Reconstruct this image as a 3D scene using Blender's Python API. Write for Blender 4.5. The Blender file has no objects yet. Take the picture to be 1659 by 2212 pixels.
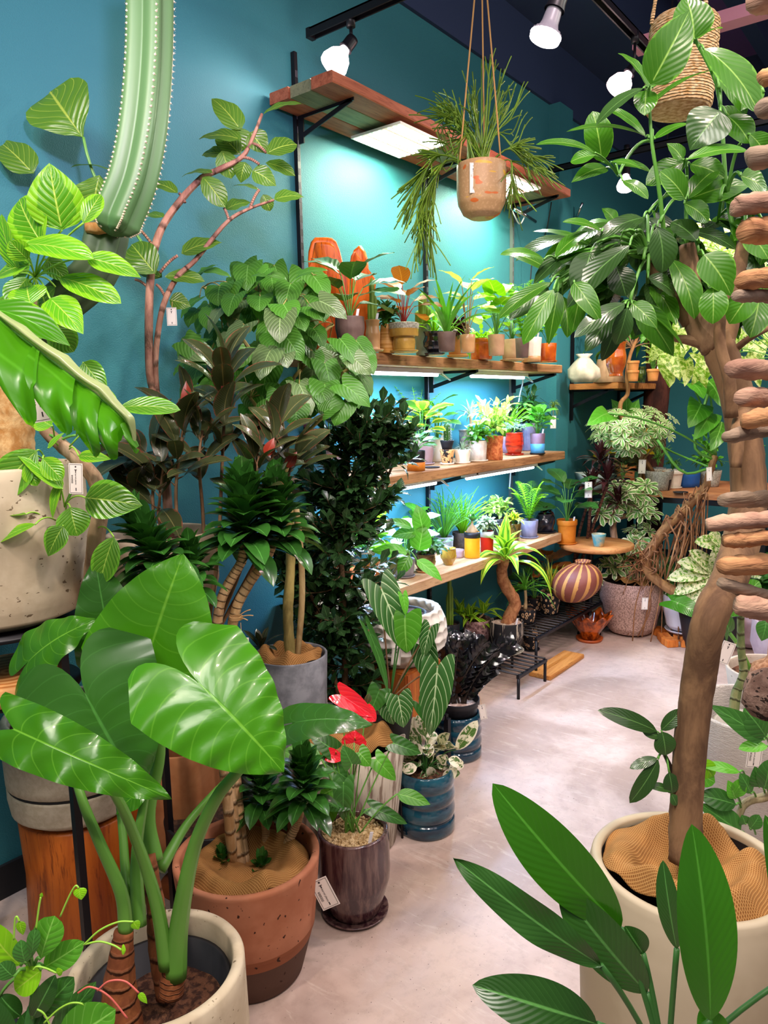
import bpy, math, random
import numpy as np
from mathutils import Vector
C = bpy.context.scene
PI = math.pi
# ------------------------------------------------------------------ camera
F = 1600.0; YAW = math.radians(38.4); PIT = math.radians(8.25); ROL = math.radians(1.15); EYE = 1.4
fw = np.array([math.cos(YAW)*math.cos(PIT), math.sin(YAW)*math.cos(PIT), -math.sin(PIT)])
rt = np.array([math.sin(YAW), -math.cos(YAW), 0.0]); up = np.cross(rt, fw)
_c, _s = math.cos(ROL), math.sin(ROL)
rt, up = rt*_c - up*_s, up*_c + rt*_s
O = np.array([0, 0, EYE])
cd = bpy.data.cameras.new('camera'); cam = bpy.data.objects.new('camera', cd); C.collection.objects.link(cam)
cd.sensor_fit = 'VERTICAL'; cd.sensor_height = 24.0; cd.lens = 24.0*F/2212
cd.clip_start = 0.02; cd.clip_end = 60
from mathutils import Matrix
m = Matrix(((rt[0], up[0], -fw[0], 0), (rt[1], up[1], -fw[1], 0), (rt[2], up[2], -fw[2], EYE), (0, 0, 0, 1)))
cam.matrix_world = m
C.camera = cam
# ------------------------------------------------------------------ world, exposure, general light
C.view_settings.view_transform = 'Standard'; C.view_settings.look = 'None'
C.view_settings.gamma = 1.0; C.view_settings.exposure = 0.12; C.view_settings.use_curve_mapping = False
w = bpy.data.worlds.new('world'); C.world = w; w.use_nodes = True
w.node_tree.nodes['Background'].inputs[0].default_value = (0.80, 0.80, 0.92, 1)
w.node_tree.nodes['Background'].inputs[1].default_value = 0.14

LK = 0.58
def light(name, kind, loc, power, col, size=0.1, target=None, spot=None, blend=0.6):
    l = bpy.data.lights.new(name, kind); l.energy = power*(LK if 'ceiling' in name else 1); l.color = col
    if kind == 'AREA':
        l.shape = 'RECTANGLE'; l.size = size[0]; l.size_y = size[1]
    else:
        l.shadow_soft_size = size
    if kind == 'SPOT':
        l.spot_size = math.radians(spot or 90); l.spot_blend = blend
    o = bpy.data.objects.new(name, l); C.collection.objects.link(o); o.location = loc
    if target is not None:
        d = Vector(target) - Vector(loc); o.rotation_euler = d.to_track_quat('-Z', 'Y').to_euler()
    return o
WARM = (1.0, 0.84, 0.70); PINK = (1.0, 0.76, 0.80); COOL = (0.55, 0.80, 1.0)
# ceiling spot bulbs of the shop behind and above the camera, plus added lamps
light('ceiling_spot_light', 'SPOT', (-0.2, 0.9, 2.9), 130, WARM, 0.07, (0.8, 1.5, 0.7), 100)
light('ceiling_spot_light', 'SPOT', (0.5, -0.2, 2.9), 130, WARM, 0.07, (1.6, 1.1, 0.3), 95)
light('ceiling_spot_light', 'SPOT', (1.2, 0.2, 2.95), 105, PINK, 0.07, (2.9, 1.0, 0.0), 100)
light('ceiling_spot_light', 'SPOT', (2.9, 0.2, 2.95), 120, PINK, 0.07, (3.6, 1.2, 0.0), 110)
light('ceiling_spot_light', 'SPOT', (3.9, 0.3, 2.95), 200, WARM, 0.07, (4.7, 1.4, 1.0), 110)
light('ceiling_spot_light', 'SPOT', (3.5, 1.0, 2.7), 110, (1, .93, .86), 0.07, (4.6, 1.5, .9), 80)  # spot added to brighten the topiary and plants at the back
light('ceiling_spot_light', 'SPOT', (0.5, 0.5, 2.3), 150, (0.95, 0.62, 1.0), 0.05, (1.50, 2.1, 2.2), 52, blend=1.0)
light('ceiling_spot_light', 'SPOT', (-0.2, 0.4, 2.9), 60, (0.62, 0.72, 1.0), 0.07, (0.9, 2.1, 2.2), 80, blend=.9)
light('ceiling_spot_light', 'SPOT', (2.2, -0.9, 3.0), 90, WARM, 0.07, (1.7, 0.3, 1.4), 100)
light('ceiling_spot_light', 'SPOT', (3.6, -0.7, 2.8), 90, (0.95, 1.0, 0.85), 0.08, (2.2, 0.2, 1.7), 100)
light('added_ceiling_fill', 'AREA', (0.6, -0.6, 2.95), 38, (1.0, 0.86, 0.86), (2.5, 1.5), (1.5, 1.2, 0.5))  # soft area fills added overhead for even light
light('added_ceiling_fill', 'AREA', (3.2, -0.6, 2.95), 32, (1.0, 0.90, 0.88), (2.5, 1.5), (3.6, 1.4, 0.6))

light('added_ceiling_fill', 'AREA', (-.45, .55, 2.95), 72, (1.0, .93, .86), (.9, .9), (.9, 1.1, .8))  # area fill added to lay a broad sheen on the leaves
# ------------------------------------------------------------------ pixel <-> place helpers
def ray(px, py): return fw + rt*(px-829.5)/F + up*(1106-py)/F
def PD(px, py, d): return O + ray(px, py)*d
def PZ(px, py, z): r = ray(px, py); return O + r*(z-EYE)/r[2]
def PY(px, py, y): r = ray(px, py); return O + r*y/r[1]
def PX(px, py, x): r = ray(px, py); return O + r*x/r[0]
def proj(p):
    v = np.array(p, float)-O; k = v@fw
    return 829.5+F*(v@rt)/k, 1106-F*(v@up)/k, k
def zat(c, py):                      # height on the vertical line through c that shows at image row py
    lo, hi = -1.0, 4.0
    for _ in range(40):
        mid = (lo+hi)/2
        if proj((c[0], c[1], mid))[1] > py: lo = mid
        else: hi = mid
    return (lo+hi)/2
def unit(v): v = np.array(v, float); return v/(np.linalg.norm(v)+1e-12)
UP = np.array([0, 0, 1.0])
FH = unit([fw[0], fw[1], 0])          # horizontal view direction
TOC = -FH                            # roughly towards the viewer
RH = np.array([rt[0], rt[1], 0])/np.linalg.norm([rt[0], rt[1]])

# ------------------------------------------------------------------ materials
class NT:
    def __init__(s, name):
        s.m = bpy.data.materials.new(name); s.m.use_nodes = True
        s.t = s.m.node_tree; s.n = s.t.nodes; s.l = s.t.links
        s.p = s.n['Principled BSDF']; s.out = s.n['Material Output']
    def new(s, typ, **k):
        nd = s.n.new(typ)
        for a, b in k.items(): setattr(nd, a, b)
        return nd
    def set(s, inp, v):
        if isinstance(v, bpy.types.NodeSocket): s.l.new(v, inp)
        elif isinstance(v, (tuple, list)) and len(v) == 3 and inp.type == 'RGBA': inp.default_value = (*v, 1)
        else: inp.default_value = v
    def math(s, op, a, b=0.0, c=None, clamp=False):
        nd = s.new('ShaderNodeMath', operation=op, use_clamp=clamp)
        s.set(nd.inputs[0], a); s.set(nd.inputs[1], b)
        if c is not None: s.set(nd.inputs[2], c)
        return nd.outputs[0]
    def mix(s, f, a, b, mode='MIX'):
        nd = s.new('ShaderNodeMix', data_type='RGBA', blend_type=mode)
        s.set(nd.inputs[0], f); s.set(nd.inputs[6], a); s.set(nd.inputs[7], b)
        return nd.outputs[2]
    def ss(s, x, a, b):              # smoothstep a..b
        nd = s.new('ShaderNodeMapRange', interpolation_type='SMOOTHSTEP')
        s.set(nd.inputs[0], x); s.set(nd.inputs[1], a); s.set(nd.inputs[2], b)
        return nd.outputs[0]
    def noise(s, vec=None, scale=5, detail=3, rough=.5, dist=0.0):
        nd = s.new('ShaderNodeTexNoise'); s.set(nd.inputs['Scale'], scale); s.set(nd.inputs['Detail'], detail)
        s.set(nd.inputs['Roughness'], rough); s.set(nd.inputs['Distortion'], dist)
        if vec is not None: s.l.new(vec, nd.inputs['Vector'])
        return nd.outputs[0]
    def coord(s, scale=(1, 1, 1), which='Object'):
        tc = s.new('ShaderNodeTexCoord'); mp = s.new('ShaderNodeMapping')
        s.l.new(tc.outputs[which], mp.inputs[0]); mp.inputs['Scale'].default_value = scale
        return mp.outputs[0]
    def bump(s, h, strength=.3, dist=.01):
        nd = s.new('ShaderNodeBump'); nd.inputs['Strength'].default_value = strength; nd.inputs['Distance'].default_value = dist
        s.l.new(h, nd.inputs['Height']); s.l.new(nd.outputs[0], s.p.inputs['Normal']); return nd.outputs[0]
    def base(s, c, rough=.5, spec=.5, metal=0.0, coat=0.0):
        s.set(s.p.inputs['Base Color'], c); s.set(s.p.inputs['Roughness'], rough)
        s.p.inputs['Specular IOR Level'].default_value = spec; s.p.inputs['Metallic'].default_value = metal
        s.p.inputs['Coat Weight'].default_value = coat; s.p.inputs['Coat Roughness'].default_value = .08
def rgb(h):                          # sRGB hex to linear
    h = h.lstrip('#'); v = [int(h[i:i+2], 16)/255 for i in (0, 2, 4)]
    return tuple(x/12.92 if x <= .04045 else ((x+.055)/1.055)**2.4 for x in v)
def mul(c, k): return tuple(min(1, x*k) for x in c)
MC = {}
def plain(name, col, rough=.5, metal=0.0, coat=0.0, spec=.5):
    if name in MC: return MC[name]
    t = NT(name); t.base(rgb(col), rough, spec, metal, coat); MC[name] = t.m; return t.m
def emit(name, col, strength):
    if name in MC: return MC[name]
    t = NT(name); t.base((0.8, 0.8, 0.8), .5); t.set(t.p.inputs['Emission Color'], col); t.p.inputs['Emission Strength'].default_value = strength
    MC[name] = t.m; return t.m

def leafmat(name, col, vein, margin=None, mw=.75, splotch=None, sth=.55, sscale=40, rough=.36, N=7, k=.55, vw=.10, vstr=.6,
            trans=.28, var=.28, coat=0.0, stripe=None, hatch=None, mid=.045):
    if name in MC: return MC[name]
    t = NT(name); c1 = rgb(col); c1 = (c1[0]+.13*c1[1], c1[1]*1.02, c1[2]*.85)
    uv = t.new('ShaderNodeUVMap'); sp = t.new('ShaderNodeSeparateXYZ'); t.l.new(uv.outputs[0], sp.inputs[0])
    u, v = sp.outputs[0], sp.outputs[1]
    av = t.math('ABSOLUTE', t.math('MULTIPLY', t.math('SUBTRACT', v, .5), 2.0))
    at = t.new('ShaderNodeAttribute', attribute_name='rnd'); r = at.outputs['Fac']
    oc = t.coord()
    n = t.noise(oc, 14, 3)
    colr = t.mix(t.math('ADD', t.math('MULTIPLY', r, .75), t.math('MULTIPLY', n, .3)), mul(c1, 1-var), mul(c1, 1+var*1.4))
    if splotch:
        sn = t.noise(oc, sscale, 4, .65, .4)
        colr = t.mix(t.ss(sn, sth-.03, sth+.03), colr, rgb(splotch))
    if stripe:                       # lengthwise pale stripes
        sw = t.math('SINE', t.math('MULTIPLY', av, stripe[1]))
        colr = t.mix(t.ss(sw, .1, .5), colr, rgb(stripe[0]))
    if margin:
        mn = t.math('ADD', av, t.math('MULTIPLY', t.math('SUBTRACT', t.noise(oc, 60, 3), .5), .5))
        colr = t.mix(t.ss(mn, mw-.05, mw+.05), colr, rgb(margin))
    x = t.math('SUBTRACT', t.math('MULTIPLY', u, N), t.math('MULTIPLY', av, k*N*.5))
    fr = t.math('ABSOLUTE', t.math('SUBTRACT', t.math('FRACT', x), .5))
    side = t.math('SUBTRACT', 1.0, t.ss(fr, 0.0, vw))
    midm = t.math('SUBTRACT', 1.0, t.ss(av, mid*.4, mid*1.4))
    vm = t.math('MAXIMUM', t.math('MULTIPLY', side, vstr), midm)
    colr = t.mix(t.math('MULTIPLY', vm, .85), colr, rgb(vein))
    t.base(colr, rough, .5, 0, coat)
    h = t.math('SUBTRACT', t.math('ADD', t.ss(fr, 0, .5), t.math('MULTIPLY', n, .3)), t.math('MULTIPLY', midm, .8))
    nb = t.bump(h, .04+.36*vstr, .003)
    tr = t.new('ShaderNodeBsdfTranslucent'); t.l.new(t.mix(1.0, colr, (1.0, 1.0, .55), 'MULTIPLY'), tr.inputs[0])
    mx = t.new('ShaderNodeMixShader'); mx.inputs[0].default_value = trans
    t.l.new(t.p.outputs[0], mx.inputs[1]); t.l.new(tr.outputs[0], mx.inputs[2]); t.l.new(mx.outputs[0], t.out.inputs[0])
    MC[name] = t.m; return t.m

def barkmat(name, a, b, scale=18, rings=0, rough=.75, stretch=(1, 1, .35)):
    if name in MC: return MC[name]
    t = NT(name); oc = t.coord(stretch)
    n = t.noise(oc, scale, 5, .65, .5)
    colr = t.mix(t.ss(n, .35, .65), rgb(a), rgb(b)); h = n
    if rings:
        uv = t.new('ShaderNodeUVMap'); sp = t.new('ShaderNodeSeparateXYZ'); t.l.new(uv.outputs[0], sp.inputs[0])
        q = t.math('ADD', t.math('MULTIPLY', sp.outputs[0], rings), t.math('MULTIPLY', n, .6))
        f = t.math('ABSOLUTE', t.math('SUBTRACT', t.math('FRACT', q), .5))
        m_ = t.ss(f, .0, .16)
        colr = t.mix(m_, mul(rgb(a), .35), colr); h = t.math('ADD', m_, t.math('MULTIPLY', n, .5))
    t.base(colr, rough, .3); t.bump(h, .7, .006); MC[name] = t.m; return t.m

def potmat(name, a, b=None, scale=12, stretch=(1, 1, 1), rough=.6, coat=0.0, thr=(.35, .65), pits=None, bump=.15, bd=.004, detail=4, spec=.4):
    if name in MC: return MC[name]
    t = NT(name); oc = t.coord(stretch); n = t.noise(oc, scale, detail, .6, .2)
    colr = t.mix(t.ss(n, *thr), rgb(a), rgb(b or a)); h = n
    if pits:
        pn = t.noise(t.coord((1, 1, 1.6)), pits[0], 2, .5, .3)
        pm = t.ss(pn, pits[1], pits[1]+.04); colr = t.mix(pm, colr, rgb(pits[2])); h = t.math('SUBTRACT', n, t.math('MULTIPLY', pm, 2.0))
    t.base(colr, rough, spec, 0, coat); t.bump(h, bump, bd); MC[name] = t.m; return t.m

# ------------------------------------------------------------------ mesh accumulation
class G:
    def __init__(s): s.V = []; s.Q = []; s.U = []; s.R = []; s.n = 0
    def grid(s, P, UV=None, rnd=0.5):
        nu, nv = P.shape[:2]
        if UV is None:
            a = np.linspace(0, 1, nu); b = np.linspace(0, 1, nv)
            UV = np.stack(np.meshgrid(a, b, indexing='ij'), -1)
        i = np.arange(nu*nv).reshape(nu, nv)+s.n
        q = np.stack([i[:-1, :-1], i[1:, :-1], i[1:, 1:], i[:-1, 1:]], -1).reshape(-1, 4)
        s.V.append(P.reshape(-1, 3)); s.Q.append(q); s.U.append(UV.reshape(-1, 2)); s.R.append(np.full(nu*nv, rnd)); s.n += nu*nv
    def tube(s, pts, r, nv=8, cap=True, rnd=.5, lump=0.0, vlen=None):
        pts = np.array(pts, float); n = len(pts)
        r = np.full(n, r) if np.isscalar(r) else np.array(r, float)
        t = np.gradient(pts, axis=0); t /= np.linalg.norm(t, axis=1)[:, None]+1e-12
        a = np.array([0, 0, 1.0]) if abs(t[0][2]) < .9 else np.array([1.0, 0, 0])
        X = []; x = unit(np.cross(a, t[0]))
        for k in range(n):
            x = x - t[k]*(x@t[k]); x = unit(x); X.append(x)
        X = np.array(X); Y = np.cross(t, X)
        th = np.linspace(0, 2*PI, nv+1)
        rr = r[:, None]*np.ones((n, nv+1))
        if lump:
            rg = np.random.RandomState(int(abs(pts[0].sum()*1000)) % 9999)
            L = 1+lump*(rg.rand(n, nv)*2-1); rr = rr*np.concatenate([L, L[:, :1]], 1)
        P = pts[:, None]+X[:, None]*(np.cos(th)[None, :, None]*rr[..., None])+Y[:, None]*(np.sin(th)[None, :, None]*rr[..., None])
        if cap:
            P = np.concatenate([np.repeat(pts[:1, None], nv+1, 1), P, np.repeat(pts[-1:, None], nv+1, 1)], 0)
        s.grid(P, None, rnd)
    def lathe(s, prof, c=(0, 0, 0), ns=48, mod=None, ax=None):
        prof = np.array(prof, float); th = np.linspace(0, 2*PI, ns+1)
        R = prof[:, 0][:, None]*np.ones(ns+1); Z = prof[:, 1][:, None]*np.ones(ns+1)
        if mod is not None: R, Z = mod(R, Z, th[None, :]*np.ones((len(prof), 1)))
        P = np.stack([R*np.cos(th), R*np.sin(th), Z], -1)
        P = P[:, ::-1]
        if ax is not None: P = P@np.array(ax)
        s.grid(P+np.array(c))
    def box(s, a, b, ax=None, c=None):
        a = np.array(a, float); b = np.array(b, float)
        f = []
        for d in range(3):
            for e in (0, 1):
                o = [i for i in range(3) if i != d]
                P = np.zeros((2, 2, 3)); P[..., d] = (a, b)[e][d]
                P[0, :, o[0]] = a[o[0]]; P[1, :, o[0]] = b[o[0]]; P[:, 0, o[1]] = a[o[1]]; P[:, 1, o[1]] = b[o[1]]
                flip = (e == 0) ^ (d == 1)
                if flip: P = P[::-1]
                f.append(P)
        for P in f:
            if ax is not None: P = P@np.array(ax)
            if c is not None: P = P+np.array(c)
            s.grid(P)
    def bar(s, p, q, w, h=None, upv=UP):
        p = np.array(p, float); q = np.array(q, float); h = h or w
        d = unit(q-p); x = unit(np.cross(upv, d)) if abs(d@upv) < .95 else unit(np.cross(d, [1, 0, 0]))
        L = np.linalg.norm(q-p)
        s.box((0, -w/2, -h/2), (L, w/2, h/2), ax=np.array([d, x, np.cross(d, x)]), c=p)
    def build(s, name, mat, parent=None, smooth=True, bevel=0.0, solid=0.0, loc=None):
        me = bpy.data.meshes.new(name)
        V = np.concatenate(s.V); Q = np.concatenate(s.Q); U = np.concatenate(s.U); R = np.concatenate(s.R)
        off = np.array(parent['_loc']) if parent is not None else (np.array(loc) if loc is not None else np.zeros(3))
        V = V-off
        me.vertices.add(len(V)); me.vertices.foreach_set('co', V.astype(np.float32).ravel())
        me.loops.add(len(Q)*4); me.loops.foreach_set('vertex_index', Q.astype(np.int32).ravel())
        me.polygons.add(len(Q)); me.polygons.foreach_set('loop_start', np.arange(0, len(Q)*4, 4, dtype=np.int32))
        me.polygons.foreach_set('loop_total', np.full(len(Q), 4, dtype=np.int32))
        me.polygons.foreach_set('use_smooth', np.full(len(Q), smooth))
        uvl = me.uv_layers.new(name='UVMap'); uvl.data.foreach_set('uv', U[Q.ravel()].astype(np.float32).ravel())
        at = me.attributes.new('rnd', 'FLOAT', 'POINT'); at.data.foreach_set('value', R.astype(np.float32))
        me.materials.append(mat); me.update(); me.validate()
        o = bpy.data.objects.new(name, me); C.collection.objects.link(o)
        if parent is not None: o.parent = parent; 
        elif loc is not None: o.location = loc
        o['_loc'] = [float(x) for x in (off)]
        if bevel:
            import bmesh
            bm = bmesh.new(); bm.from_mesh(me); bmesh.ops.remove_doubles(bm, verts=bm.verts, dist=1e-5)
            bmesh.ops.bevel(bm, geom=bm.edges[:], offset=bevel, segments=2, affect='EDGES', clamp_overlap=True)
            bm.to_mesh(me); bm.free()
        if solid:
            md = o.modifiers.new('thickness', 'SOLIDIFY'); md.thickness = solid; md.offset = 0
        return o
def thing(name, label, cat, loc, group=None):
    o = bpy.data.objects.new(name, None); C.collection.objects.link(o); o.empty_display_size = .05
    o.location = tuple(float(x) for x in loc); o['_loc'] = [float(x) for x in loc]
    o['label'] = label; o['category'] = cat
    if group: o['group'] = group
    return o
def tag(o, label, cat, group=None):
    o['label'] = label; o['category'] = cat
    if group: o['group'] = group
    return o
def struct(o): o['kind'] = 'structure'; return o

def bez(p, q, bow=(0, 0, 0), n=10):
    p = np.array(p, float); q = np.array(q, float); b = np.array(bow, float)
    t = np.linspace(0, 1, n)[:, None]
    return p*(1-t)+q*t+b*4*t*(1-t)
def smooth(pts, n=40):               # Catmull-Rom through the points
    P = np.array(pts, float); P = np.vstack([2*P[0]-P[1], P, 2*P[-1]-P[-2]]); out = []
    seg = len(P)-3
    for t in np.linspace(0, seg-1e-6, n):
        i = int(t); f = t-i; a, b, c, d = P[i:i+4]
        out.append(.5*((2*b)+(-a+c)*f+(2*a-5*b+4*c-d)*f*f+(-a+3*b-3*c+d)*f**3))
    return np.array(out)

# ------------------------------------------------------------------ leaves
def wshape(kind, u):
    u = np.clip(u, 0, 1)
    def bump(a, b):                  # u^a (1-u)^b normalised
        pk = a/(a+b); return u**a*(1-u)**b/(pk**a*(1-pk)**b)
    if kind == 'ell': return bump(.72, .72)
    if kind == 'ova': return bump(.55, 1.0)
    if kind == 'obo': return bump(1.1, .55)
    if kind == 'rnd': return bump(.5, .5)
    if kind == 'lan': return bump(.75, 1.25)
    if kind == 'lon': return bump(.8, .75)*.999
    if kind == 'str': return np.minimum(1, (u*9)**.5)*np.minimum(1, ((1-u)*2.2)**.75)
    if kind == 'spa': return np.minimum(1, .45+u*1.6)*np.minimum(1, ((1-u)*1.7)**.8)
    if kind == 'hea': return np.clip(.80+.6*u-1.40*u**1.9, 0, None)**.9
    if kind == 'arr': return np.minimum(1, .60+2.6*u)*np.clip(1-u**1.9, 0, None)**.92
    return bump(.7, .7)
LOBE = {'hea': .20, 'arr': .46}
def leaf(g, B, T, N, Wd, kind='ell', arch=.1, fold=.12, wave=0.0, wn=3.0, nu=9, nv=4, rnd=None, ph=0.0, twist=0.0, cup=0.0, slits=None, quilt=0.0):
    B = np.array(B, float); T = np.array(T, float); L = np.linalg.norm(T-B)
    if L < 1e-6: return
    d = (T-B)/L; N = np.array(N, float); N = N-d*(N@d)
    if np.linalg.norm(N) < 1e-3: N = np.cross(d, RH)
    N = unit(N); S = np.cross(N, d)
    if twist: N, S = N*math.cos(twist)+S*math.sin(twist), S*math.cos(twist)-N*math.sin(twist)
    if rnd is None: rnd = random.random()
    lobe = LOBE.get(kind, 0)
    def surf(u, v, uu=None):
        w = wshape(kind, u)*Wd/2
        av = np.abs(v)
        x = u.copy()
        if lobe: x = x - lobe*np.sin(np.minimum(av, 1)*PI*.62)*(1-u)**2.2
        if kind == 'arr': v = np.sign(v)*av**(1+.6*(1-u)**4)
        off = arch*L*4*x*(1-x) + quilt*Wd*np.abs(np.sin(PI*np.clip(u*9-av*2.0, 0, 9)))*np.sin(PI*np.minimum(av, 1))**.6 + fold*w*av - cup*w*av**2 + wave*Wd*np.sin(wn*2*PI*u+ph+(v > 0)*1.3)*av**1.5
        return B+d*(L*x)[..., None]+N*off[..., None]+S*(w*v)[..., None]
    if slits is None:
        u = np.linspace(0, 1, nu)[:, None]*np.ones(nv+1); v = np.linspace(-1, 1, nv+1)[None, :]*np.ones((nu, 1))
        g.grid(surf(u, v), np.stack([u, v*.5+.5], -1), rnd)
    else:                            # monstera: each side split into finger lobes
        n, depth, gap = slits
        for sd in (-1, 1):
            for i in range(n):
                k = 5; m_ = 7
                a = np.linspace(0, 1, k)[:, None]*np.ones(m_); vv = np.linspace(0, 1, m_)[None, :]*np.ones((k, 1))
                sh = np.clip((vv-depth)/(1-depth), 0, 1)**.6
                last = (i == n-1)
                aa = .5+(a-.5)*(1-gap*sh*(1+.6*np.clip((vv-.8)/.2, 0, 1)))
                u = (i+aa)/n
                if last: u = (i+a)/n
                u2 = np.clip(u+.10*vv*(1-u), 0, 1)
                P = surf(u2, vv*sd)
                if sd < 0: P = P[::-1]; 
                g.grid(P, np.stack([u2, vv*sd*.5+.5], -1) if sd > 0 else np.stack([u2, vv*sd*.5+.5], -1)[::-1], rnd)
def onb(t):
    t = unit(t); a = UP if abs(t[2]) < .9 else np.array([1.0, 0, 0]); x = unit(np.cross(a, t)); return x, np.cross(t, x)
def rosette(g, c, n, L, Wd, rng, elev=(10, 80), droop=.25, kind='lan', axis=UP, fold=.25, wave=0.0, nu=8, nv=4, spread=0.0, lvar=.25):
    x, y = onb(axis); ax = unit(axis)
    for i in range(n):
        az = i*2.39996+rng.uniform(-.25, .25); f = (i+.5)/n
        e = math.radians(elev[0]+(elev[1]-elev[0])*f+rng.uniform(-7, 7))
        rad = x*math.cos(az)+y*math.sin(az)
        dr = rad*math.cos(e)+ax*math.sin(e); l = L*(1-lvar*f)*rng.uniform(.85, 1.1)
        b = np.array(c)+ax*spread*f+rad*.004
        dd = droop*math.cos(e)
        T = b+dr*l-UP*l*dd
        leaf(g, b, T, UP*math.cos(e)-rad*math.sin(e)*.9+ax*.1, Wd*rng.uniform(.85, 1.1), kind, arch=dd*.42+.02, fold=fold, wave=wave, nu=nu, nv=nv, rnd=rng.random(), wn=rng.uniform(2, 4), ph=rng.uniform(0, 6))
def twig(g, gs, path, r0, r1, n, L, Wd, rng, kind='ell', t0=.15, ang=(35, 75), pet=.02, droop=.2, fold=.15, wave=0.0, nu=7, nv=4, arch=.05, opp=False, face=0.0, sv=6, tipw=.35):
    path = np.array(path); m_ = len(path)
    if gs is not None: gs.tube(path, np.linspace(r0, r1, m_), sv)
    az = rng.uniform(0, 6)
    for i in range(n):
        f = t0+(1-t0)*(i+.5)/n; k = f*(m_-1); j = min(int(k), m_-2); p = path[j]*(1-(k-j))+path[j+1]*(k-j); t = unit(path[j+1]-path[j])
        x, y = onb(t); az += 2.39996+rng.uniform(-.3, .3)
        rad = x*math.cos(az)+y*math.sin(az)
        a = math.radians(rng.uniform(*ang)*(1-tipw*f))
        dr = t*math.cos(a)+rad*math.sin(a); b = p+dr*pet
        if pet > .004 and gs is not None: gs.tube([p, b], [max(r1, .0012), .001], 4, cap=False)
        l = L*rng.uniform(.75, 1.12); T = b+dr*l-UP*l*droop*(1-abs(dr[2]))
        nn = UP*.8+t*.4-rad*.1+TOC*face
        leaf(g, b, T, nn, Wd*rng.uniform(.85, 1.1)*l/L, kind, arch=arch+droop*.25, fold=fold, wave=wave, nu=nu, nv=nv, rnd=rng.random(), ph=rng.uniform(0, 6))
def bush(g, gs, base, c, rad, nb, nl, L, Wd, rng, kind='ell', r0=.006, **kw):
    base = np.array(base, float); c = np.array(c, float); rad = np.array(rad)
    for i in range(nb):
        while True:
            q = np.array([rng.uniform(-1, 1) for _ in range(3)])
            if q@q < 1 and q@q > .15: break
        tip = c+q*rad
        st = base+(c-base)*rng.uniform(.15, .6)
        bow = (np.array([q[0]*rad[0], q[1]*rad[1], 0])*-.12+UP*.03*rng.random())
        twig(g, gs, bez(st, tip, bow, 7), r0*.6, r0*.25, nl, L, Wd, rng, kind, **kw)
def hl(g, b, t, wpx, d, dt=0.0, face=.7, side=0.0, kind='ell', arch=.06, fold=.1, wave=0.0, nu=14, nv=6, wn=2.5, ph=0.0, rnd=None, twist=0.0, cup=0.0, slits=None, quilt=0.0):
    """a leaf laid from the place seen at b to the place seen at t, its widest part about wpx wide at depth d"""
    B = PD(b[0], b[1], d); T = PD(t[0], t[1], d+dt)
    N = -fw*face+UP*(1-abs(face))+rt*side
    leaf(g, B, T, N, wpx*d/F, kind, arch, fold, wave, wn, nu, nv, rnd, ph, twist, cup, slits, quilt)
    return B, T
# ------------------------------------------------------------------ the room
W = 2.12; XB = 6.5; ZT = 3.15
def wallmat():
    t = NT('teal_wallpaper'); oc = t.coord()
    n = t.noise(oc, 260, 2, .6); big = t.noise(oc, 1.4, 2)
    t.base(t.mix(big, rgb('#2a6f78'), rgb('#367b84')), .62, .35); t.bump(n, .5, .003); return t.m
def floormat():
    t = NT('troweled_concrete'); oc = t.coord()
    big = t.noise(oc, 1.6, 5, .6, .6); sm = t.noise(oc, 26, 5, .7); st = t.noise(t.coord((9, 2, 1)), 3.0, 4, .7, 1.2)
    c = t.mix(t.ss(big, .38, .62), rgb('#a48c80'), rgb('#c8b1a6')); c = t.mix(t.math('MULTIPLY', t.ss(st, .52, .72), .35), c, rgb('#d8c9be'))
    c = t.mix(t.math('MULTIPLY', t.ss(sm, .45, .7), .25), c, rgb('#8b776b'))
    sp = t.noise(oc, 160, 1); c = t.mix(t.ss(sp, .74, .77), c, rgb('#5b4c44'))
    t.base(c, .42, .45); t.set(t.p.inputs['Roughness'], t.math('ADD', .30, t.math('MULTIPLY', big, .28))); t.bump(sm, .12, .003); return t.m
def woodmat(name, a, b, dark, axis=0, scale=6, rough=.65, ring=0.0):
    if name in MC: return MC[name]
    t = NT(name); sc = [1.0, 1.0, 1.0]; sc = [9, 9, 9]; sc[axis] = .8
    oc = t.coord(tuple(sc)); n = t.noise(oc, scale*.55, 6, .62, 1.0); f = t.noise(oc, scale*3, 4, .7)
    big = t.noise(t.coord(), 2.5, 3)
    c = t.mix(t.ss(n, .3, .66), rgb(a), rgb(b)); c = t.mix(t.math('MULTIPLY', t.ss(f, .54, .68), .7), c, rgb(dark)); c = t.mix(t.math('MULTIPLY', t.ss(big, .5, .75), .35), c, rgb(dark))
    t.base(c, rough, .3); t.bump(t.math('SUBTRACT', n, f), .35, .004); MC[name] = t.m; return t.m
TEAL = wallmat(); CONC = floormat()
NAVY = plain('ceiling_navy', '#2a3a5c', .75); DARKC = plain('ceiling_dark_violet', '#6e5696', .8)
BLK = plain('black_steel', '#15141a', .42, .3); BLKM = plain('black_matt', '#141317', .7); WHITE = plain('white_plastic', '#e9e6ee', .35)
g = G(); g.box((-2.6, -2.6, -.1), (XB+.3, W+.2, 0)); struct(g.build('floor', CONC, smooth=False))
g = G(); g.box((-2.6, W, 0), (XB+.3, W+.2, ZT)); struct(g.build('wall_left', TEAL, smooth=False))
g = G(); g.box((XB, -2.6, 0), (XB+.2, W, ZT)); struct(g.build('wall_back', TEAL, smooth=False))
g = G(); g.box((-2.6, W-.02, ZT), (XB+.3, W+.2, 3.95)); g.box((XB-.02, -2.6, ZT), (XB+.3, W, 3.95)); struct(g.build('trim_1', NAVY, smooth=False))
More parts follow.
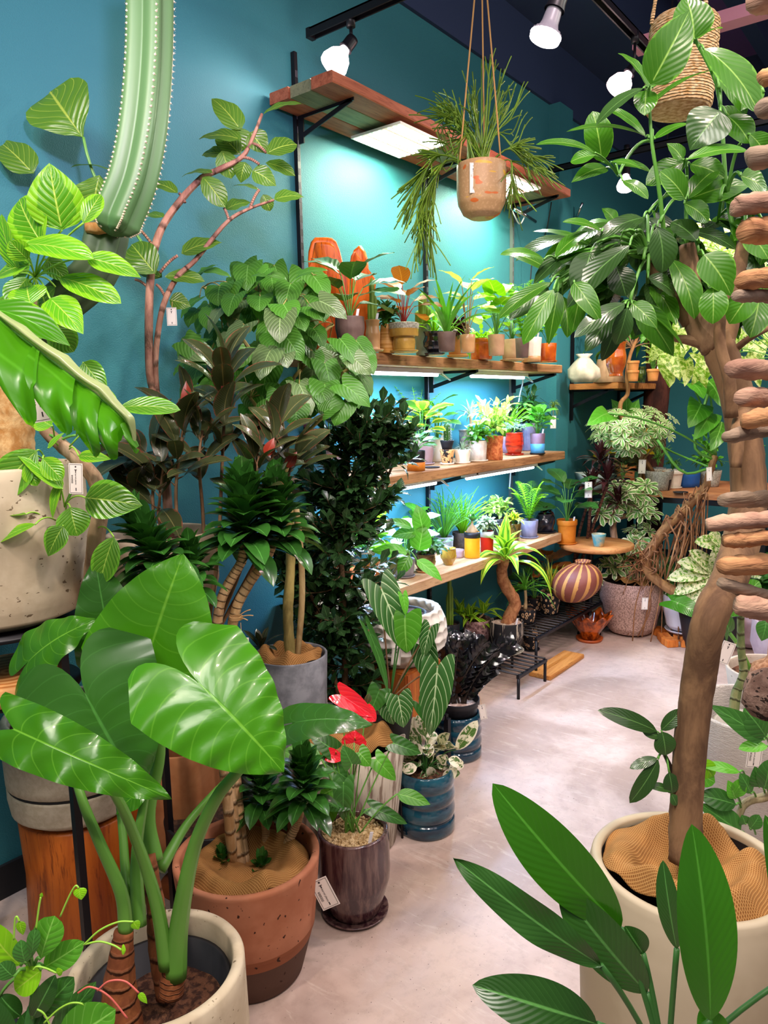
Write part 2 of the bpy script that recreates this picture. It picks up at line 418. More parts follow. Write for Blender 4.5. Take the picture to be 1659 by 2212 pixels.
g = G(); g.box((2.6, W-.42, 3.5), (XB, W-.02, 3.95)); struct(g.build('trim_2', NAVY, smooth=False))
g = G(); g.box((-2.6, -2.6, 3.95), (XB+.3, W+.2, 4.05)); struct(g.build('ceiling', DARKC, smooth=False))
g = G(); g.box((-2.6, W-.012, 0), (XB, W, .10)); struct(g.build('baseboard_left', BLKM, smooth=False))
g = G(); g.box((XB-.012, -2.6, 0), (XB, W-.012, .10)); struct(g.build('baseboard_back', BLKM, smooth=False))
g = G(); g.box((4.34, W-.07, 0), (4.52, W, ZT)); struct(g.build('trim_3', TEAL, smooth=False))
g = G(); g.bar(PZ(1500, 62, 3.25)+np.array([0, .3, 0]), PZ(1659, 20, 3.25)-np.array([-.06, 2.2, 0]), .10, .06)
tag(g.build('ceiling_beam', plain('pink_lit_steel', '#f2a4bc', .45), smooth=False, loc=(4.1, .6, 3.25)), 'steel bar coloured pink as if lit, crossing the dark ceiling at top right', 'beam')  # reddish light on the bar is put into its base colour
g = G(); 
for yy in (-.6, .35, 1.3): g.bar((3.0, yy, 3.8), (6.4, yy, 3.8), .09, .14)
struct(g.build('trim_4', NAVY, smooth=False))

# ------------------------------------------------------------------ track rails and bulbs
def rail(p, q, label):
    p = np.array(p, float); q = np.array(q, float)
    t = thing('lighting_track', label, 'track', p)
    g = G(); d = unit(q-p); x = unit(np.cross(UP, d))
    for s_ in (-1, 1): g.bar(p+x*.014*s_, q+x*.014*s_, .006, .030)
    g.bar(p+UP*.012, q+UP*.012, .034, .006); g.build('rail', BLK, t, False)
    g = G(); g.box((-.019, -.017, -.017), (0.0, .017, .017), ax=np.array([d, x, UP]), c=p); g.build('end_cap', BLK, t, False)
    g = G(); g.box((-.0, -.017, -.017), (0.019, .017, .017), ax=np.array([d, x, UP]), c=q); g.build('end_cap', BLK, t, False)
    g = G(); n = max(2, int(np.linalg.norm(q-p)/.9))
    for i in range(n):
        c = p+(q-p)*(i+.5)/n; g = G(); g.bar(c+UP*.015, (c[0], c[1], 3.95), .006); g.build('hanger', BLK, t, False)
    return t
rail((2.16, 2.0, 2.75), (2.16, -.9, 2.75), 'black lighting track nearest, running out from the wall above the top plank shelf')
rail((1.2, 1.22, 2.9), (4.25, 1.22, 2.9), 'long black lighting track running towards the back, carrying the hooded bulb')
rail((4.25, 2.05, 2.75), (4.25, -.6, 2.75), 'far black lighting track just past the end of the top plank shelf')
def bulb_lamp(top, face, label, col, lit, size=.045, power=0, hood=False, lamp_name='track_spotlight', arm=.075, hang=False):
    """socket hanging at top, bulb pointing to the face position"""
    top = np.array(top, float); face = np.array(face, float)
    t = thing(lamp_name, label, 'lamp', top)
    kn = top-UP*arm
    if hang: g = G(); g.tube([top, (top[0], top[1], 3.95)], .005, 6); g.build('hanging_rod', BLK, t)
    g = G(); g.tube([top+UP*.015, top-UP*.03], .016, 16); g.build('track_adapter', BLK, t)
    g = G(); g.tube([top-UP*.03, kn], .006, 10); g.build('arm', BLK, t)
    d = unit(face-kn); L = np.linalg.norm(face-kn)
    ax = np.array([*onb(d), d])
    s = size/.045; b0 = max(.035, L-.085*s)
    g = G(); g.lathe([(0, -.012), (.020, -.012), (.022, 0), (.022, b0*.75), (.025, b0)], kn, 24, ax=ax); g.build('socket', BLK, t)
    if hood:
        g = G(); g.lathe([(.019, b0), (.021, b0+.03), (.030*s, b0+.045), (.042*s, L-.02), (.046*s, L-.012)], kn, 40, ax=ax,
                         mod=lambda R, Z, th: (R*(1+.03*np.cos(th*20)*(Z > b0+.032)), Z)); g.build('reflector_body', plain('bulb_white', '#77747f', .4), t)
        g = G(); g.lathe([(.046*s, L-.013), (.044*s, L-.002), (.03*s, L+.004), (0, L+.006)], kn, 40, ax=ax)
    else:
        g = G(); g.lathe([(.016, b0), (.020, b0+.012), (.036*s, L-.045*s), (.045*s, L-.018*s), (.043*s, L-.004), (.026*s, L+.006), (0, L+.009)], kn, 32, ax=ax)
    g.build('bulb_face' if hood else 'bulb', emit('bulb_glow_'+label[:6], col, lit), t)
    if power:
        light('track_bulb_light', 'SPOT', face+d*.03, power, col, .05, face+d, 150, .8)
    return t
q = PX(758, 62, 2.16)
bulb_lamp((2.16, q[1], 2.745), PX(716, 146, 2.10), 'lit round bulb on the black track, shining beside the top plank shelf', (1, .80, .78), 14, .050, 18)
_f = PD(1175, 88, 1.8)
bulb_lamp(_f+UP*.20+RH*.045, _f, 'white ribbed reflector bulb pointing down near the ceiling centre', (1, .95, .97), 7, .038, 22, hood=True, lamp_name='reflector_bulb', hang=True)
bulb_lamp(PZ(1372, 76, 2.895), PD(1330, 196, 3.1), 'pinkish glowing bulb on the long track behind the upright leaves', (1, .62, .62), 14, .052, 20, arm=.12)
bulb_lamp(PX(1354, 320, 4.25), PX(1350, 408, 4.2), 'small distant glowing bulb, lowest of the ceiling bulbs', (1, .72, .72), 14, .045, 14, arm=.10)

# ------------------------------------------------------------------ plank shelves on slotted standards
OLDW = woodmat('reclaimed_plank', '#8a5f3c', '#b98a5c', '#5b3a22', 0, 5)
OLDW2 = woodmat('reclaimed_plank_pale', '#b48a62', '#d3ad84', '#8a6442', 0, 5)
OLDR = woodmat('reclaimed_plank_red', '#8f4a30', '#b4694a', '#5e2f1e', 0, 6)
YF = 1.80
SH = [(2.49, 2.53, 2.02, 3.93, OLDR, 'highest plank shelf of three old boards carrying the grow light panels', 1.79),
      (1.552, 1.595, 2.02, 3.87, OLDW, 'plank shelf at eye height with the orange carved vessel and many pots', 1.79),
      (1.075, 1.12, 1.96, 3.90, OLDW, 'middle plank shelf holding the red glazed pot and bronze vases', 1.79),
      (.608, .656, 1.98, 3.89, OLDW2, 'lowest pale plank shelf with the yellow and red pots', 1.79)]
for i, (z0, z1, x0, x1, mt, lab, yf) in enumerate(SH):
    t = thing('plank_shelf', lab, 'shelf', (x0, W, z0), 'plank shelves on the teal wall') if 0 else thing('plank_shelf', lab, 'shelf', (x0, W-.02, z0))
    rs = random.Random(i)
    ys = [yf, yf+.105, yf+.21, W-.02] if i == 0 else [yf, yf+.16, W-.02]
    for k in range(len(ys)-1):
        g = G(); nseg = 28; e = rs.uniform(-.012, .012)
        xs = np.linspace(x0+e, x1+e, nseg)
        a, b = ys[k]+.0015, ys[k+1]-.0015
        j = np.array([rs.uniform(-1, 1)*.0022 for _ in range(nseg)])
        ring = []
        for n_, x in enumerate(xs):
            o = j[n_] if k == 0 else 0
            ring.append([(x, a+o+.003, z0), (x, a+o, z0+.004), (x, a+o, z1-.004), (x, a+o+.004, z1), (x, b-.003, z1), (x, b, z1-.003), (x, b, z0), (x, a+o+.003, z0)])
        ring = np.array(ring)[:, ::-1]
        g.grid(ring)
        for e_ in (0, -1):
            r_ = ring[e_]; c = r_[:-1].mean(0); P = np.stack([np.repeat(c[None], 8, 0), r_] if e_ == 0 else [r_, np.repeat(c[None], 8, 0)])
            g.grid(P)
        g.build('board', (woodmat('weathered_green_board', '#6f7458', '#8d8e6a', '#4a4a36', 0, 5) if (i == 0 and k == 1) else mt), t, False)
    for xb in (2.17, 3.02, 3.85):
        g = G(); g.box((xb-.002, yf+.03, z0-.012), (xb+.002, W-.03, z0)); g.bar((xb, yf+.04, z0-.006), (xb, W-.035, z0-.075), .004, .018); g.box((xb-.003, W-.05, z0-.10), (xb+.003, W-.024, z0-.0))
        g.build('bracket', BLK, t, False)
for x, lab in ((2.17, 'black slotted wall upright at the left end of the plank shelves'), (3.02, 'black slotted wall upright behind the middle of the plank shelves'), (3.87, 'slotted wall upright at the right end of the plank shelves')):
    g = G(); top = 2.72 if x < 3.5 else 2.52
    g.box((x-.008, W-.020, .35), (x+.008, W-.001, top))
    o = g.build('shelf_upright', BLK if x < 3.5 else plain('grey_steel', '#6d7470', .4, .5), smooth=False, loc=(x, W-.01, .35)); tag(o, lab, 'upright')
    g = G()
    for k in range(int((top-.4)/.05)):
        z = .38+k*.05
        for s_ in (-.0035, .0035): g.box((x+s_-.0013, W-.0208, z), (x+s_+.0013, W-.0200, z+.024))
    g.build('slots', plain('slot_grey', '#5d5d66', .6), o, False)
# LED grow panels
for xa, xb, lab in ((2.42, 2.74, 'wide lit grow light panel under the highest shelf, left one'), (3.30, 3.60, 'lit grow light panel under the highest shelf, behind the hanging pot')):
    t = thing('grow_light_panel', lab, 'grow light', (xa, 1.92, 2.455))
    g = G(); g.box((xa, 1.80, 2.462), (xb, 2.05, 2.472)); g.build('board_plate', plain('panel_white', '#f2efe0', .4), t, False)
    gw, gr = G(), G()
    for r_ in range(10):
        for c_ in range(24):
            x = xa+.014+c_*(xb-xa-.028)/23; y = 1.815+r_*.0245
            (gr if r_ in (2, 3, 6, 7) and (r_ % 2 or c_ % 2) else gw).box((x-.0038, y-.0045, 2.459), (x+.0038, y+.0045, 2.4622))
    gw.build('white_diodes', emit('led_white', (1, 1, .86), 13), t, False)
    gr.build('red_diodes', emit('led_red', (1, .25, .22), 9), t, False)
    g = G(); g.tube(bez(((xb-.05), 1.86, 2.47), (xb-.02, 1.80, 2.52), (0, -.03, .02)), .0025, 6); g.tube([(xa+.1, 1.9, 2.47), (xa+.1, 1.9, 2.49)], .004, 6); g.tube([(xb-.1, 1.95, 2.47), (xb-.1, 1.95, 2.49)], .004, 6); g.build('cable', WHITE, t)
    light('grow_panel_light', 'AREA', ((xa+xb)/2, 1.92, 2.455), 15, (.85, 1.0, .72), (xb-xa, .24), ((xa+xb)/2, 1.96, 1))
# LED bars
for (xa, xb, y, z, lab) in ((2.30, 2.80, 1.90, 1.535, 'left lit tube light under the eye height shelf'), (3.09, 3.62, 1.90, 1.535, 'right lit tube light under the eye height shelf'),
                            (2.95, 3.62, 1.84, 1.058, 'right lit tube light under the middle shelf'), (2.25, 2.72, 1.86, 1.058, 'left lit tube light under the middle shelf, behind the dark shrub')):
    t = thing('tube_light', lab, 'tube light', (xa, y, z))
    g = G(); g.box((xa-.03, y-.013, z-.002), (xb+.03, y+.013, z+.016)); g.build('housing', WHITE, t, False)
    g = G(); g.tube([(xa, y, z-.008), (xb, y, z-.008)], .008, 12); g.build('tube', emit('tube_glow', (.80, .95, 1.0), 12), t)
    g = G(); g.tube(smooth([(xb+.03, y, z+.006), (xb+.09, y-.01, z-.03), (xb+.13, y+.05, z-.01), (xb+.17, y+.12, z+.012)], 16), .003, 6); g.build('cable', WHITE, t)
    light('tube_light_glow', 'AREA', ((xa+xb)/2, y+.01, z-.022), 15 if z > 1.2 else 14, (.42, .62, 1.0), (xb-xa, .03), ((xa+xb)/2, y+.06, 0))
def cord(pts, r, mat, label, name='cable', cat='cable', nv=6, n=40):
    g = G(); g.tube(smooth(pts, n), r, nv); o = g.build(name, mat, loc=pts[0]); return tag(o, label, cat)
cord([(3.78, 1.99, 1.535), (3.80, 2.0, 1.50), (3.80, 2.02, 1.42), (3.79, 2.05, 1.2), (3.80, 2.08, .9)], .004, WHITE, 'white cord hanging from the right end of the eye height shelf')
cord([(3.60, 2.0, 2.47), (3.75, 2.03, 2.40), (3.86, 2.05, 2.38), (3.93, 2.04, 2.48)], .004, WHITE, 'white cable looping under the far end of the highest shelf')
cord([(3.93, 1.9, 2.48), (3.98, 1.95, 2.36), (4.02, 2.0, 2.30), (4.0, 2.05, 2.2), (4.0, 2.08, 1.6)], .0035, BLK, 'black cable dropping at the far end of the highest shelf')
g = G(); a = PY(1112, 452, 1.98); b = PY(1156, 479, 1.98); g.tube([a, b], .010, 12); 
tag(g.build('adjustable_rod', plain('chrome', '#d7dbdd', .15, 1.0), loc=a), 'chrome rod sticking out below the far end of the highest shelf', 'rod')
g = G(); a = PY(1245, 470, W-.02); b = PY(1258, 438, W-.07); g.tube([a, b], .009, 12); g.tube([a, a+np.array([0, .02, -.01])], .006, 8)
tag(g.build('adjustable_rod', plain('chrome', '#d7dbdd', .15, 1.0), loc=a), 'short upright chrome rod beside the pillar, right of the highest shelf', 'rod')
# small wall shelf further back
t = thing('wall_shelf', 'short wooden wall shelf in the back corner with stacked pots and a white sack', 'shelf', (4.66, W-.02, 1.46))
g = G(); g.box((4.66, 1.78, 1.47), (5.62, W-.01, 1.51)); g.build('board', woodmat('orange_plank', '#a8662f', '#c98a4e', '#7a4820', 1, 5), t, False, bevel=.003)
for xb in (4.70, 5.55):
    g = G(); g.box((xb-.003, 1.82, 1.458), (xb+.003, W-.02, 1.470)); g.box((xb-.010, W-.02, 1.27), (xb+.010, W-.0, 2.15)); g.bar((xb, 1.86, 1.463), (xb, W-.02, 1.36), .006, .02)
    g.build('bracket', BLK, t, False)
# ------------------------------------------------------------------ pots
def pprof(kind, rb, rt_, h):
    if kind == 'cyl': return [(0, 0), (rb*.94, 0), (rb, h*.02), (rt_, h)]
    if kind == 'soft': return [(0, 0), (rb*.7, 0), (rb*.95, h*.06), (rb*1.0, h*.15), (rt_*1.02, h*.6), (rt_, h)]
    if kind == 'ubowl': return [(0, 0), (rb*.5, 0), (rb*.80, h*.05), (rb*.97, h*.16), (rb*1.03, h*.32), (rt_*1.02, h*.7), (rt_, h*.97), (rt_*.99, h)]
    if kind == 'belly': return [(0, 0), (rb*.75, 0), (rb*.85, h*.04), (max(rb, rt_)*1.06, h*.45), (max(rb, rt_)*1.02, h*.70), (rt_*.95, h*.93), (rt_, h)]
    if kind == 'lip': return [(0, 0), (rb*.92, 0), (rb, h*.03), (rt_*.90, h*.74), (rt_*.92, h*.76), (rt_, h*.80), (rt_, h)]
    if kind == 'urn': return [(0, 0), (rb*.9, 0), (rb*.8, h*.07), (rt_*.95, h*.35), (rt_*1.0, h*.55), (rt_*.85, h*.80), (rt_*.9, h*.92), (rt_, h)]
    if kind == 'two': return [(0, 0), (rb*.8, 0), (rb*.95, h*.05), (rb, h*.3), (rb*.96, h*.5), (rt_*.98, h*.53), (rt_, h*.58), (rt_, h)]
    if kind == 'egg': return [(0, 0), (rb*.9, 0), (rb*1.0, h*.05), (rb*1.35, h*.42), (rb*1.38, h*.55), (rt_*1.02, h*.90), (rt_, h)]
    return [(0, 0), (rb, 0), (rt_, h)]
def dens(p, n=4):
    out = []
    for a, b in zip(p[:-1], p[1:]):
        for k in range(n): out.append((a[0]+(b[0]-a[0])*k/n, a[1]+(b[1]-a[1])*k/n))
    out.append(p[-1]); return out
def walled(prof, th, zi):
    rt_ = prof[-1][0]; h = prof[-1][1]
    def rat(z):
        rr = prof[-1][0]
        for a, b in zip(prof[:-1], prof[1:]):
            if a[1] <= z <= b[1] and b[1] > a[1]: rr = a[0]+(b[0]-a[0])*(z-a[1])/(b[1]-a[1])
        return rr
    q = list(prof)+[(rt_-th*.15, h+th*.22), (rt_-th*.5, h+th*.3), (rt_-th*.85, h+th*.2), (rt_-th, h)]
    for k in range(1, 5):
        z = h+(zi-h)*k/4; q.append((max(.002, rat(z)-th), z))
    q.append((0, zi)); return q
def ridge(n, amp): return lambda R, Z, th: (R*(1+amp*np.cos(th*n)), Z)
def soilmat(k='dark'):
    cs = {'dark': ('#2a1a12', '#4a3020'), 'gravel': ('#a88a5c', '#d3b88c'), 'pink': ('#b99a8c', '#e0c6b8'), 'bark': ('#3a2016', '#6b4530')}
    return potmat('soil_'+k, *cs[k], scale=70, rough=.9, thr=(.42, .58), bump=1.0, bd=.01)
class Pot:
    """a pot standing at centre c; returns the thing and useful heights"""
    def __init__(s, name, label, cat, c, rb, rt_, h, mat, kind='cyl', soil='dark', depth=.10, th=None, mod=None, saucer=None, ns=48, group=None, rim=None, extra=None, prof=None):
        s.c = np.array(c, float); s.h = h; s.rt = rt_; s.rb = rb
        s.t = thing(name, label, cat, s.c, group)
        th = th or max(.004, rt_*.07); zs = .0
        if saucer:
            g = G(); k = saucer[1]; hh = max(.008, rb*.16)
            g.lathe([(0, 0), (rb*k*.9, 0), (rb*k, hh*.8), (rb*k, hh), (rb*k-.004, hh), (rb*k*.9, hh*.4), (0, hh*.4)], s.c, 40); g.build('saucer', saucer[0], s.t); zs = hh*.45
        pr = prof or pprof(kind, rb, rt_, h-zs)
        zi = (h-zs)*(1-depth)
        g = G(); g.lathe(walled(dens(pr, 6 if kind in ('ubowl', 'egg', 'soft', 'belly', 'urn') else 3), th, zi-.01), s.c+UP*zs, ns, mod)
        s.pot = g.build('pot', mat, s.t)
        s.zi = s.c[2]+zs+zi
        if soil:
            g = G(); n = 8; rr = np.linspace(rt_*.97-th if kind != 'egg' else rt_*.93, 0, n)
            g.lathe([(r, .006*(1-r/rt_)) for r in rr], (s.c[0], s.c[1], s.zi-.002), 32, lambda R, Z, th_: (R, Z+.002*np.sin(R*300+th_*5)))
            g.build('soil', soilmat(soil), s.t)
        s.top = np.array([s.c[0], s.c[1], s.zi])
def spot(px, yb, yt, wt, wb, z):
    """bottom front edge of a round thing seen at (px,yb) on height z; rim front at yt; widths in pixels -> centre, rb, rt, h"""
    p = PZ(px, yb, z); d = (p-O)@fw; rb = wb*d/F/2
    hd = unit([p[0], p[1], 0]); c = p+hd*rb; d2 = (c-O)@fw; rb = wb*d2/F/2; rt_ = wt*d2/F/2; c = p+hd*rb
    q = c-hd*rt_; h = zat(q, yt)-z
    return c, rb, rt_, h
# ------------------------------------------------------------------ leaf materials
L_ = dict(
 alo=leafmat('leaf_elephant_ear', '#2c8a17', '#7cc43c', N=9, k=.42, vw=.06, vstr=.45, rough=.30, trans=.35, mid=.03, coat=.25),
 alod=leafmat('leaf_elephant_ear_dark', '#1f5f22', '#4c8c3c', N=9, k=.42, vw=.05, vstr=.35, rough=.25, trans=.2, mid=.03, coat=.25),
 alt=leafmat('leaf_lime_fig', '#3f9a1c', '#c6e060', margin='#7fbf1e', mw=.62, N=8, k=.8, vw=.07, vstr=.9, rough=.28, trans=.3, mid=.035),
 altd=leafmat('leaf_lime_fig_dark', '#3a7f22', '#aed05a', N=8, k=.8, vw=.07, vstr=.8, rough=.28, trans=.3, mid=.035, margin='#66aa2a', mw=.8),
 mon=leafmat('leaf_monstera', '#2f8e12', '#67b830', N=6, k=1.0, vw=.05, vstr=.5, rough=.3, trans=.4, margin='#7cc01c', mw=.97, mid=.03),
 fidd=leafmat('leaf_broad_fig', '#3c7226', '#a8c04c', N=7, k=.8, vw=.06, vstr=.8, rough=.3, mid=.04),
 umb=leafmat('leaf_heart_fig', '#2f7422', '#7dba58', N=8, k=1.0, vw=.10, vstr=.6, rough=.42, trans=.25, mid=.03),
 umbg=leafmat('leaf_heart_fig_grey', '#4d6c48', '#9cba7c', N=8, k=1.0, vw=.10, vstr=.6, rough=.3, trans=.1, mid=.03),
 rub=leafmat('leaf_rubber_burgundy', '#36422a', '#7a7448', margin='#7a4a38', mw=.93, N=22, k=.4, vw=.03, vstr=.12, rough=.25, trans=.1, mid=.05, coat=.2),
 rubr=leafmat('leaf_rubber_red', '#8a2a1c', '#c04a30', N=22, k=.4, vstr=.1, rough=.3, trans=.3, mid=.05),
 com=leafmat('leaf_compacta', '#1d5c24', '#5aa046', N=3, k=.2, vw=.02, vstr=.1, rough=.25, trans=.15, mid=.05, coat=.2, var=.4),
 pan=leafmat('leaf_small_fig', '#22492a', '#4f7a44', N=6, vstr=.2, rough=.25, trans=.12, mid=.06, coat=.2, var=.45),
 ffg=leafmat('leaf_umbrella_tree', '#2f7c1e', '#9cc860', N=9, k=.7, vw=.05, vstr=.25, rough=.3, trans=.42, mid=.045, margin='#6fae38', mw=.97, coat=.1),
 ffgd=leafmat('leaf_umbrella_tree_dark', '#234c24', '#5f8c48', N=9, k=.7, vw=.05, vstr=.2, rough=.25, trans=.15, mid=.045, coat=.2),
 strap=leafmat('leaf_front_strap', '#1c6e16', '#5aa838', N=16, k=.5, vw=.05, vstr=.12, rough=.26, trans=.3, mid=.05, coat=.15),
 strapd=leafmat('leaf_front_strap_dark', '#1c5420', '#5c9a4c', N=16, k=.5, vw=.06, vstr=.2, rough=.28, trans=.12, mid=.06, coat=.15),
 lime=leafmat('leaf_lime', '#6cc01c', '#b8e050', N=6, vstr=.4, rough=.35, trans=.4, mid=.05),
 gre=leafmat('leaf_green', '#3c9a2c', '#8fce60', N=6, vstr=.4, rough=.35, trans=.3, mid=.05, var=.4),
 gred=leafmat('leaf_deep_green', '#25652a', '#5fa04c', N=6, vstr=.4, rough=.3, trans=.2, mid=.05, var=.4, coat=.1),
 olv=leafmat('leaf_olive_stem', '#5e8a2a', '#88b04a', N=1, vstr=0, rough=.5, trans=.15, mid=.02, var=.35),
 fern=leafmat('leaf_fern', '#6fbf28', '#98d84c', N=1, vstr=0, rough=.5, trans=.35, mid=.05),
 anth=leafmat('leaf_crystal', '#1f5a26', '#c8deac', N=6, k=1.0, vw=.10, vstr=.95, rough=.38, trans=.2, mid=.045),
 zz=leafmat('leaf_black', '#0c0c10', '#1c1a22', N=1, vstr=0, rough=.14, trans=.0, mid=.05, coat=.5, var=.2),
 cal=leafmat('leaf_cream_marbled', '#3f6f30', '#d4d0a4', splotch='#efe6cc', sth=.50, sscale=45, N=8, vstr=.2, rough=.35, trans=.2, margin='#efe3cf', mw=.78),
 sch=leafmat('leaf_cream_edged', '#57a04c', '#b9dc98', margin='#f0eec8', mw=.55, N=5, vstr=.15, rough=.28, trans=.25, coat=.1),
 dra=leafmat('leaf_lime_striped', '#3f8e24', '#cbe84a', stripe=('#b9e03c', 9.0), N=1, vstr=0, rough=.3, trans=.3, mid=.14),
 yel=leafmat('leaf_yellow_edged', '#4f8f2c', '#7cb040', margin='#eadf4a', mw=.55, N=3, vstr=.1, rough=.3, trans=.3, mid=.03),
 pach=leafmat('leaf_speckled_cream', '#4f9030', '#c8dc70', splotch='#e6e6bc', sth=.47, sscale=60, N=9, vstr=.5, rough=.35, trans=.35),
 pachg=leafmat('leaf_speckled_lime', '#6aa62c', '#d2e46c', splotch='#dce8a0', sth=.49, sscale=55, N=9, vstr=.5, rough=.35, trans=.45),
 dark=leafmat('leaf_wine', '#3a1c22', '#5e3038', N=5, vstr=.2, rough=.22, trans=.08, mid=.05, coat=.4),
 orange=leafmat('leaf_orange', '#e8552a', '#ff8a5a', N=8, vstr=.4, rough=.35, trans=.35),
 copper=leafmat('leaf_copper', '#9a5a22', '#c88a3a', N=8, vstr=.4, rough=.3, trans=.3),
 blue=leafmat('leaf_blue_grey', '#7fae9c', '#a9d0c0', N=1, vstr=0, rough=.6, trans=.05),
 pale=leafmat('leaf_pale_green', '#a8d86c', '#e0f4b0', N=7, vstr=.6, rough=.35, trans=.35, splotch='#dff0a0', sth=.56, sscale=50),
 silv=leafmat('leaf_silver', '#8fae9a', '#d8e4dc', N=5, vstr=.3, rough=.3, trans=.1),
 yell=leafmat('leaf_bright_yellow', '#e0c020', '#f0e060', N=6, vstr=.3, rough=.3, trans=.4, splotch='#3f8a24', sth=.62, sscale=40),
 pachb=leafmat('leaf_underside_pale', '#8fa67c', '#b8c89c', N=6, vstr=.3, rough=.3, trans=.2),
 red=leafmat('flower_red', '#f0263c', '#ff6a78', N=5, k=1.1, vstr=.35, rough=.12, trans=.2, coat=.6, mid=.03, var=.12),
)
S_ = dict(gre=plain('stem_green', '#5e9a3c', .45), gred=plain('stem_deep_green', '#356a2c', .5), lime=plain('stem_lime', '#8cc03c', .45),
          brn=barkmat('stem_brown', '#8a6a4c', '#6a4a34', 30), red=plain('stem_red', '#a02a20', .4), dark=plain('stem_dark', '#2a2018', .5),
          tan=barkmat('stem_tan', '#b89a74', '#94754f', 26))
# ------------------------------------------------------------------ small potted plants
def spike(g, c, n, H, r, rng, spread=.3, bend=.3, nv=5, tap=.5):
    for i in range(n):
        az = rng.uniform(0, 2*PI); a = rng.uniform(0, spread); l = H*rng.uniform(.6, 1.05)
        d = np.array([math.cos(az)*math.sin(a), math.sin(az)*math.sin(a), math.cos(a)])
        h = np.array([math.cos(az), math.sin(az), 0])
        p0 = np.array(c)+h*rng.uniform(0, .01); p1 = p0+d*l+h*bend*l*rng.uniform(.2, 1)-UP*bend*l*rng.uniform(0, .6)
        g.tube(bez(p0, p1, (d*.0+UP*.12*l*bend*2-h*.10*l*bend), 7), [r, r, r, r*.95, r*.9, r*.8, r*tap], nv, rnd=rng.random())
def frond(g, p0, p1, bow, L, n, Wd, rng, kind='lan'):
    P = bez(p0, p1, bow, n+2); g.tube(P, .0012, 4, rnd=.3)
    for i in range(1, n+1):
        t = unit(P[min(i+1, n+1)]-P[i-1]); s_ = unit(np.cross(t, UP)); f = i/(n+1); l = L*math.sin(PI*(f*.85+.12))**.8
        for sd in (-1, 1):
            leaf(g, P[i], P[i]+s_*sd*l*.95+t*l*.35-UP*l*.1, UP, Wd, kind, nu=4, nv=2, rnd=rng.random(), fold=0)
def ribbed(g, p0, p1, r, ribs=8, n=20, amp=.16, tip=True):
    P = bez(p0, p1, (0, 0, 0), n); f = np.linspace(0, 1, n); rr = r*np.minimum(1, .8+f*2)*(np.minimum(1, (1-f)*6+.02)**.5 if tip else 1)
    t = unit(P[-1]-P[0]); ax = np.array([*onb(t), t]); L = np.linalg.norm(P[-1]-P[0])
    g.lathe([(rr[i], L*f[i]) for i in range(n)], p0, ribs*6, lambda R, Z, th: (R*(1+amp*np.abs(np.cos(th*ribs/2))-amp*.5), Z), ax=ax)
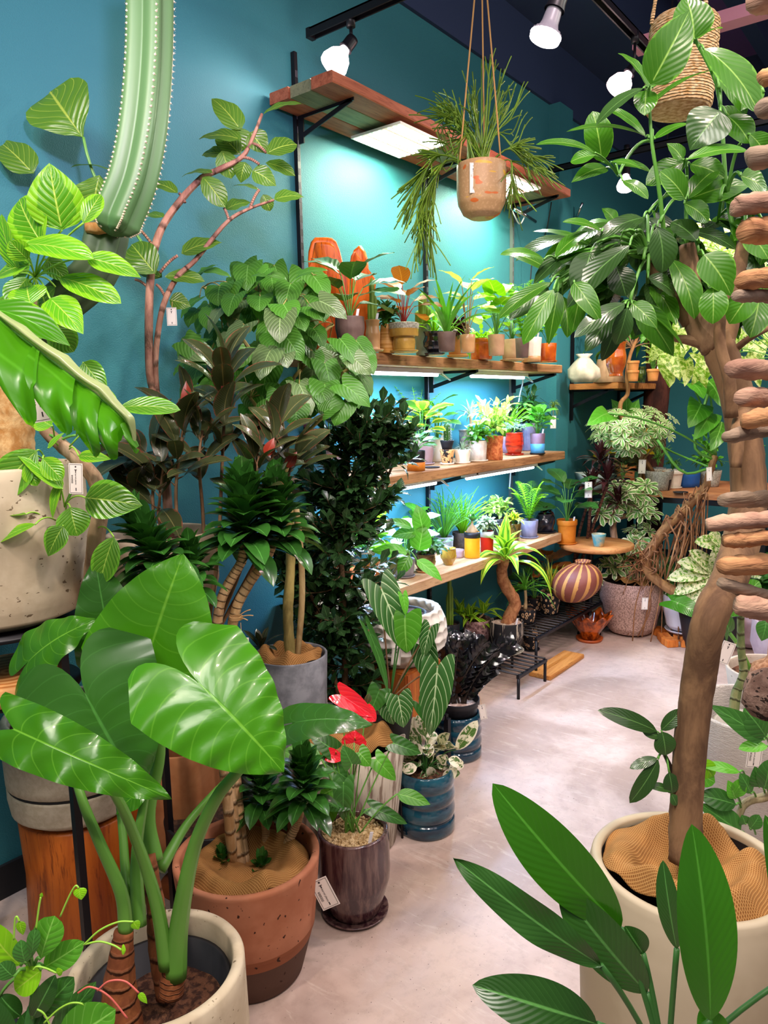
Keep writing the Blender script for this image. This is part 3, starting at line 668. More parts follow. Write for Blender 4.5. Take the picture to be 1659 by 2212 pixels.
def grow(P, kind, H, Wd, seed=0, mat=None, stem=None):
    """put a plant of a kind into pot P; H height above soil, Wd overall width (metres)"""
    rng = random.Random(seed); g, gs = G(), G(); b = P.top; R = Wd/2*(1.18 if kind in ('heart', 'aroid', 'rubber', 'fid', 'bushy', 'corn') else 1); mt = mat; st = stem
    if kind == 'strap': rosette(g, b, max(12, int(14)), H*1.15, .014+H*.03, rng, (25, 85), .35, 'spa', fold=.5, nu=10, nv=2); mt = mt or 'gre'
    elif kind == 'grass': rosette(g, b, 34, H*1.2, .007, rng, (20, 88), .6, 'spa', fold=.5, nu=9, nv=2); mt = mt or 'lime'
    elif kind == 'sword': rosette(g, b, 12, H*1.05, max(.016, H*.07), rng, (62, 88), .05, 'lan', fold=.5, nu=9, nv=2, spread=.01); mt = mt or 'gre'
    elif kind == 'rosette':
        gs.tube([b, b+UP*H*.3], .006, 8); rosette(g, b+UP*H*.25, 16, max(R, H*.7)*1.1, .03+R*.12, rng, (5, 80), .4, 'lan', fold=.35, nu=8, nv=4); mt = mt or 'gre'
    elif kind == 'corn':
        rosette(g, b+UP*.01, 13, max(R, H)*1.05, .035+H*.09, rng, (15, 80), .45, 'lan', fold=.3, nu=10, nv=4, wave=.03); mt = mt or 'dra'
    elif kind in ('heart', 'aroid', 'rubber', 'fid'):
        n = {'heart': 15, 'aroid': 12, 'rubber': 13, 'fid': 11}[kind]
        for i in range(n):
            az = i*2.4+rng.uniform(-.3, .3); f = (i+.6)/n; rr = R*.62*(1-f*.5)*rng.uniform(.5, 1); z = H*(.25+.6*f)
            h = np.array([math.cos(az), math.sin(az), 0]); q = b+h*rr*.7+UP*z
            l = min(R*1.2, H)*rng.uniform(.6, .9)*(1.3 if kind != 'heart' else 1.0)
            gs.tube(bez(b+h*.004, q, (h*-.1*rr), 6), .0018, 5)
            T = q+h*l*.75+UP*l*(.5*f-.15); leaf(g, q, T, UP-h*.4+TOC*.3, l*(.75 if kind == 'heart' else .48), 'hea' if kind == 'heart' else 'ell', .08, .15, .03, nu=8, nv=6, rnd=rng.random())
        mt = mt or 'gre'
    elif kind == 'bushy':
        bush(g, gs, b, b+UP*H*.58, (R*.95, R*.95, H*.46), 18, 9, .024+.20*min(R, H), .012+.09*min(R, H), rng, 'ell', .005, pet=.003, nu=4, nv=2, t0=.2); mt = mt or 'gre'
    elif kind == 'fine':
        bush(g, gs, b, b+UP*H*.58, (R*.95, R*.95, H*.46), 22, 14, .016+.03*R, .005, rng, 'lan', .004, pet=.0, nu=3, nv=2, t0=.2); mt = mt or 'gre'
    elif kind == 'thin': spike(g, b, 70, H, .0022, rng, .7, .5, 4); mt = mt or 'gre'
    elif kind == 'snake': spike(g, b, 16, H, .0045, rng, .25, .08, 6, .1); mt = mt or 'lime'
    elif kind == 'cactus':
        ribbed(g, b, b+UP*H, R, 9); mt = mt or 'gred'
        gsp = G()
        for i in range(9):
            for k in range(int(H/.007)):
                a = i*2*PI/9; z = .006+k*.007
                if z > H*.95: continue
                p = b+np.array([math.cos(a)*R*1.08, math.sin(a)*R*1.08, z])
                for s_ in range(2): gsp.tube([p, p+np.array([math.cos(a+rng.uniform(-.8, .8)), math.sin(a+rng.uniform(-.8, .8)), rng.uniform(-.5, .7)])*.009], [.0005, .0002], 3, cap=False)
        gsp.build('spines', plain('spine_white', '#f0ece8', .6), P.t)
    elif kind == 'column':
        for (dx, hh, r_) in ((0, 1, .42), (.5, .62, .3), (-.5, .5, .28)): ribbed(g, b+RH*R*dx, b+RH*R*dx+UP*H*hh, R*r_, 6, 24, .2)
        mt = mt or 'olv'
    elif kind == 'fern':
        for i in range(12):
            az = i*2.4; h = np.array([math.cos(az), math.sin(az), 0]); f = rng.uniform(.6, 1)
            frond(g, b, b+h*R*f+UP*H*(.5+.45*rng.random()), UP*H*.18, .035+R*.14, 18, .010, rng)
        mt = mt or 'fern'
    elif kind == 'trail':
        for i in range(22):
            az = i*2.4; h = np.array([math.cos(az), math.sin(az), 0]); f = rng.uniform(.6, 1); q = b+h*P.rt*.9+UP*.02
            dn = rng.uniform(.15, 1)*H; e = q+h*(R-P.rt)*f-UP*dn
            if i % 3 == 0: e = q+h*R*.5+UP*H*.5
            pa = smooth([b, b+h*P.rt*.6+UP*H*.25, q+h*.02+UP*.02, e], 9)
            for a_, c_ in zip(pa[:-1:2], pa[2::2]): leaf(g, a_, c_+(c_-a_)*.15, h+UP*.3, .018, 'ell', nu=5, nv=2, fold=.1, rnd=rng.random())
        mt = mt or 'lime'
    elif kind == 'succ':
        for i in range(70):
            az = rng.uniform(0, 6.3); rr = R*math.sqrt(rng.random()); q = b+np.array([math.cos(az)*rr, math.sin(az)*rr, H*(.35+.5*rng.random())*(1-.5*(rr/R)**2)])
            rosette(g, q, 9, .009, .006, rng, (0, 75), 0, 'obo', nu=3, nv=2)
        gs.tube([b, b+UP*H*.4], .004, 6); mt = mt or 'blue'
    elif kind == 'palm':
        gs.tube(bez(b, b+UP*H*.45, (.006, 0, 0)), [.011]*3+[.008]*7, 8); rosette(g, b+UP*H*.45, 26, max(R, H*.5)*1.15, .010, rng, (-5, 80), .45, 'spa', fold=.4, nu=9, nv=2); mt = mt or 'gre'; st = st or 'tan'
    elif kind == 'caudex':
        gs.lathe([(0, -.01), (R*.35, 0), (R*.42, H*.08), (R*.3, H*.2), (.006, H*.34), (.005, H*.5), (0, H*.5)], b, 20); rosette(g, b+UP*H*.46, 14, H*.45, .022, rng, (10, 80), .15, 'obo', nu=6, nv=4); mt = mt or 'gre'; st = st or 'tan'
    elif kind == 'feather':
        for i in range(9):
            az = i*2.4; h = np.array([math.cos(az), math.sin(az), 0]); frond(g, b+UP*H*.3, b+h*R*rng.uniform(.5, 1)+UP*H*rng.uniform(.55, 1), UP*H*.08, .03, 9, .013, rng, 'ell')
        gs.tube([b, b+UP*H*.35], .003, 6); mt = mt or 'lime'
    mt = mt or 'gre'
    if gs.n: gs.build('stem', S_[st or 'gre'], P.t)
    if g.n: g.build('foliage', L_[mt], P.t)
def stake(P, side=.6, h=.035, ang=.2):
    g = G(); c = P.top+RH*P.rt*side*.8+TOC*P.rt*.5; g.box((-.0045, -.0006, -.01), (.0045, .0006, h), ax=np.array([RH, FH, unit(UP+RH*ang)]), c=c); g.build('plant_label', WHITE, P.t, False)
def text_mesh(s, size, c, ax, mat, parent, name='lettering', align='LEFT'):
    cu = bpy.data.curves.new(name, 'FONT'); cu.body = s; cu.size = size; cu.align_x = align; cu.extrude = .00005
    o = bpy.data.objects.new(name+'_tmp', cu); C.collection.objects.link(o)
    dg = bpy.context.evaluated_depsgraph_get(); me = bpy.data.meshes.new_from_object(o.evaluated_get(dg))
    bpy.data.objects.remove(o); X, Y, Z = [np.array(a, float) for a in ax]
    off = np.array(parent['_loc'])
    for v in me.vertices:
        q = np.array(c)+X*v.co.x+Y*v.co.y+Z*v.co.z-off; v.co = q
    me.materials.clear(); me.materials.append(mat)
    ob = bpy.data.objects.new(name, me); C.collection.objects.link(ob); ob.parent = parent; ob['_loc'] = parent['_loc']; return ob
INK = plain('ink', '#2a2226', .7); CARD = plain('card_paper', '#ece2da', .7)
def price_tag(px, py, d, w, h, rot, label, string=None, yaw=0.0, price='¥8800', detail=True):
    """hanging paper tag centred on the place seen at (px,py); rot tilts it clockwise"""
    c = PD(px, py, d)
    n = unit(TOC+RH*yaw); X = unit(np.cross(UP, n)); Y0 = np.cross(n, X)
    a = math.radians(rot); Xr = X*math.cos(a)-Y0*math.sin(a); Yr = X*math.sin(a)+Y0*math.cos(a)
    t = thing('price_tag', label, 'price tag', c)
    g = G(); P = []
    g.box((-w/2, -h/2, -.0004), (w/2, h/2, .0004), ax=np.array([Xr, Yr, n]), c=c); g.build('card', CARD, t, False)
    f = c+n*.0006; g = G(); b = w*.07; l = max(.0004, w*.018)
    for (x0, y0, x1, y1) in ((-w/2+b, h/2-b-l, w/2-b, h/2-b), (-w/2+b, -h/2+b, w/2-b, -h/2+b+l), (-w/2+b, -h/2+b, -w/2+b+l, h/2-b), (w/2-b-l, -h/2+b, w/2-b, h/2-b), (-w*.03, h*.19, .0+w*.03, h*.29), (-w*.09, h*.28, w*.09, h*.30), (-w*.03, -h*.40, w*.03, -h*.30)):
        g.box((x0, y0, 0), (x1, y1, .0002), ax=np.array([Xr, Yr, n]), c=f)
    g.lathe([(0, .0003), (w*.05, .0003), (w*.06, 0)], f+Yr*h*.39, 12, ax=np.array([Xr, Yr, n])); g.build('print', INK, t, False)
    if detail:
        down, rgt = -Yr, Xr
        text_mesh('barrel plants', w*.16, f+Yr*h*.17-Xr*w*.05, (down, rgt, n), INK, t)
        text_mesh(price, w*.20, f+Yr*h*.12-Xr*w*.33, (down, rgt, n), INK, t, 'price')
    if string is not None:
        g = G(); s0 = PD(*string); g.tube(bez(c+Yr*h*.42, s0, (0, 0, -.004), 8), .0007, 5); g.build('string', plain('jute_string', '#b08a5c', .9), t)
    return t
def burlapmat():
    if 'burlap' in MC: return MC['burlap']
    t = NT('burlap'); oc = t.coord()
    uv = t.new('ShaderNodeUVMap'); sp = t.new('ShaderNodeSeparateXYZ'); t.l.new(uv.outputs[0], sp.inputs[0])
    a = t.math('SINE', t.math('MULTIPLY', sp.outputs[0], 1650)); b = t.math('SINE', t.math('MULTIPLY', sp.outputs[1], 1650)); wv = t.math('MAXIMUM', a, b)
    n = t.noise(oc, 30, 4)
    c = t.mix(n, rgb('#a0733f'), rgb('#bf935c')); c = t.mix(t.ss(wv, .1, .9), rgb('#84572e'), c)
    t.base(c, .9, .1); t.bump(wv, .35, .0015); MC['burlap'] = t.m; return t.m
def burlap(c, r, label, amp=.03, seed=0, hole=None, rise=.02, n=72, squash=1.0):
    """crumpled sheet of sacking spread over the soil, gathered in folds"""
    rs = np.random.RandomState(seed); u = np.linspace(-1, 1, n)
    X, Y = np.meshgrid(u, u, indexing='ij'); R = np.sqrt(X**2+Y**2); k = np.where(R > 0, np.maximum(np.abs(X), np.abs(Y))/(R+1e-9), 1)
    X2, Y2 = X*k, Y*k; R = np.sqrt(X2**2+Y2**2); th = np.arctan2(Y2, X2)
    Z = np.zeros_like(X)
    for i in range(9):
        a = rs.uniform(0, PI); f = rs.uniform(1.6, 4.2); p = rs.uniform(0, 6); Z += (1-np.sqrt(.02+np.square(np.sin(f*(X2*math.cos(a)+Y2*math.sin(a))+p+1.2*np.sin(3*(X2*math.sin(a)-Y2*math.cos(a))+p)))))*rs.uniform(.3, 1)/4
    wob = sum(np.sin(th*m_+rs.uniform(0, 6))*rs.uniform(.01, .03) for m_ in (3, 5, 8))
    Z = Z*amp+rise*np.exp(-((R-.72)/.25)**2)-rise*.4*np.exp(-(R/.22)**2)
    Z = Z-Z.min()*.8; rr = r*(1+wob*.8*R)
    P = np.stack([c[0]+X2*rr, c[1]+Y2*rr*squash, c[2]+Z], -1)
    g = G(); g.grid(P, np.stack([X2*r, Y2*r], -1), .5)
    o = g.build('burlap_cloth', burlapmat(), loc=c, solid=.002); return tag(o, label, 'burlap')
# ------------------------------------------------------------------ pot materials
PM = dict(
 brown=potmat('glaze_brown_ribbed', '#5c4640', '#6e574e', rough=.6), tan=potmat('glaze_tan', '#b98a5a', '#c99c6c', rough=.35, coat=.3),
 must=potmat('glaze_mustard', '#a8823a', '#c09a4a', rough=.2, coat=.6), gry=potmat('speckled_grey_clay', '#8e8a7c', '#b3aea0', scale=140, rough=.8, thr=(.45, .55)),
 sage=potmat('sage_ribbed', '#6f7f6c', '#7f8e7a', rough=.5), blk=potmat('glaze_black', '#17171c', '#24242c', rough=.15, coat=.7), blkm=potmat('nursery_black', '#1b1b20', '#202026', rough=.5),
 terr=potmat('terracotta_wicker', '#c07a40', '#d08c52', rough=.8), orr=potmat('orange_stripe', '#c98a3c', '#e0a862', scale=4, stretch=(.1, .1, 22), thr=(.47, .53), rough=.5),
 clay=potmat('clay_tan', '#b28a68', '#c29a78', rough=.7), whi=potmat('white_ribbed', '#e8e0d0', '#f2ecdf', rough=.55), amb=potmat('amber_glaze', '#a84812', '#d0661c', scale=20, rough=.12, coat=.8),
 pin=potmat('pinkish_grey', '#a08890', '#b09aa0', rough=.6), cream=potmat('cream_zigzag', '#e0d4c8', '#cdbdb0', scale=30, rough=.6), rough=potmat('rough_terracotta', '#b8562c', '#e08a52', scale=60, rough=.8, bump=.8, bd=.01),
 red=potmat('red_lava_glaze', '#8a1e0c', '#d03414', scale=18, rough=.2, coat=.6, stretch=(1, 1, 3)), mauve=potmat('mauve_clay', '#8c7088', '#9a7e94', rough=.6), blue=potmat('sky_blue', '#4fa0d8', '#5fb0e4', rough=.5),
 bronze=potmat('bronze_glaze', '#5a5a5e', '#a08a7a', scale=25, rough=.15, coat=.8), lil=potmat('lilac_lattice', '#7a7a98', '#9090ac', rough=.55), red2=potmat('bright_red', '#e02414', '#ea2e1c', rough=.5), yel=potmat('bright_yellow', '#e09a10', '#eaa41a', rough=.5),
 frost=plain('frosted_white', '#dfe4f2', .4), gold=potmat('gold_glaze', '#9a7828', '#c09a40', rough=.2, coat=.6), slate=potmat('slate_pattern', '#8a8488', '#9d969a', rough=.6), shell=potmat('brown_shell', '#7a5a34', '#a8834e', scale=40, rough=.4),
 dgl=potmat('dark_speckle_glaze', '#1c2414', '#7a5a20', scale=35, rough=.2, coat=.6, stretch=(1, 1, .5)), chev=potmat('chevron_grey', '#6a6e6e', '#8c9090', scale=60, rough=.5), orp=potmat('orange_glaze', '#c8701a', '#d88428', rough=.5),
 bk2=potmat('dark_brown_stone', '#2c2420', '#4a3c34', scale=40, rough=.7), blkcr=potmat('black_crumple', '#1a1a24', '#2c2c3a', rough=.3, coat=.4), teal=potmat('teal_rim', '#1a8a98', '#d0a868', scale=8, rough=.3, coat=.4),
)
Z2, Z3, Z4 = 1.596, 1.121, .657
def shelfpot(name, label, cat, px, yb, yt, wt, wb, z, mat, kind='cyl', soil='dark', plant=None, sauce=None, mod=None, back=0.0, st=False, depth=.10, grp=None, band=None, **kw):
    c, rb, rt_, h = spot(px, yb, yt, wt, wb, z)
    if back: 
        k = 1+back/np.linalg.norm(c[:2]); c = np.array([c[0]*k, c[1]*k, c[2]]); rb *= k; rt_ *= k; h = zat(c-FH*rt_, yt)-z
    lim = W-.03-max(rb, rt_)*1.08
    if z in (Z2, Z3, Z4) and c[1] > lim: 
        k = lim/c[1]; c = np.array([c[0]*k, lim, c[2]])
    P = Pot(name, label, cat, c, rb, rt_, h, PM[mat] if isinstance(mat, str) else mat, kind, soil, depth, mod=mod, saucer=(PM[sauce] if isinstance(sauce, str) else sauce, 1.25) if sauce else None, group=grp, **kw)
    if band:                         # a separate coloured lower cup or foot
        a, b, m2 = band; g = G(); r1 = rb+(rt_-rb)*a+.0025; r2 = rb+(rt_-rb)*b+.0025
        g.lathe([(0, h*a), (r1, h*a), (r2, h*b), (r2-.004, h*b+.002), (r2-.004, h*b-.01)], c, 40); g.build('lower_cup', PM[m2], P.t)
    if plant:
        k_, Hpx, Wpx, *r_ = plant; d = (c-O)@fw; opt = r_[0] if r_ else {}
        Hh = max(.02, zat((c[0], c[1]), Hpx)-P.zi); grow(P, k_, Hh, Wpx*d/F, seed=int(px+yb), **opt)
    if st: stake(P)
    return P
RB = ridge
# ---- row at eye height
shelfpot('potted_philodendron', 'broad green philodendron in dark brown ribbed pot, far left on the eye height shelf', 'potted plant', 757, 748, 682, 62, 52, Z2, 'brown', 'soft', plant=('aroid', 560, 190, dict(mat='gred')), sauce='brown', mod=RB(22, .035), st=True)
shelfpot('potted_cactus', 'small column cactus grafted in a two tier tan glazed pot beside the brown ribbed pot', 'potted plant', 806, 758, 690, 32, 38, Z2, 'tan', 'urn', plant=('column', 600, 26), sauce='tan', st=True)
shelfpot('striped_pot', 'orange and cream striped cone pot half hidden behind the mustard pot', 'potted plant', 836, 760, 700, 26, 36, Z2, 'orr', 'cyl', back=.05, plant=('bushy', 660, 50, dict(mat='gred')))
shelfpot('potted_philodendron', 'philodendron with orange new leaves in a grey topped mustard pot', 'potted plant', 873, 760, 695, 64, 50, Z2, 'must', 'two', plant=('rubber', 600, 110, dict(mat='copper', stem='red')), sauce='must', band=(.60, .99, 'gry'))
shelfpot('potted_cactus', 'knobbly grey green cactus in a sage ribbed cylinder behind the black pot', 'potted plant', 914, 765, 700, 36, 30, Z2, 'sage', 'cyl', plant=('column', 632, 42), back=.06)
shelfpot('potted_screw_pine', 'tall strap leaved plant with spidery runners in a glossy black pot', 'potted plant', 938, 766, 715, 54, 38, Z2, 'blk', 'urn', plant=('grass', 640, 150, dict(mat='lime')), sauce='blk')
shelfpot('potted_screw_pine', 'upright sword leaved plant behind the glossy black pot', 'potted plant', 965, 756, 716, 40, 34, Z2, 'brown', 'cyl', plant=('strap', 560, 150, dict(mat='gre')), back=.07)
shelfpot('potted_begonia', 'wine leaved begonia in a terracotta basket weave pot on a saucer', 'potted plant', 989, 770, 727, 46, 38, Z2, 'terr', 'cyl', plant=('bushy', 696, 56, dict(mat='dark')), sauce='orr', mod=RB(26, .02), st=True)
shelfpot('potted_dumb_cane', 'pale speckled dumb cane standing behind the basket weave pot', 'potted plant', 1010, 758, 722, 34, 30, Z2, 'tan', 'cyl', plant=('fid', 582, 110, dict(mat='pale', stem='tan')), back=.08)
shelfpot('potted_orchid_cactus', 'orchid cactus with flat stems hanging from a ribbed amber pot over the shelf edge', 'potted plant', 1040, 776, 730, 56, 44, Z2, 'amb', 'lip', plant=('trail', 690, 105, dict(mat='lime')), mod=RB(18, .03))
shelfpot('potted_pothos', 'lime green marbled pothos behind the orchid cactus', 'potted plant', 1072, 765, 722, 36, 32, Z2, 'clay', 'cyl', plant=('heart', 604, 120, dict(mat='lime')), back=.07)
shelfpot('potted_wax_plant', 'dark leaved small plant in an angular tan clay pot', 'potted plant', 1106, 779, 732, 46, 42, Z2, 'clay', 'cyl', plant=('rubber', 676, 66, dict(mat='gred')), sauce='clay', ns=8)
shelfpot('potted_aralia', 'tall feathery green plant rising behind the angular tan pot', 'potted plant', 1128, 770, 730, 30, 26, Z2, 'brown', 'cyl', plant=('fern', 596, 100, dict(mat='fern')), back=.07)
shelfpot('potted_succulent', 'small plant in a white ribbed pot with a wooden foot', 'potted plant', 1147, 782, 728, 44, 38, Z2, 'whi', 'cyl', plant=('fid', 668, 56, dict(mat='gre')), mod=RB(30, .03), band=(0, .24, 'tan'), st=True)
shelfpot('potted_fig', 'small pale green fig in a shiny amber pot, right end of the eye height shelf', 'potted plant', 1184, 782, 741, 36, 32, Z2, 'amb', 'cyl', plant=('heart', 650, 70, dict(mat='gre')), sauce='amb')
# carved orange vessel, a hollow burl standing upright
c = PY(738, 700, 1.96); c = np.array([c[0], 1.98, Z2]); t = thing('carved_wood_vessel', 'tall glowing orange carved wood vessel with a wavy lip behind the brown ribbed pot', 'vessel', c)
g = G(); d = (c-O)@fw; s_ = 1/(F/d)
nu, nv = 34, 61; th = np.linspace(0, 2*PI, nv); uu = np.linspace(0, 1, nu)
lt = np.cos(th); ht = (zat(c, 508)-Z2)*(1-.30*np.exp(-((lt-.30)/.20)**2)-.45*np.clip(np.abs(lt)-.55, 0, 1)/.45)*np.where(np.sin(th) > 0, 1, .9)
A, B_ = np.meshgrid(uu, th, indexing='ij'); Hh = ht[None, :]*A
rr = .055+.075*A**.7+.012*np.sin(B_*5+A*4)+.008*np.sin(B_*9)
def _vp(r_, z_): return c+RH*(r_*np.cos(B_)*1.15)[..., None]+FH*(r_*np.sin(B_)*.50-.03)[..., None]+UP*z_[..., None]
outp = _vp(rr, Hh); rr2 = rr-.012; inn = _vp(rr2, np.maximum(Hh-.002, .03))
full = np.concatenate([outp, inn[::-1]], 0)[:, ::-1]; g.grid(full)
g.build('vessel_body', woodmat('orange_burl', '#b8480c', '#e8721c', '#6e2606', 2, 4, .35), t)
# ---- middle shelf
mk = [
 ('potted_croton', 'wine leaved plant in a grey vase, far left on the middle shelf', 716, 1026, 965, 44, 30, 'pin', 'soft', ('rubber', 868, 120, dict(mat='dark')), None, {}),
 ('potted_snake_plant', 'cluster of pale upright spikes in a dark pot behind the dark shrub', 826, 1012, 975, 50, 44, 'blkm', 'cyl', ('snake', 882, 60, dict(mat='lime')), None, dict(back=.06)),
 ('potted_wax_vine', 'dark leaved vine in a black pot with orange foot', 899, 1018, 975, 40, 36, 'blkm', 'cyl', ('rubber', 930, 90, dict(mat='gred')), None, dict(band=(0, .42, 'orp'))),
 ('potted_prayer_plant', 'yellow and white prayer plant in a mauve grey pot', 914, 1006, 957, 50, 40, 'pin', 'cyl', ('rubber', 872, 105, dict(mat='yel')), 'pin', dict(back=.03, st=True)),
 ('potted_croton', 'narrow yellow leaved croton behind the prayer plant', 905, 990, 955, 34, 30, 'blkm', 'cyl', ('feather', 828, 110, dict(mat='lime')), None, dict(back=.09)),
 ('potted_fig', 'broad leaved young fig in a white faceted pot on the middle shelf', 945, 1000, 947, 34, 30, 'whi', 'cyl', ('fid', 858, 80, dict(mat='gre')), None, dict(back=.05, st=True)),
 ('potted_spider_plant', 'small spider plant in a white ridged pot', 999, 1002, 972, 36, 28, 'whi', 'cyl', ('grass', 948, 54, dict(mat='silv')), 'whi', {}),
 ('potted_succulent', 'low plant in a cream zigzag pot on a saucer', 1032, 998, 953, 40, 36, 'cream', 'cyl', ('bushy', 928, 60, dict(mat='gre')), 'whi', dict(mod='z')),
 ('bronze_owl_vase', 'shiny bronze vase with wavy lip, behind the cream zigzag pot', 1016, 968, 918, 40, 34, 'bronze', 'belly', ('palm', 852, 100, dict(mat='silv')), None, dict(back=.06, mod='w')),
 ('potted_bamboo', 'light green leafy plant in a rough terracotta pot', 1067, 994, 943, 38, 36, 'rough', 'cyl', ('bushy', 852, 110, dict(mat='pale')), None, dict(mod='l')),
 ('potted_stonecrop', 'blue grey stonecrop in a red lava glazed pot', 1111, 984, 936, 38, 34, 'red', 'belly', ('succ', 896, 54, {}), 'red', {}),
 ('potted_coral_plant', 'yellow green branching plant behind the stonecrop', 1092, 975, 940, 32, 30, 'mauve', 'cyl', ('thin', 862, 110, dict(mat='lime')), None, dict(back=.08)),
 ('potted_coffee_plant', 'glossy dark green coffee plant in a lilac ribbed pot', 1140, 975, 915, 32, 30, 'lil', 'cyl', ('bushy', 845, 120, dict(mat='gred')), None, dict(back=.05, mod='r')),
 ('potted_fiddle_plant', 'bright green plant in a mauve cup over a sky blue base', 1161, 982, 937, 32, 27, 'mauve', 'cyl', ('heart', 872, 70, dict(mat='gre')), 'blkm', dict(band=(0, .5, 'blue'), st=True)),
]
MOD = {'z': lambda R, Z, th: (R*(1+.02*np.sin(th*12+np.sin(Z*160)*1.5)), Z), 'w': lambda R, Z, th: (R*(1+.08*np.sin(th*4+Z*30)), Z), 'l': lambda R, Z, th: (R*(1+.05*np.sin(th*5+Z*60)+.03*np.sin(th*9-Z*130)), Z), 'r': RB(16, .04),
       'd': lambda R, Z, th: (R*(1+.05*np.sin(th*14)*np.sin(Z*260)), Z), 'c': lambda R, Z, th: (R*(1+.10*np.sin(th*3+Z*50)+.05*np.sin(th*7-Z*110)), Z)}
for (n_, lab, px, yb, yt, wt, wb, mt, kd, pl, sc, kw) in mk:
    kw = dict(kw); m_ = MOD[kw.pop('mod')] if 'mod' in kw else None
    shelfpot(n_, lab, 'vase' if 'vase' in n_ else 'potted plant', px, yb, yt, wt, wb, Z3, mt, kd, plant=pl, sauce=sc, mod=m_, **kw)
c, rb, rt_, h = spot(966, 1004, 972, 32, 22, Z3)
P = Pot('patterned_cup', 'small black and apricot patterned cup carrying the cactus pot', 'cup', c, rb, rt_, h, potmat('cup_pattern', '#e8a86c', '#1c1a1a', scale=55, thr=(.5, .54), rough=.4), 'cyl', None, .2, saucer=(PM['whi'], 1.4))
c2 = np.array([c[0], c[1], Z3+h+.0015])
P2 = Pot('potted_cactus', 'spiny white cactus in a small black pot stacked on the patterned cup', 'potted plant', c2, rb*.95, rt_*.95, .04, PM['blkm'], 'cyl', 'gravel'); grow(P2, 'cactus', .085, .03, 3)
g = G(); c = PZ(932, 1010, Z3); g.lathe([(0, 0), (.035, 0), (.04, .004), (.036, .004), (0, .002)], c, 32); tag(g.build('black_saucer', PM['blkm'], loc=c), 'empty flat black saucer on the middle shelf edge', 'saucer')
# ---- lowest shelf
lk = [
 ('potted_arrowhead', 'neon lime arrowhead plant low on the left of the lowest shelf', 800, 1240, 1200, 46, 38, 'terr', 'cyl', ('heart', 1105, 110, dict(mat='lime')), 'terr', dict(back=.10)),
 ('potted_fig', 'green bushy plant behind the dark shrub on the lowest shelf', 745, 1258, 1212, 44, 36, 'rough', 'cyl', ('bushy', 1110, 120, dict(mat='gre')), None, dict(back=.12)),
 ('potted_fig', 'silver leaved plant in a grey triangle patterned pot on a saucer', 874, 1250, 1212, 46, 38, 'slate', 'cyl', ('fid', 1128, 120, dict(mat='silv')), 'slate', dict(mod='d')),
 ('potted_begonia', 'dark leaved plant in a brown shell textured pot', 919, 1238, 1200, 42, 34, 'shell', 'belly', ('bushy', 1150, 90, dict(mat='gred')), 'terr', dict(mod='d')),
 ('potted_rubber_fig', 'round leaved fig standing in front of the lit back of the lowest shelf', 905, 1215, 1188, 34, 30, 'blkm', 'cyl', ('heart', 1085, 70, dict(mat='gre')), None, dict(back=.06)),
 ('gold_bowl', 'empty dimpled gold bowl near the yellow pot', 969, 1222, 1187, 32, 22, 'gold', 'belly', None, None, dict(mod='d', soil=None)),
 ('potted_jungle_cactus', 'bushy thread stemmed jungle cactus in a chevron patterned grey pot', 960, 1184, 1148, 38, 34, 'chev', 'cyl', ('thin', 1050, 130, dict(mat='gre')), None, dict(back=.04)),
 ('potted_mistletoe_cactus', 'wide mistletoe cactus in a dark brown stone pot', 999, 1176, 1138, 42, 38, 'bk2', 'cyl', ('thin', 1046, 120, dict(mat='lime')), None, dict(back=.08)),
 ('pink_dish', 'little pink dish beside the gold bowl', 990, 1206, 1190, 26, 22, 'pin', 'cyl', None, None, dict(soil=None)),
 ('potted_desert_rose', 'fat stemmed little tree in a black cup inside a bright yellow pot', 1020, 1207, 1152, 33, 33, 'yel', 'cyl', ('caudex', 1098, 60, dict(mat='gred')), None, dict(band=(.80, 1.0, 'blkm'), depth=.03)),
 ('potted_string_plant', 'small trailing plant in a frosted cup inside a bright red pot', 1052, 1196, 1150, 28, 27, 'red2', 'cyl', ('bushy', 1120, 44, dict(mat='silv')), None, dict(band=(.74, 1.0, 'frost'), depth=.03, back=.02)),
 ('potted_pitcher_vine', 'trailing vine in a plain black pot behind the red pot', 1080, 1168, 1122, 42, 36, 'blkm', 'cyl', ('bushy', 1075, 70, dict(mat='pale')), None, dict(back=.05)),
 ('potted_agave', 'cream edged plant in a dark speckled glazed pot with brown saucer', 1109, 1174, 1133, 34, 24, 'dgl', 'cyl', ('rosette', 1098, 62, dict(mat='yel')), 'terr', dict(st=True)),
 ('potted_asparagus_fern', 'tall feathery fern and a grey spotted leaf in a lilac lattice pot', 1143, 1164, 1126, 38, 32, 'lil', 'cyl', ('fern', 1030, 96, dict(mat='fern')), 'lil', dict(mod='d')),
]
for (n_, lab, px, yb, yt, wt, wb, mt, kd, pl, sc, kw) in lk:
    kw = dict(kw); m_ = MOD[kw.pop('mod')] if 'mod' in kw else None
    shelfpot(n_, lab, 'bowl' if 'bowl' in n_ else ('dish' if 'dish' in n_ else 'potted plant'), px, yb, yt, wt, wb, Z4, mt, kd, plant=pl, sauce=sc, mod=m_, **kw)
shelfpot('crumpled_black_pot', 'crumpled glossy black pot on a black tray, right end of the lowest shelf', 'pot', 1177, 1153, 1112, 34, 40, Z4, 'blkcr', 'belly', mod=MOD['c'], sauce='blkm', plant=('rosette', 1086, 36, dict(mat='dark')))
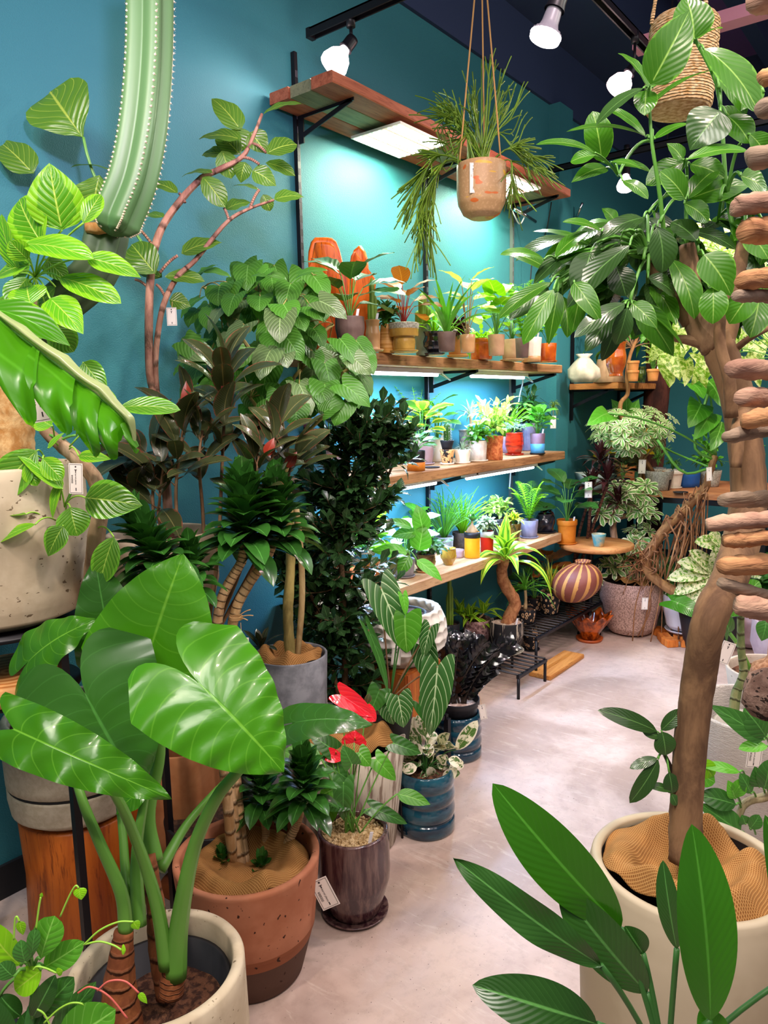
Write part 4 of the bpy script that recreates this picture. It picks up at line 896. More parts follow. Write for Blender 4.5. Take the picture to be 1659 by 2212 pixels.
# ---- small wall shelf contents
ZS = 1.511
def onws(name, lab, cat, px, yb, yt, wt, wb, mt, kd='lip', z=ZS, **kw): return shelfpot(name, lab, cat, px, yb, yt, wt, wb, z, mt, kd, **kw)
g = G(); c = PZ(1268, 825, ZS)+FH*.08; rs = np.random.RandomState(5)
g.lathe([(0, 0), (.07, .0), (.095, .03), (.09, .08), (.05, .13), (.03, .15), (.05, .17), (0, .165)], c, 40, lambda R, Z, th: (R*(1+.07*np.sin(th*5+Z*40)+.04*np.sin(th*11-Z*90)), Z))
tag(g.build('white_sack', potmat('sack_cloth', '#b8ac98', '#d8cdb8', rough=.9), loc=c), 'crumpled whitish sack at the left end of the small wall shelf', 'sack')
shelfpot('pale_clay_pot', 'large pale clay pot lying upside down on the small wall shelf', 'pot', 1315, 826, 775, 50, 66, ZS, 'clay', 'cyl', soil=None, back=.02)
onws('amber_jar', 'big shiny amber jar behind the pale clay pot', 'pot', 1330, 812, 738, 44, 34, 'amb', 'urn', soil=None, back=.0)
for k, (px, lab) in enumerate(((1367, 'brown terracotta pot, lower of two stacked beside the green jar'), (1367, 'brown terracotta pot standing on its twin beside the green jar'))):
    P = onws('terracotta_pot', lab, 'pot', px, 824, 800, 26, 20, 'terr', z=ZS, soil=None, grp=None)
    if k: P.t.location.z += P.h*.8+.004
onws('green_jar', 'small glossy dark green jar on the small wall shelf', 'jar', 1385, 826, 792, 20, 20, potmat('green_glaze', '#1a2c12', '#4a5a20', scale=30, rough=.1, coat=.8), 'urn', soil=None)
P = onws('potted_seedling', 'seedling with speckled leaf in a terracotta pot, right end of the small wall shelf', 'potted plant', 1410, 823, 797, 27, 20, 'terr', plant=('heart', 748, 50, dict(mat='pachg')), st=True)
# ------------------------------------------------------------------ back table and its things
XT = 4.62
t = thing('work_table', 'long wooden topped table on a black steel frame across the back', 'table', (XT+.4, 1.2, 0))
g = G()
for k in range(4): g.box((XT+.2*k+.001, -.3, .80), (XT+.2*(k+1)-.001, 1.98, .835))
g.build('tabletop', woodmat('table_wood', '#a8643c', '#c48658', '#70381e', 1, 5), t, False)
for (x, y) in ((XT+.03, 1.94), (XT+.77, 1.94), (XT+.03, -.25), (XT+.77, -.25), (XT+.03, .9)):
    g = G(); g.box((x-.018, y-.018, 0), (x+.018, y+.018, .80)); g.build('leg', BLK, t, False)
g = G(); g.box((XT+.01, -.28, .765), (XT+.05, 1.97, .80)); g.box((XT+.75, -.28, .765), (XT+.79, 1.97, .80)); g.box((XT+.01, -.28, .30), (XT+.79, 1.97, .32)); g.build('frame', BLK, t, False)
TZ = .836
tb = [
 ('storage_tub', 'milky plastic storage tub at the left end of the work table', 'tub', 1283, 1062, 1027, 92, 74, plain('milky_plastic', '#b8bcb4', .35), 'cyl', None, None, dict(soil=None, ns=4, back=.05)),
 ('olive_tub', 'pale olive plastic bin at the back of the table under the topiary', 'tub', 1370, 1035, 975, 100, 90, plain('olive_plastic', '#a8ae6c', .4), 'cyl', None, None, dict(soil=None, back=.25)),
 ('green_pot', 'smooth pale green pot beside the fluted white pot', 'pot', 1389, 1052, 1022, 36, 30, plain('pale_green_glaze', '#6fae6c', .3), 'soft', None, None, dict(soil=None)),
 ('potted_conifer', 'soft little conifer in a fluted white pot on the work table', 'potted plant', 1452, 1056, 1017, 44, 32, 'whi', 'lip', ('fine', 985, 50, dict(mat='gred')), 'whi', dict(mod='r')),
 ('potted_seedling', 'green seedling in a small black nursery pot on the table edge', 'potted plant', 1435, 1060, 1037, 28, 20, 'blkm', 'cyl', ('sword', 1018, 22, dict(mat='gre')), None, {}),
 ('potted_conifer', 'tall feathery asparagus plant in a dark patterned pot behind the fluted pot', 'potted plant', 1420, 1046, 1012, 34, 28, 'chev', 'cyl', ('fine', 938, 60, dict(mat='gred')), None, dict(back=.12)),
 ('blue_box', 'bright blue plastic box on the work table', 'box', 1484, 1056, 1023, 54, 50, plain('blue_plastic', '#1f5fae', .4), 'cyl', None, None, dict(soil=None, ns=4, back=.05)),
 ('potted_fern', 'green leafy plant in a pale pot right of the blue box', 'potted plant', 1533, 1056, 1018, 46, 36, 'gry', 'cyl', ('bushy', 935, 90, dict(mat='gre')), None, dict(back=.10)),
 ('potted_croton', 'plant with bright yellow splashed leaves behind the wine dracaena', 'potted plant', 1352, 1040, 1005, 44, 36, 'terr', 'cyl', ('rubber', 925, 110, dict(mat='yell')), None, dict(back=.1)),
 ('orange_cup', 'small orange cup lying beside the seedling pot', 'cup', 1411, 1052, 1033, 18, 14, 'orp', 'cyl', None, None, dict(soil=None)),
 ('potted_cactus_coin', 'black plant with white ringed decorations behind the wine dracaena', 'potted plant', 1345, 1062, 1035, 30, 26, 'blkm', 'cyl', ('aroid', 985, 60, dict(mat='zz')), None, dict(back=.03)),
 ('wicker_basket', 'tall round wicker basket seen right of the leaning trunk', 'basket', 1620, 1050, 985, 46, 40, 'terr', 'cyl', ('heart', 958, 60, dict(mat='gre')), None, dict(mod='r')),
]
for (n_, lab, cat, px, yb, yt, wt, wb, mt, kd, pl, sc, kw) in tb:
    kw = dict(kw); m_ = MOD[kw.pop('mod')] if 'mod' in kw else None
    n_ = n_.replace('_coin', '')
    shelfpot(n_, lab, cat, px, yb, yt, wt, wb, TZ, mt, kd, plant=pl, sauce=sc, mod=m_, **kw)
g = G(); c = PZ(1470, 1064, TZ); g.lathe([(0, 0), (.04, 0), (.045, .005), (.04, .005), (0, .002)], c, 28); tag(g.build('black_saucer', PM['blkm'], loc=c), 'flat black saucer on the table edge by the hanging roots', 'saucer')
# dark log standing at the back
g = G(); b = PX(1398, 1050, 5.35); n = 30
pts = smooth([(5.45, b[1], 0), (5.44, b[1]+.01, .9), (5.46, b[1]-.02, 1.6), (5.47, b[1], 2.2)], n); rs = np.random.RandomState(3)
g.tube(pts, [.085+.008*rs.rand() for _ in range(n)], 20, lump=.10)
tag(g.build('driftwood_post', barkmat('log_bark', '#5a3228', '#2e1814', 14, 0, .9, (1, 1, .2)), loc=(5.45, b[1], 0)), 'dark rough tree fern post standing against the back wall behind the table', 'post')
# round low table with orange pot, little teal cup, and three leg
t = thing('round_side_table', 'low round wooden table under the work table front edge', 'table', (4.2, 1.75, 0))
rc = PZ(1288, 1172, .585)*np.array([1, 1, 0]); g = G(); g.lathe([(0, .555), (.20, .555), (.21, .56), (.21, .58), (.202, .585), (0, .585)], rc, 56); g.build('tabletop', woodmat('round_wood', '#b4723c', '#d0935a', '#7a4420', 1, 4), t)
g = G(); g.lathe([(0, 0), (.07, 0), (.07, .008), (.014, .02), (.012, .53), (.06, .553), (0, .555)], rc+FH*.11, 32); g.build('pedestal', BLK, t)
shelfpot('potted_peace_lily', 'broad leaved peace lily in a mustard orange pot just right of the plank shelves', 'potted plant', 1224, 1177, 1126, 44, 36, .586, 'orp', 'lip', plant=('aroid', 1028, 110, dict(mat='gred')), sauce='orp', st=True)
shelfpot('painted_cup', 'teal rimmed painted cup on the low round table', 'cup', 1293, 1182, 1156, 31, 20, .586, 'teal', 'cyl', soil=None)
shelfpot('white_bowl', 'stack of pale bowls behind the wine dracaena stems', 'bowl', 1290, 1150, 1118, 44, 30, .70, plain('pale_porcelain', '#c8c4cc', .3), 'ubowl', soil=None, back=.2) if 0 else None
# wine coloured dracaena, several ringed canes with heads
def canes(t, base, heads, r, stem, headfn, sv=9):
    for (pts, rad) in heads:
        g = G(); P_ = smooth([base]+pts if base is not None else pts, 26); g.tube(P_, np.linspace(r*1.15, r*.85, 26), sv, lump=.05); g.build('cane', stem, t); headfn(P_[-1], unit(P_[-1]-P_[-3]), rad)
RING = barkmat('ringed_cane', '#d6b488', '#b08a5c', 30, 34); RING2 = barkmat('ringed_cane_dark', '#7a5040', '#4a2c24', 30, 30)
P = Pot('potted_dracaena', 'wine leaved dracaena on thin ringed canes beside the striped brown urn', 'potted plant', [4.22, 1.86, .21], .09, .11, .16, PM['blkm'], 'cyl')
rng = random.Random(4); dg = G()
for i, (x1, y1, sz) in enumerate(((1278, 1040, .17), (1312, 1028, .20), (1296, 985, .18), (1335, 1075, .15))):
    d = 4.25+.05*i; tp = PD(x1, y1+18, d); bs = P.top+np.array([.03*(i % 2), .02*i-.03, 0])
    g = G(); pa = smooth([bs, bs*.6+tp*.4+RH*(.02-.02*i), tp], 20); g.tube(pa, .009, 8); g.build('cane', RING2, P.t)
    rosette(dg, tp, 20, sz, .036, rng, (0, 85), .35, 'lan', fold=.3, nu=9, nv=4, spread=.04)
dg.build('foliage', L_['dark'], P.t)
price_tag(1271, 1058, 4.15, .040, .090, 0, 'white price tag on the wine leaved dracaena', (1272, 1033, 4.16), price='¥15000', detail=False)
# cream edged umbrella topiary on the table side
def umbrella_plant(g, c, rad, n, L, rng, Wd=None):
    for i in range(n):
        while True:
            q = np.array([rng.uniform(-1, 1) for _ in range(3)])
            if q@q < 1 and q@q > .25: break
        p = c+q*np.array(rad); ax = unit(q+UP*.8+TOC*.3); x, y = onb(ax)
        for k in range(7):
            a = k*2*PI/7+i; dr = (x*math.cos(a)+y*math.sin(a))*.93+ax*.15; l = L*rng.uniform(.85, 1.1)
            leaf(g, p+dr*l*.12, p+dr*l-UP*l*.12, ax, Wd or l*.38, 'obo', .06, .12, nu=7, nv=4, rnd=rng.random())
P = Pot('umbrella_tree_topiary', 'cream edged umbrella tree with flat rounded crown above the work table', 'potted plant', [4.70, 1.52, TZ], .07, .09, .12, PM['gry'], 'cyl')
d0 = (P.c-O)@fw; fork = PD(1386, 1000, d0); g = G()
g.tube(smooth([P.top, PD(1384, 1045, d0), fork], 12), [.012]*12, 9)
for q in ((1366, 972), (1392, 965), (1420, 975), (1345, 960), (1385, 940)): g.tube(bez(fork, PD(q[0], q[1]-15, d0+.02), UP*.01, 6), .006, 6)
g.build('stem', S_['tan'], P.t); g = G(); umbrella_plant(g, PD(1365, 925, d0), (.26, .26, .145), 120, .062, random.Random(8)); g.build('foliage', L_['sch'], P.t)
price_tag(1387, 1008, d0-.12, .044, .085, 2, 'white price tag hanging on the topiary stem', (1388, 985, d0-.05), detail=False)
# speckled pot with crooked cream edged umbrella tree
c, rb, rt_, h = spot(1361, 1381, 1268, 130, 100, 0)
SPK = potmat('pebble_pink', '#8a6e64', '#c8a69a', scale=150, rough=.85, thr=(.40, .58), bump=.6, bd=.004)
P = Pot('potted_umbrella_tree', 'crooked umbrella tree with cream edged leaves in a large pebbled pink pot', 'potted plant', c, rb*1.08, rt_, h, SPK, 'ubowl', 'dark', .08, th=.014)
d0 = (P.c-O)@fw; bark = barkmat('pale_bark', '#b08c70', '#7c5c48', 24)
path = smooth([P.top, PD(1340, 1215, d0), PD(1324, 1140, d0), PD(1338, 1118, d0), PD(1375, 1108, d0), PD(1396, 1080, d0), PD(1392, 1050, d0)], 40)
g = G(); g.tube(path, np.linspace(.024, .012, 40), 10, lump=.08)
for k in range(9): 
    a = k*.7; g.tube(smooth([P.top+np.array([math.cos(a)*.05, math.sin(a)*.05, 0]), P.top+UP*.08+np.array([math.cos(a)*.02, math.sin(a)*.02, 0]), path[6]], 8), .006, 6)
g.build('trunk', bark, P.t)
g = G(); rg = random.Random(9)
for (x1, y1, r1, n1) in ((1352, 1062, .07, 9), (1390, 1060, .06, 8), (1330, 1100, .06, 6), (1300, 1105, .05, 6), (1395, 1110, .07, 9), (1370, 1165, .055, 6), (1300, 1230, .06, 7), (1372, 1215, .05, 4), (1330, 1215, .05, 4), (1385, 1150, .05, 4), (1322, 1085, .05, 5)):
    umbrella_plant(g, PD(x1, y1, d0-.03), (r1, r1, r1), n1, .085, rg)
g.build('foliage', L_['sch'], P.t)
burlap(P.top+RH*.03+UP*.01, rt_*.72, 'crumpled burlap over the soil of the pebbled pink pot', .05, 3)
price_tag(1393, 1304, d0-.25, .036, .07, 2, 'white price tag on the front of the pebbled pink pot', (1394, 1272, d0-.22), detail=False)
# ruffled orange bowl
c, rb, rt_, h = spot(1273, 1391, 1340, 60, 56, 0)
t = thing('ruffled_bowl', 'orange brown ceramic bowl with a ruffled rim on a round saucer on the floor', 'bowl', c)
g = G(); g.lathe([(0, 0), (.072, 0), (.078, .018), (.072, .018), (.066, .008), (0, .008)], c, 48); g.build('saucer', potmat('terracotta_red', '#a84a1c', '#b85a28', rough=.4), t)
RF = potmat('amber_lava', '#5a1e08', '#d0601c', scale=26, rough=.15, coat=.7, stretch=(1, 1, .5))
h = .155; pr = dens([(0, .01), (.045, .01), (.06, .05), (.095, .10), (.128, h), (.121, h), (.088, .10), (.052, .05), (.02, .025), (0, .022)], 4)
g = G(); g.lathe(pr, c, 96, lambda R, Z, th: (R*(1+.075*np.cos(th*9)*np.clip(Z/h, 0, 1)**2), Z+.016*np.cos(th*9+.6)*np.clip(Z/h, 0, 1)**3)); g.build('bowl_body', RF, t)
# striped brown urn lying on the bench
t = thing('striped_urn', 'big round brown urn with golden vertical stripes resting on the iron bench', 'urn', PD(1246, 1300, 4.05))
cc = PD(1246, 1258, 4.10); R0 = 47*4.1/F
def striped():
    tt = NT('urn_stripes'); tc = tt.new('ShaderNodeUVMap'); sp = tt.new('ShaderNodeSeparateXYZ'); tt.l.new(tc.outputs[0], sp.inputs[0])
    n = tt.noise(tt.coord(), 50, 4); f = tt.math('FRACT', tt.math('MULTIPLY', sp.outputs[1], 13)); f = tt.math('ADD', f, tt.math('MULTIPLY', tt.math('SUBTRACT', n, .5), .25))
    c_ = tt.mix(tt.ss(f, .66, .70), rgb('#7a4034'), rgb('#c08a4a')); tt.base(c_, .5, .4); tt.bump(n, .3, .004); return tt.m
a = np.linspace(0, PI, 26); g = G()
g.lathe([(R0*1.12*math.sin(x)+(.0 if 0 < x < PI else 0), -R0*.95*math.cos(x)) for x in a][:-2]+[(R0*.34, R0*.97), (R0*.36, R0*1.06), (R0*.30, R0*1.06), (R0*.28, R0*.9), (0, R0*.5)], cc, 64, ax=np.array([RH, np.cross(unit(UP*.93+RH*.25), RH), unit(UP*.93+RH*.25)])); g.build('urn_body', striped(), t)
# iron benches
def bench(x0, x1, y0, y1, z, label, nslat=None):
    t = thing('iron_bench', label, 'bench', (x0, y0, 0))
    g = G(); n = nslat or int((x1-x0)/.045)
    for k in range(n+1): x = x0+(x1-x0)*k/n; g.tube([(x, y0, z), (x, y1, z)], .005, 6)
    g.build('slats', BLK, t)
    g = G()
    for y in (y0, y1): g.box((x0-.008, y-.008, z-.018), (x1+.008, y+.008, z-.004))
    g.build('frame', BLK, t, False)
    for x in (x0, x1):
        for y in (y0, y1): g = G(); g.tube([(x, y, z-.01), (x, y, 0)], .008, 8); g.build('leg', BLK, t)
    return t
bench(3.36, 4.5, 1.68, 2.0, .20, 'long low black iron bench with rod slats along the shelf wall')
bench(3.02, 3.30, 1.60, 1.86, .12, 'small low black iron stand under the streaked black pot')
g = G(); g.box((3.32, 1.58, 0), (3.74, 1.70, .022)); tag(g.build('wood_plank', woodmat('plank_orange', '#b87434', '#d49650', '#8a5020', 0, 4), smooth=False, bevel=.003, loc=(3.4, 1.6, 0)), 'loose orange plank on the floor under the long iron bench', 'plank')
OV = NT('oval_rings'); oc = OV.coord((1, 1, .75)); vo = OV.new('ShaderNodeTexVoronoi', feature='F1'); vo.inputs['Scale'].default_value = 52; OV.l.new(oc, vo.inputs['Vector'])
dd = OV.math('ABSOLUTE', OV.math('SUBTRACT', vo.outputs['Distance'], .30)); OV.base(OV.mix(OV.ss(dd, .08, .13), rgb('#cda67e'), rgb('#1a1a20')), .6, .3); OV = OV.m
STK = potmat('streaked_black', '#1c1b1f', '#b8aa98', scale=26, stretch=(3, 3, .22), thr=(.56, .60), rough=.6)
shelfpot('potted_bottle_palm', 'round bulbed palm in a ring patterned black pot on the iron bench', 'potted plant', 1134, 1352, 1320, 46, 38, .206, OV, 'soft', plant=('palm', 1222, 130, dict(mat='gre')), sauce='blkm')
shelfpot('potted_calathea', 'dark striped leaf plant in a ring patterned pot behind the bottle palm', 'potted plant', 1154, 1334, 1295, 34, 30, .206, OV, 'soft', plant=('aroid', 1235, 100, dict(mat='gred')), back=.12)
shelfpot('potted_bromeliad', 'yellow edged bromeliad in a tall ring patterned pot on the iron bench', 'potted plant', 1188, 1332, 1282, 42, 34, .206, OV, 'soft', 'bark', plant=('sword', 1205, 70, dict(mat='yel')), sauce='blkm', st=True)
shelfpot('ring_pot', 'ring patterned black pot standing on the floor beneath the iron bench', 'pot', 1147, 1408, 1362, 36, 30, 0.0, OV, 'soft', soil=None, sauce='blkm')
shelfpot('potted_rubber_plant', 'rubber plant with a copper underside leaf behind the iron bench', 'potted plant', 1180, 1322, 1290, 34, 30, .206, 'blkm', 'cyl', plant=('rubber', 1180, 90, dict(mat='copper')), back=.18)
# corn plant with crooked trunk
P = shelfpot('potted_corn_plant', 'lime striped corn plant on a thick crooked trunk in a streaked black pot', 'potted plant', 1094, 1416, 1352, 72, 60, .126, STK, 'soft', 'pink', sauce='gry', depth=.06)
d0 = (P.c-O)@fw; CR = barkmat('cracked_bark', '#b47c54', '#8a5434', 40, 0, .8, (1, 1, .8))
pa = smooth([P.top-UP*.02, PD(1104, 1325, d0), PD(1112, 1300, d0), PD(1090, 1262, d0-.04), PD(1084, 1235, d0-.08), PD(1090, 1205, d0-.14)], 30)
g = G(); g.tube(pa, np.linspace(.036, .026, 30), 12, lump=.1); g.build('trunk', CR, P.t)
rg = random.Random(12); g = G(); rosette(g, pa[-1]-UP*.02+TOC*.02, 20, .25, .062, rg, (-5, 82), .6, 'lan', fold=.3, nu=11, nv=4, spread=.06, wave=.02); g.build('foliage', L_['dra'], P.t)
stake(P)
# small lime dracaena in rough pink pot, on a low table near the crystal plant
c, rb, rt_, h = spot(1030, 1388, 1345, 62, 56, .17)
P = Pot('potted_dracaena', 'lime and green striped dracaena bush in a rough pink clay pot', 'potted plant', c, rb, rt_, h, potmat('rough_pink', '#5a3a3a', '#b08a84', scale=50, rough=.9, bump=.9, bd=.01), 'cyl', 'bark')
g = G(); rg = random.Random(13)
for q in ((1015, 1338), (1045, 1325), (995, 1330)): rosette(g, PD(q[0], q[1], (c-O)@fw), 13, .15, .030, rg, (0, 80), .4, 'lan', fold=.3, nu=9, nv=4)
g.build('foliage', L_['dra'], P.t); g = G(); 
for q in ((1015, 1338), (1045, 1325), (995, 1330)): g.tube([P.top, PD(q[0], q[1], (c-O)@fw)], .006, 7)
g.build('stem', S_['tan'], P.t)
bx = np.array([c[0]-.1, c[1]-.12, 0]); t = thing('black_side_table', 'small black steel table under the rough pink clay pot', 'table', (c[0], c[1], 0))
g = G(); g.box((c[0]-.16, c[1]-.15, .155), (c[0]+.14, c[1]+.15, .169)); g.build('tabletop', BLKM, t, False)
for (dx, dy) in ((-.15, -.14), (.13, -.14), (-.15, .14), (.13, .14)): g = G(); g.tube([(c[0]+dx, c[1]+dy, .157), (c[0]+dx, c[1]+dy, 0)], .007, 8); g.build('leg', BLK, t)
# white pot on the wood trivet, speckled pachira
c, rb, rt_, h = spot(1475, 1372, 1297, 88, 66, .045)
P = Pot('potted_money_tree', 'cream speckled money tree in a smooth white pot on orange wood blocks', 'potted plant', c, rb*1.1, rt_, h, plain('matt_white_pot', '#dcd4dc', .5), 'ubowl', 'bark', .08, saucer=(plain('matt_white_pot', '#dcd4dc', .5), 1.05), th=.012)
d0 = (P.c-O)@fw; g = G(); gs = G()
for (hub, tips) in (((1540, 1235), ((1440, 1252), (1455, 1285), (1462, 1215), (1530, 1320), (1487, 1190), (1475, 1310), (1510, 1290), (1545, 1180), (1590, 1200))), ((1560, 1180), ((1500, 1172), (1530, 1155), (1600, 1150))), ((1600, 1260), ((1650, 1240), (1630, 1290), (1570, 1290)))):
    H_ = PD(hub[0], hub[1], d0-.12); gs.tube(bez(P.top, H_, (0, 0, .03), 10), .005, 6)
    for q in tips: leaf(g, H_, PD(q[0], q[1], d0-.2), UP*.6+TOC*.8, .10, 'ell', .10, .1, .03, nu=12, nv=4)
gs.build('stem', S_['gre'], P.t); g.build('foliage', L_['pach'], P.t)
g = G(); gs = G(); rg = random.Random(2)
for i in range(26):
    q = (rg.uniform(1405, 1500), rg.uniform(1215, 1300)); B = PD(q[0]+10, q[1]-14, d0+rg.uniform(-.1, .15)); T = PD(q[0]-8+rg.uniform(-12, 12), q[1]+22, d0-.02)
    gs.tube(bez(P.top, B, UP*.04, 6), .002, 5); leaf(g, B, T, UP*.6+TOC*.7, .075, 'hea', .08, .15, nu=8, nv=6)
gs.build('stem', S_['gred'], P.t); g.build('foliage', L_['gred'], P.t)
B = PD(1436, 1262, d0-.22); 
g = G(); leaf(g, PD(1450, 1297, d0-.2), PD(1530, 1345, d0-.3), UP*.5+TOC*.9+RH*.2, .14, 'hea', .12, .1, nu=14, nv=6); g.build('foliage', L_['strap'], P.t)
t = thing('wood_trivet', 'orange wooden block trivet on the floor beneath the smooth white pot', 'trivet', (c[0], c[1], 0)); rg = random.Random(3)
OW = woodmat('trivet_wood', '#b8561c', '#dc8238', '#7a3410', 2, 4)
for k, (dx, dy) in enumerate(((-.15, -.06), (-.13, .07), (-.09, -.13), (-.04, .0), (.03, -.13), (.06, .08), (.11, -.06), (.13, .04), (-.02, .13), (-.20, .02))):
    g = G(); a = rg.uniform(0, 1.5); w_ = rg.uniform(.030, .045); g.box((-w_, -w_*.8, 0), (w_, w_*.8, .042), ax=np.array([[math.cos(a), math.sin(a), 0], [-math.sin(a), math.cos(a), 0], [0, 0, 1]]), c=(c[0]+dx*.9, c[1]+dy, 0)); g.build('wood_block', OW, t, False, bevel=.003)
# leaning aerial rooted stem (selloum) with monstera leaves at the back right
P = Pot('potted_tree_philodendron', 'tree philodendron with a long leaning rooted stem and split leaves before the back table', 'potted plant', [4.30, 1.08, 0], .13, .17, .22, PM['blkm'], 'cyl', 'bark')
d0 = 4.25; g = G(); pa = smooth([P.top, PD(1400, 1235, d0), PD(1420, 1165, d0), PD(1475, 1105, d0), PD(1520, 1060, d0), PD(1530, 1030, d0), PD(1545, 985, d0)], 34)
g.tube(pa, np.linspace(.032, .018, 34), 10, lump=.15); g.build('trunk', barkmat('root_bark', '#9a7048', '#6a4428', 30), P.t)
g = G(); rg = random.Random(5)
for i in range(90):
    k = rg.randint(5, 21); s0 = pa[k]; e = np.array([s0[0]+rg.uniform(-.12, .12), s0[1]+rg.uniform(-.06, .14), rg.uniform(.25, .60) if i % 7 else .02])
    g.tube(smooth([s0, s0+np.array([rg.uniform(-.08, .08), rg.uniform(-.05, .05), rg.uniform(-.02, .06)]), (s0+e)/2+np.array([rg.uniform(-.05, .05), rg.uniform(-.05, .05), 0]), e], 14), rg.uniform(.002, .0055), 5)
g.build('aerial_roots', barkmat('aerial_root', '#a87a54', '#7a4e34', 30), P.t)
gs = G(); g = G()
for (hb, tp, w_) in (((1500, 885), (1487, 925), 50), ((1520, 905), (1500, 950), 46), ((1545, 925), (1535, 975), 44), ((1478, 840), (1520, 862), 40), ((1515, 835), (1560, 880), 60), ((1300, 905), (1268, 920), 40)):
    B = PD(hb[0]+14, hb[1]-12, d0-.1); T = PD(tp[0], tp[1], d0-.25); gs.tube(bez(pa[-1], B, UP*.05, 8), .006, 7); leaf(g, B, T, UP*.6+TOC, w_*d0/F*1.25, 'hea', .10, .12, .02, nu=12, nv=6)
gs.tube(smooth([pa[-4], PD(1475, 1020, d0), PD(1420, 950, d0)], 8), .008, 8); gs.tube(smooth([pa[-2], PD(1500, 960, d0), PD(1530, 850, d0)], 8), .009, 8)
Bq = PD(1352, 915, 4.95); gs.tube(smooth([pa[-4], PD(1440, 970, 4.7), Bq], 8), .006, 8)
for k, (tx, ty) in enumerate(((1272, 925), (1268, 950), (1290, 890), (1320, 862), (1352, 852), (1380, 862), (1395, 890))):
    leaf(g, Bq, PD(tx, ty, 4.9), TOC+UP*.4, .12, 'lan', .06, .1, nu=10, nv=4)
gs.build('stem', S_['gre'], P.t); g.build('foliage', L_['fidd'] if 0 else L_['gre'], P.t)
price_tag(1532, 1024, d0-.2, .030, .075, -4, 'white price tag tied to the leaning rooted stem', (1530, 1000, d0-.12), detail=False)
# ficus with curved thin trunk hanging in front of the small wall shelf
P = Pot('potted_weeping_plant', 'thin curved trunk tree with drooping leaves before the small wall shelf', 'potted plant', [4.72, 1.56, TZ], .06, .075, .11, PM['terr'], 'cyl')
d0 = (P.c-O)@fw; g = G(); pa = smooth([P.top, PD(1350, 925, d0), PD(1340, 875, d0), PD(1356, 850, d0), PD(1354, 810, d0), PD(1362, 765, d0), PD(1378, 725, d0), PD(1385, 690, d0)], 30)
g.tube(pa, np.linspace(.016, .009, 30), 8, lump=.06); g.build('trunk', barkmat('thin_bark', '#a8784c', '#80502e', 30), P.t)
g = G(); gs = G(); rg = random.Random(15)
for e in ((1300, 770), (1330, 740), (1290, 740), (1410, 740), (1345, 720), (1365, 700), (1320, 790), (1440, 760), (1280, 700), (1400, 690)):
    twig(g, gs, bez(pa[22], PD(e[0], e[1], d0+rg.uniform(-.12, .12)), UP*.04, 7), .005, .002, 7, .13, .035, rg, 'lan', droop=.7, pet=.01, nu=7, nv=2)
gs.build('stem', S_['brn'], P.t); g.build('foliage', L_['gre'], P.t)
# speckled backlit foliage cloud behind the big tree, far right
P = Pot('potted_speckled_tree', 'tall pale speckled leaved climber glowing behind the big tree at right', 'potted plant', [3.75, .55, 0], .15, .2, .38, PM['pin'], 'ubowl')
g = G(); gs = G(); rg = random.Random(16); tr = smooth([P.top, (3.75, .56, .9), (3.72, .6, 1.4), (3.74, .62, 1.8)], 16); gs.tube(tr, .012, 8)
for i in range(120):
    q = (rg.uniform(1425, 1665), rg.uniform(470, 800)); 
    if q[0] < 1480 and q[1] < 560: continue
    d = rg.uniform(3.3, 3.8); B = PD(q[0], q[1], d); T = PD(q[0]+rg.uniform(-35, 35), q[1]+rg.uniform(25, 60), d-.05)
    if i % 4 == 0: gs.tube(bez(tr[-1-(i % 8)], B, UP*.05, 6), .0025, 5)
    leaf(g, B, T, UP*.5+TOC+RH*rg.uniform(-.5, .5), .085, 'ova' if i % 2 else 'hea', .08, .1, .02, nu=8, nv=4, rnd=rg.random())
gs.build('stem', S_['gre'], P.t); g.build('foliage', L_['pachg'], P.t)
g = G(); q = PD(1545, 705, 3.25)
for k in range(6): a = k*1.05; leaf(g, q, q+np.array(RH)*math.cos(a)*.05+UP*math.sin(a)*.05, TOC, .035, 'ova', nu=6, nv=4)
g.build('flower', L_['red'], P.t)
# dark storage shelf behind table right
t = thing('dark_storage_rack', 'dark metal rack with grey crates in the shade under the work table', 'rack', (5.7, .9, 0)); g = G()
for z in (.12, .42): g.box((5.5, .1, z), (5.95, 1.9, z+.02))
for (x, y) in ((5.5, .1), (5.5, 1.9), (5.95, .1), (5.95, 1.9)): g.box((x-.012, y-.012, 0), (x+.012, y+.012, .62))
g.build('rack_frame', BLK, t, False)
for k, (y, lab) in enumerate(((.35, 'grey crate nearest the right end of the dark rack'), (.8, 'grey crate in the middle of the dark rack'), (1.3, 'grey crate at the left of the dark rack'))):
    g = G(); g.box((5.52, y, .142), (5.9, y+.36, .34)); tag(g.build('storage_crate', plain('crate_grey', '#3c3c48', .6), smooth=False, bevel=.008, loc=(5.6, y, .142)), lab, 'crate')

q = PY(1195, 880, W-.10); t = thing('hanging_air_plant', 'wispy green air plant hanging by the pillar at the right end of the plank shelves', 'hanging plant', q); g = G(); rg = random.Random(77)
for i in range(46):
    a = rg.uniform(0, 6.3); e = q+np.array([math.cos(a)*rg.uniform(.02, .05), math.sin(a)*rg.uniform(.02, .05), rg.uniform(-.07, .04)]); g.tube(bez(q, e, UP*.02, 6), [.0012]*5+[.0005], 4, rnd=rg.random())
g.build('foliage', L_['olv'], t); g = G(); g.tube(bez(q, q+np.array([0, .09, .06]), (0, 0, 0), 4), .001, 4); g.build('wire', BLK, t)
price_tag(1195, 912, (q-O)@fw-.03, .034, .075, 0, 'white price tag hanging beneath the wispy air plant', (1195, 885, (q-O)@fw), detail=False)
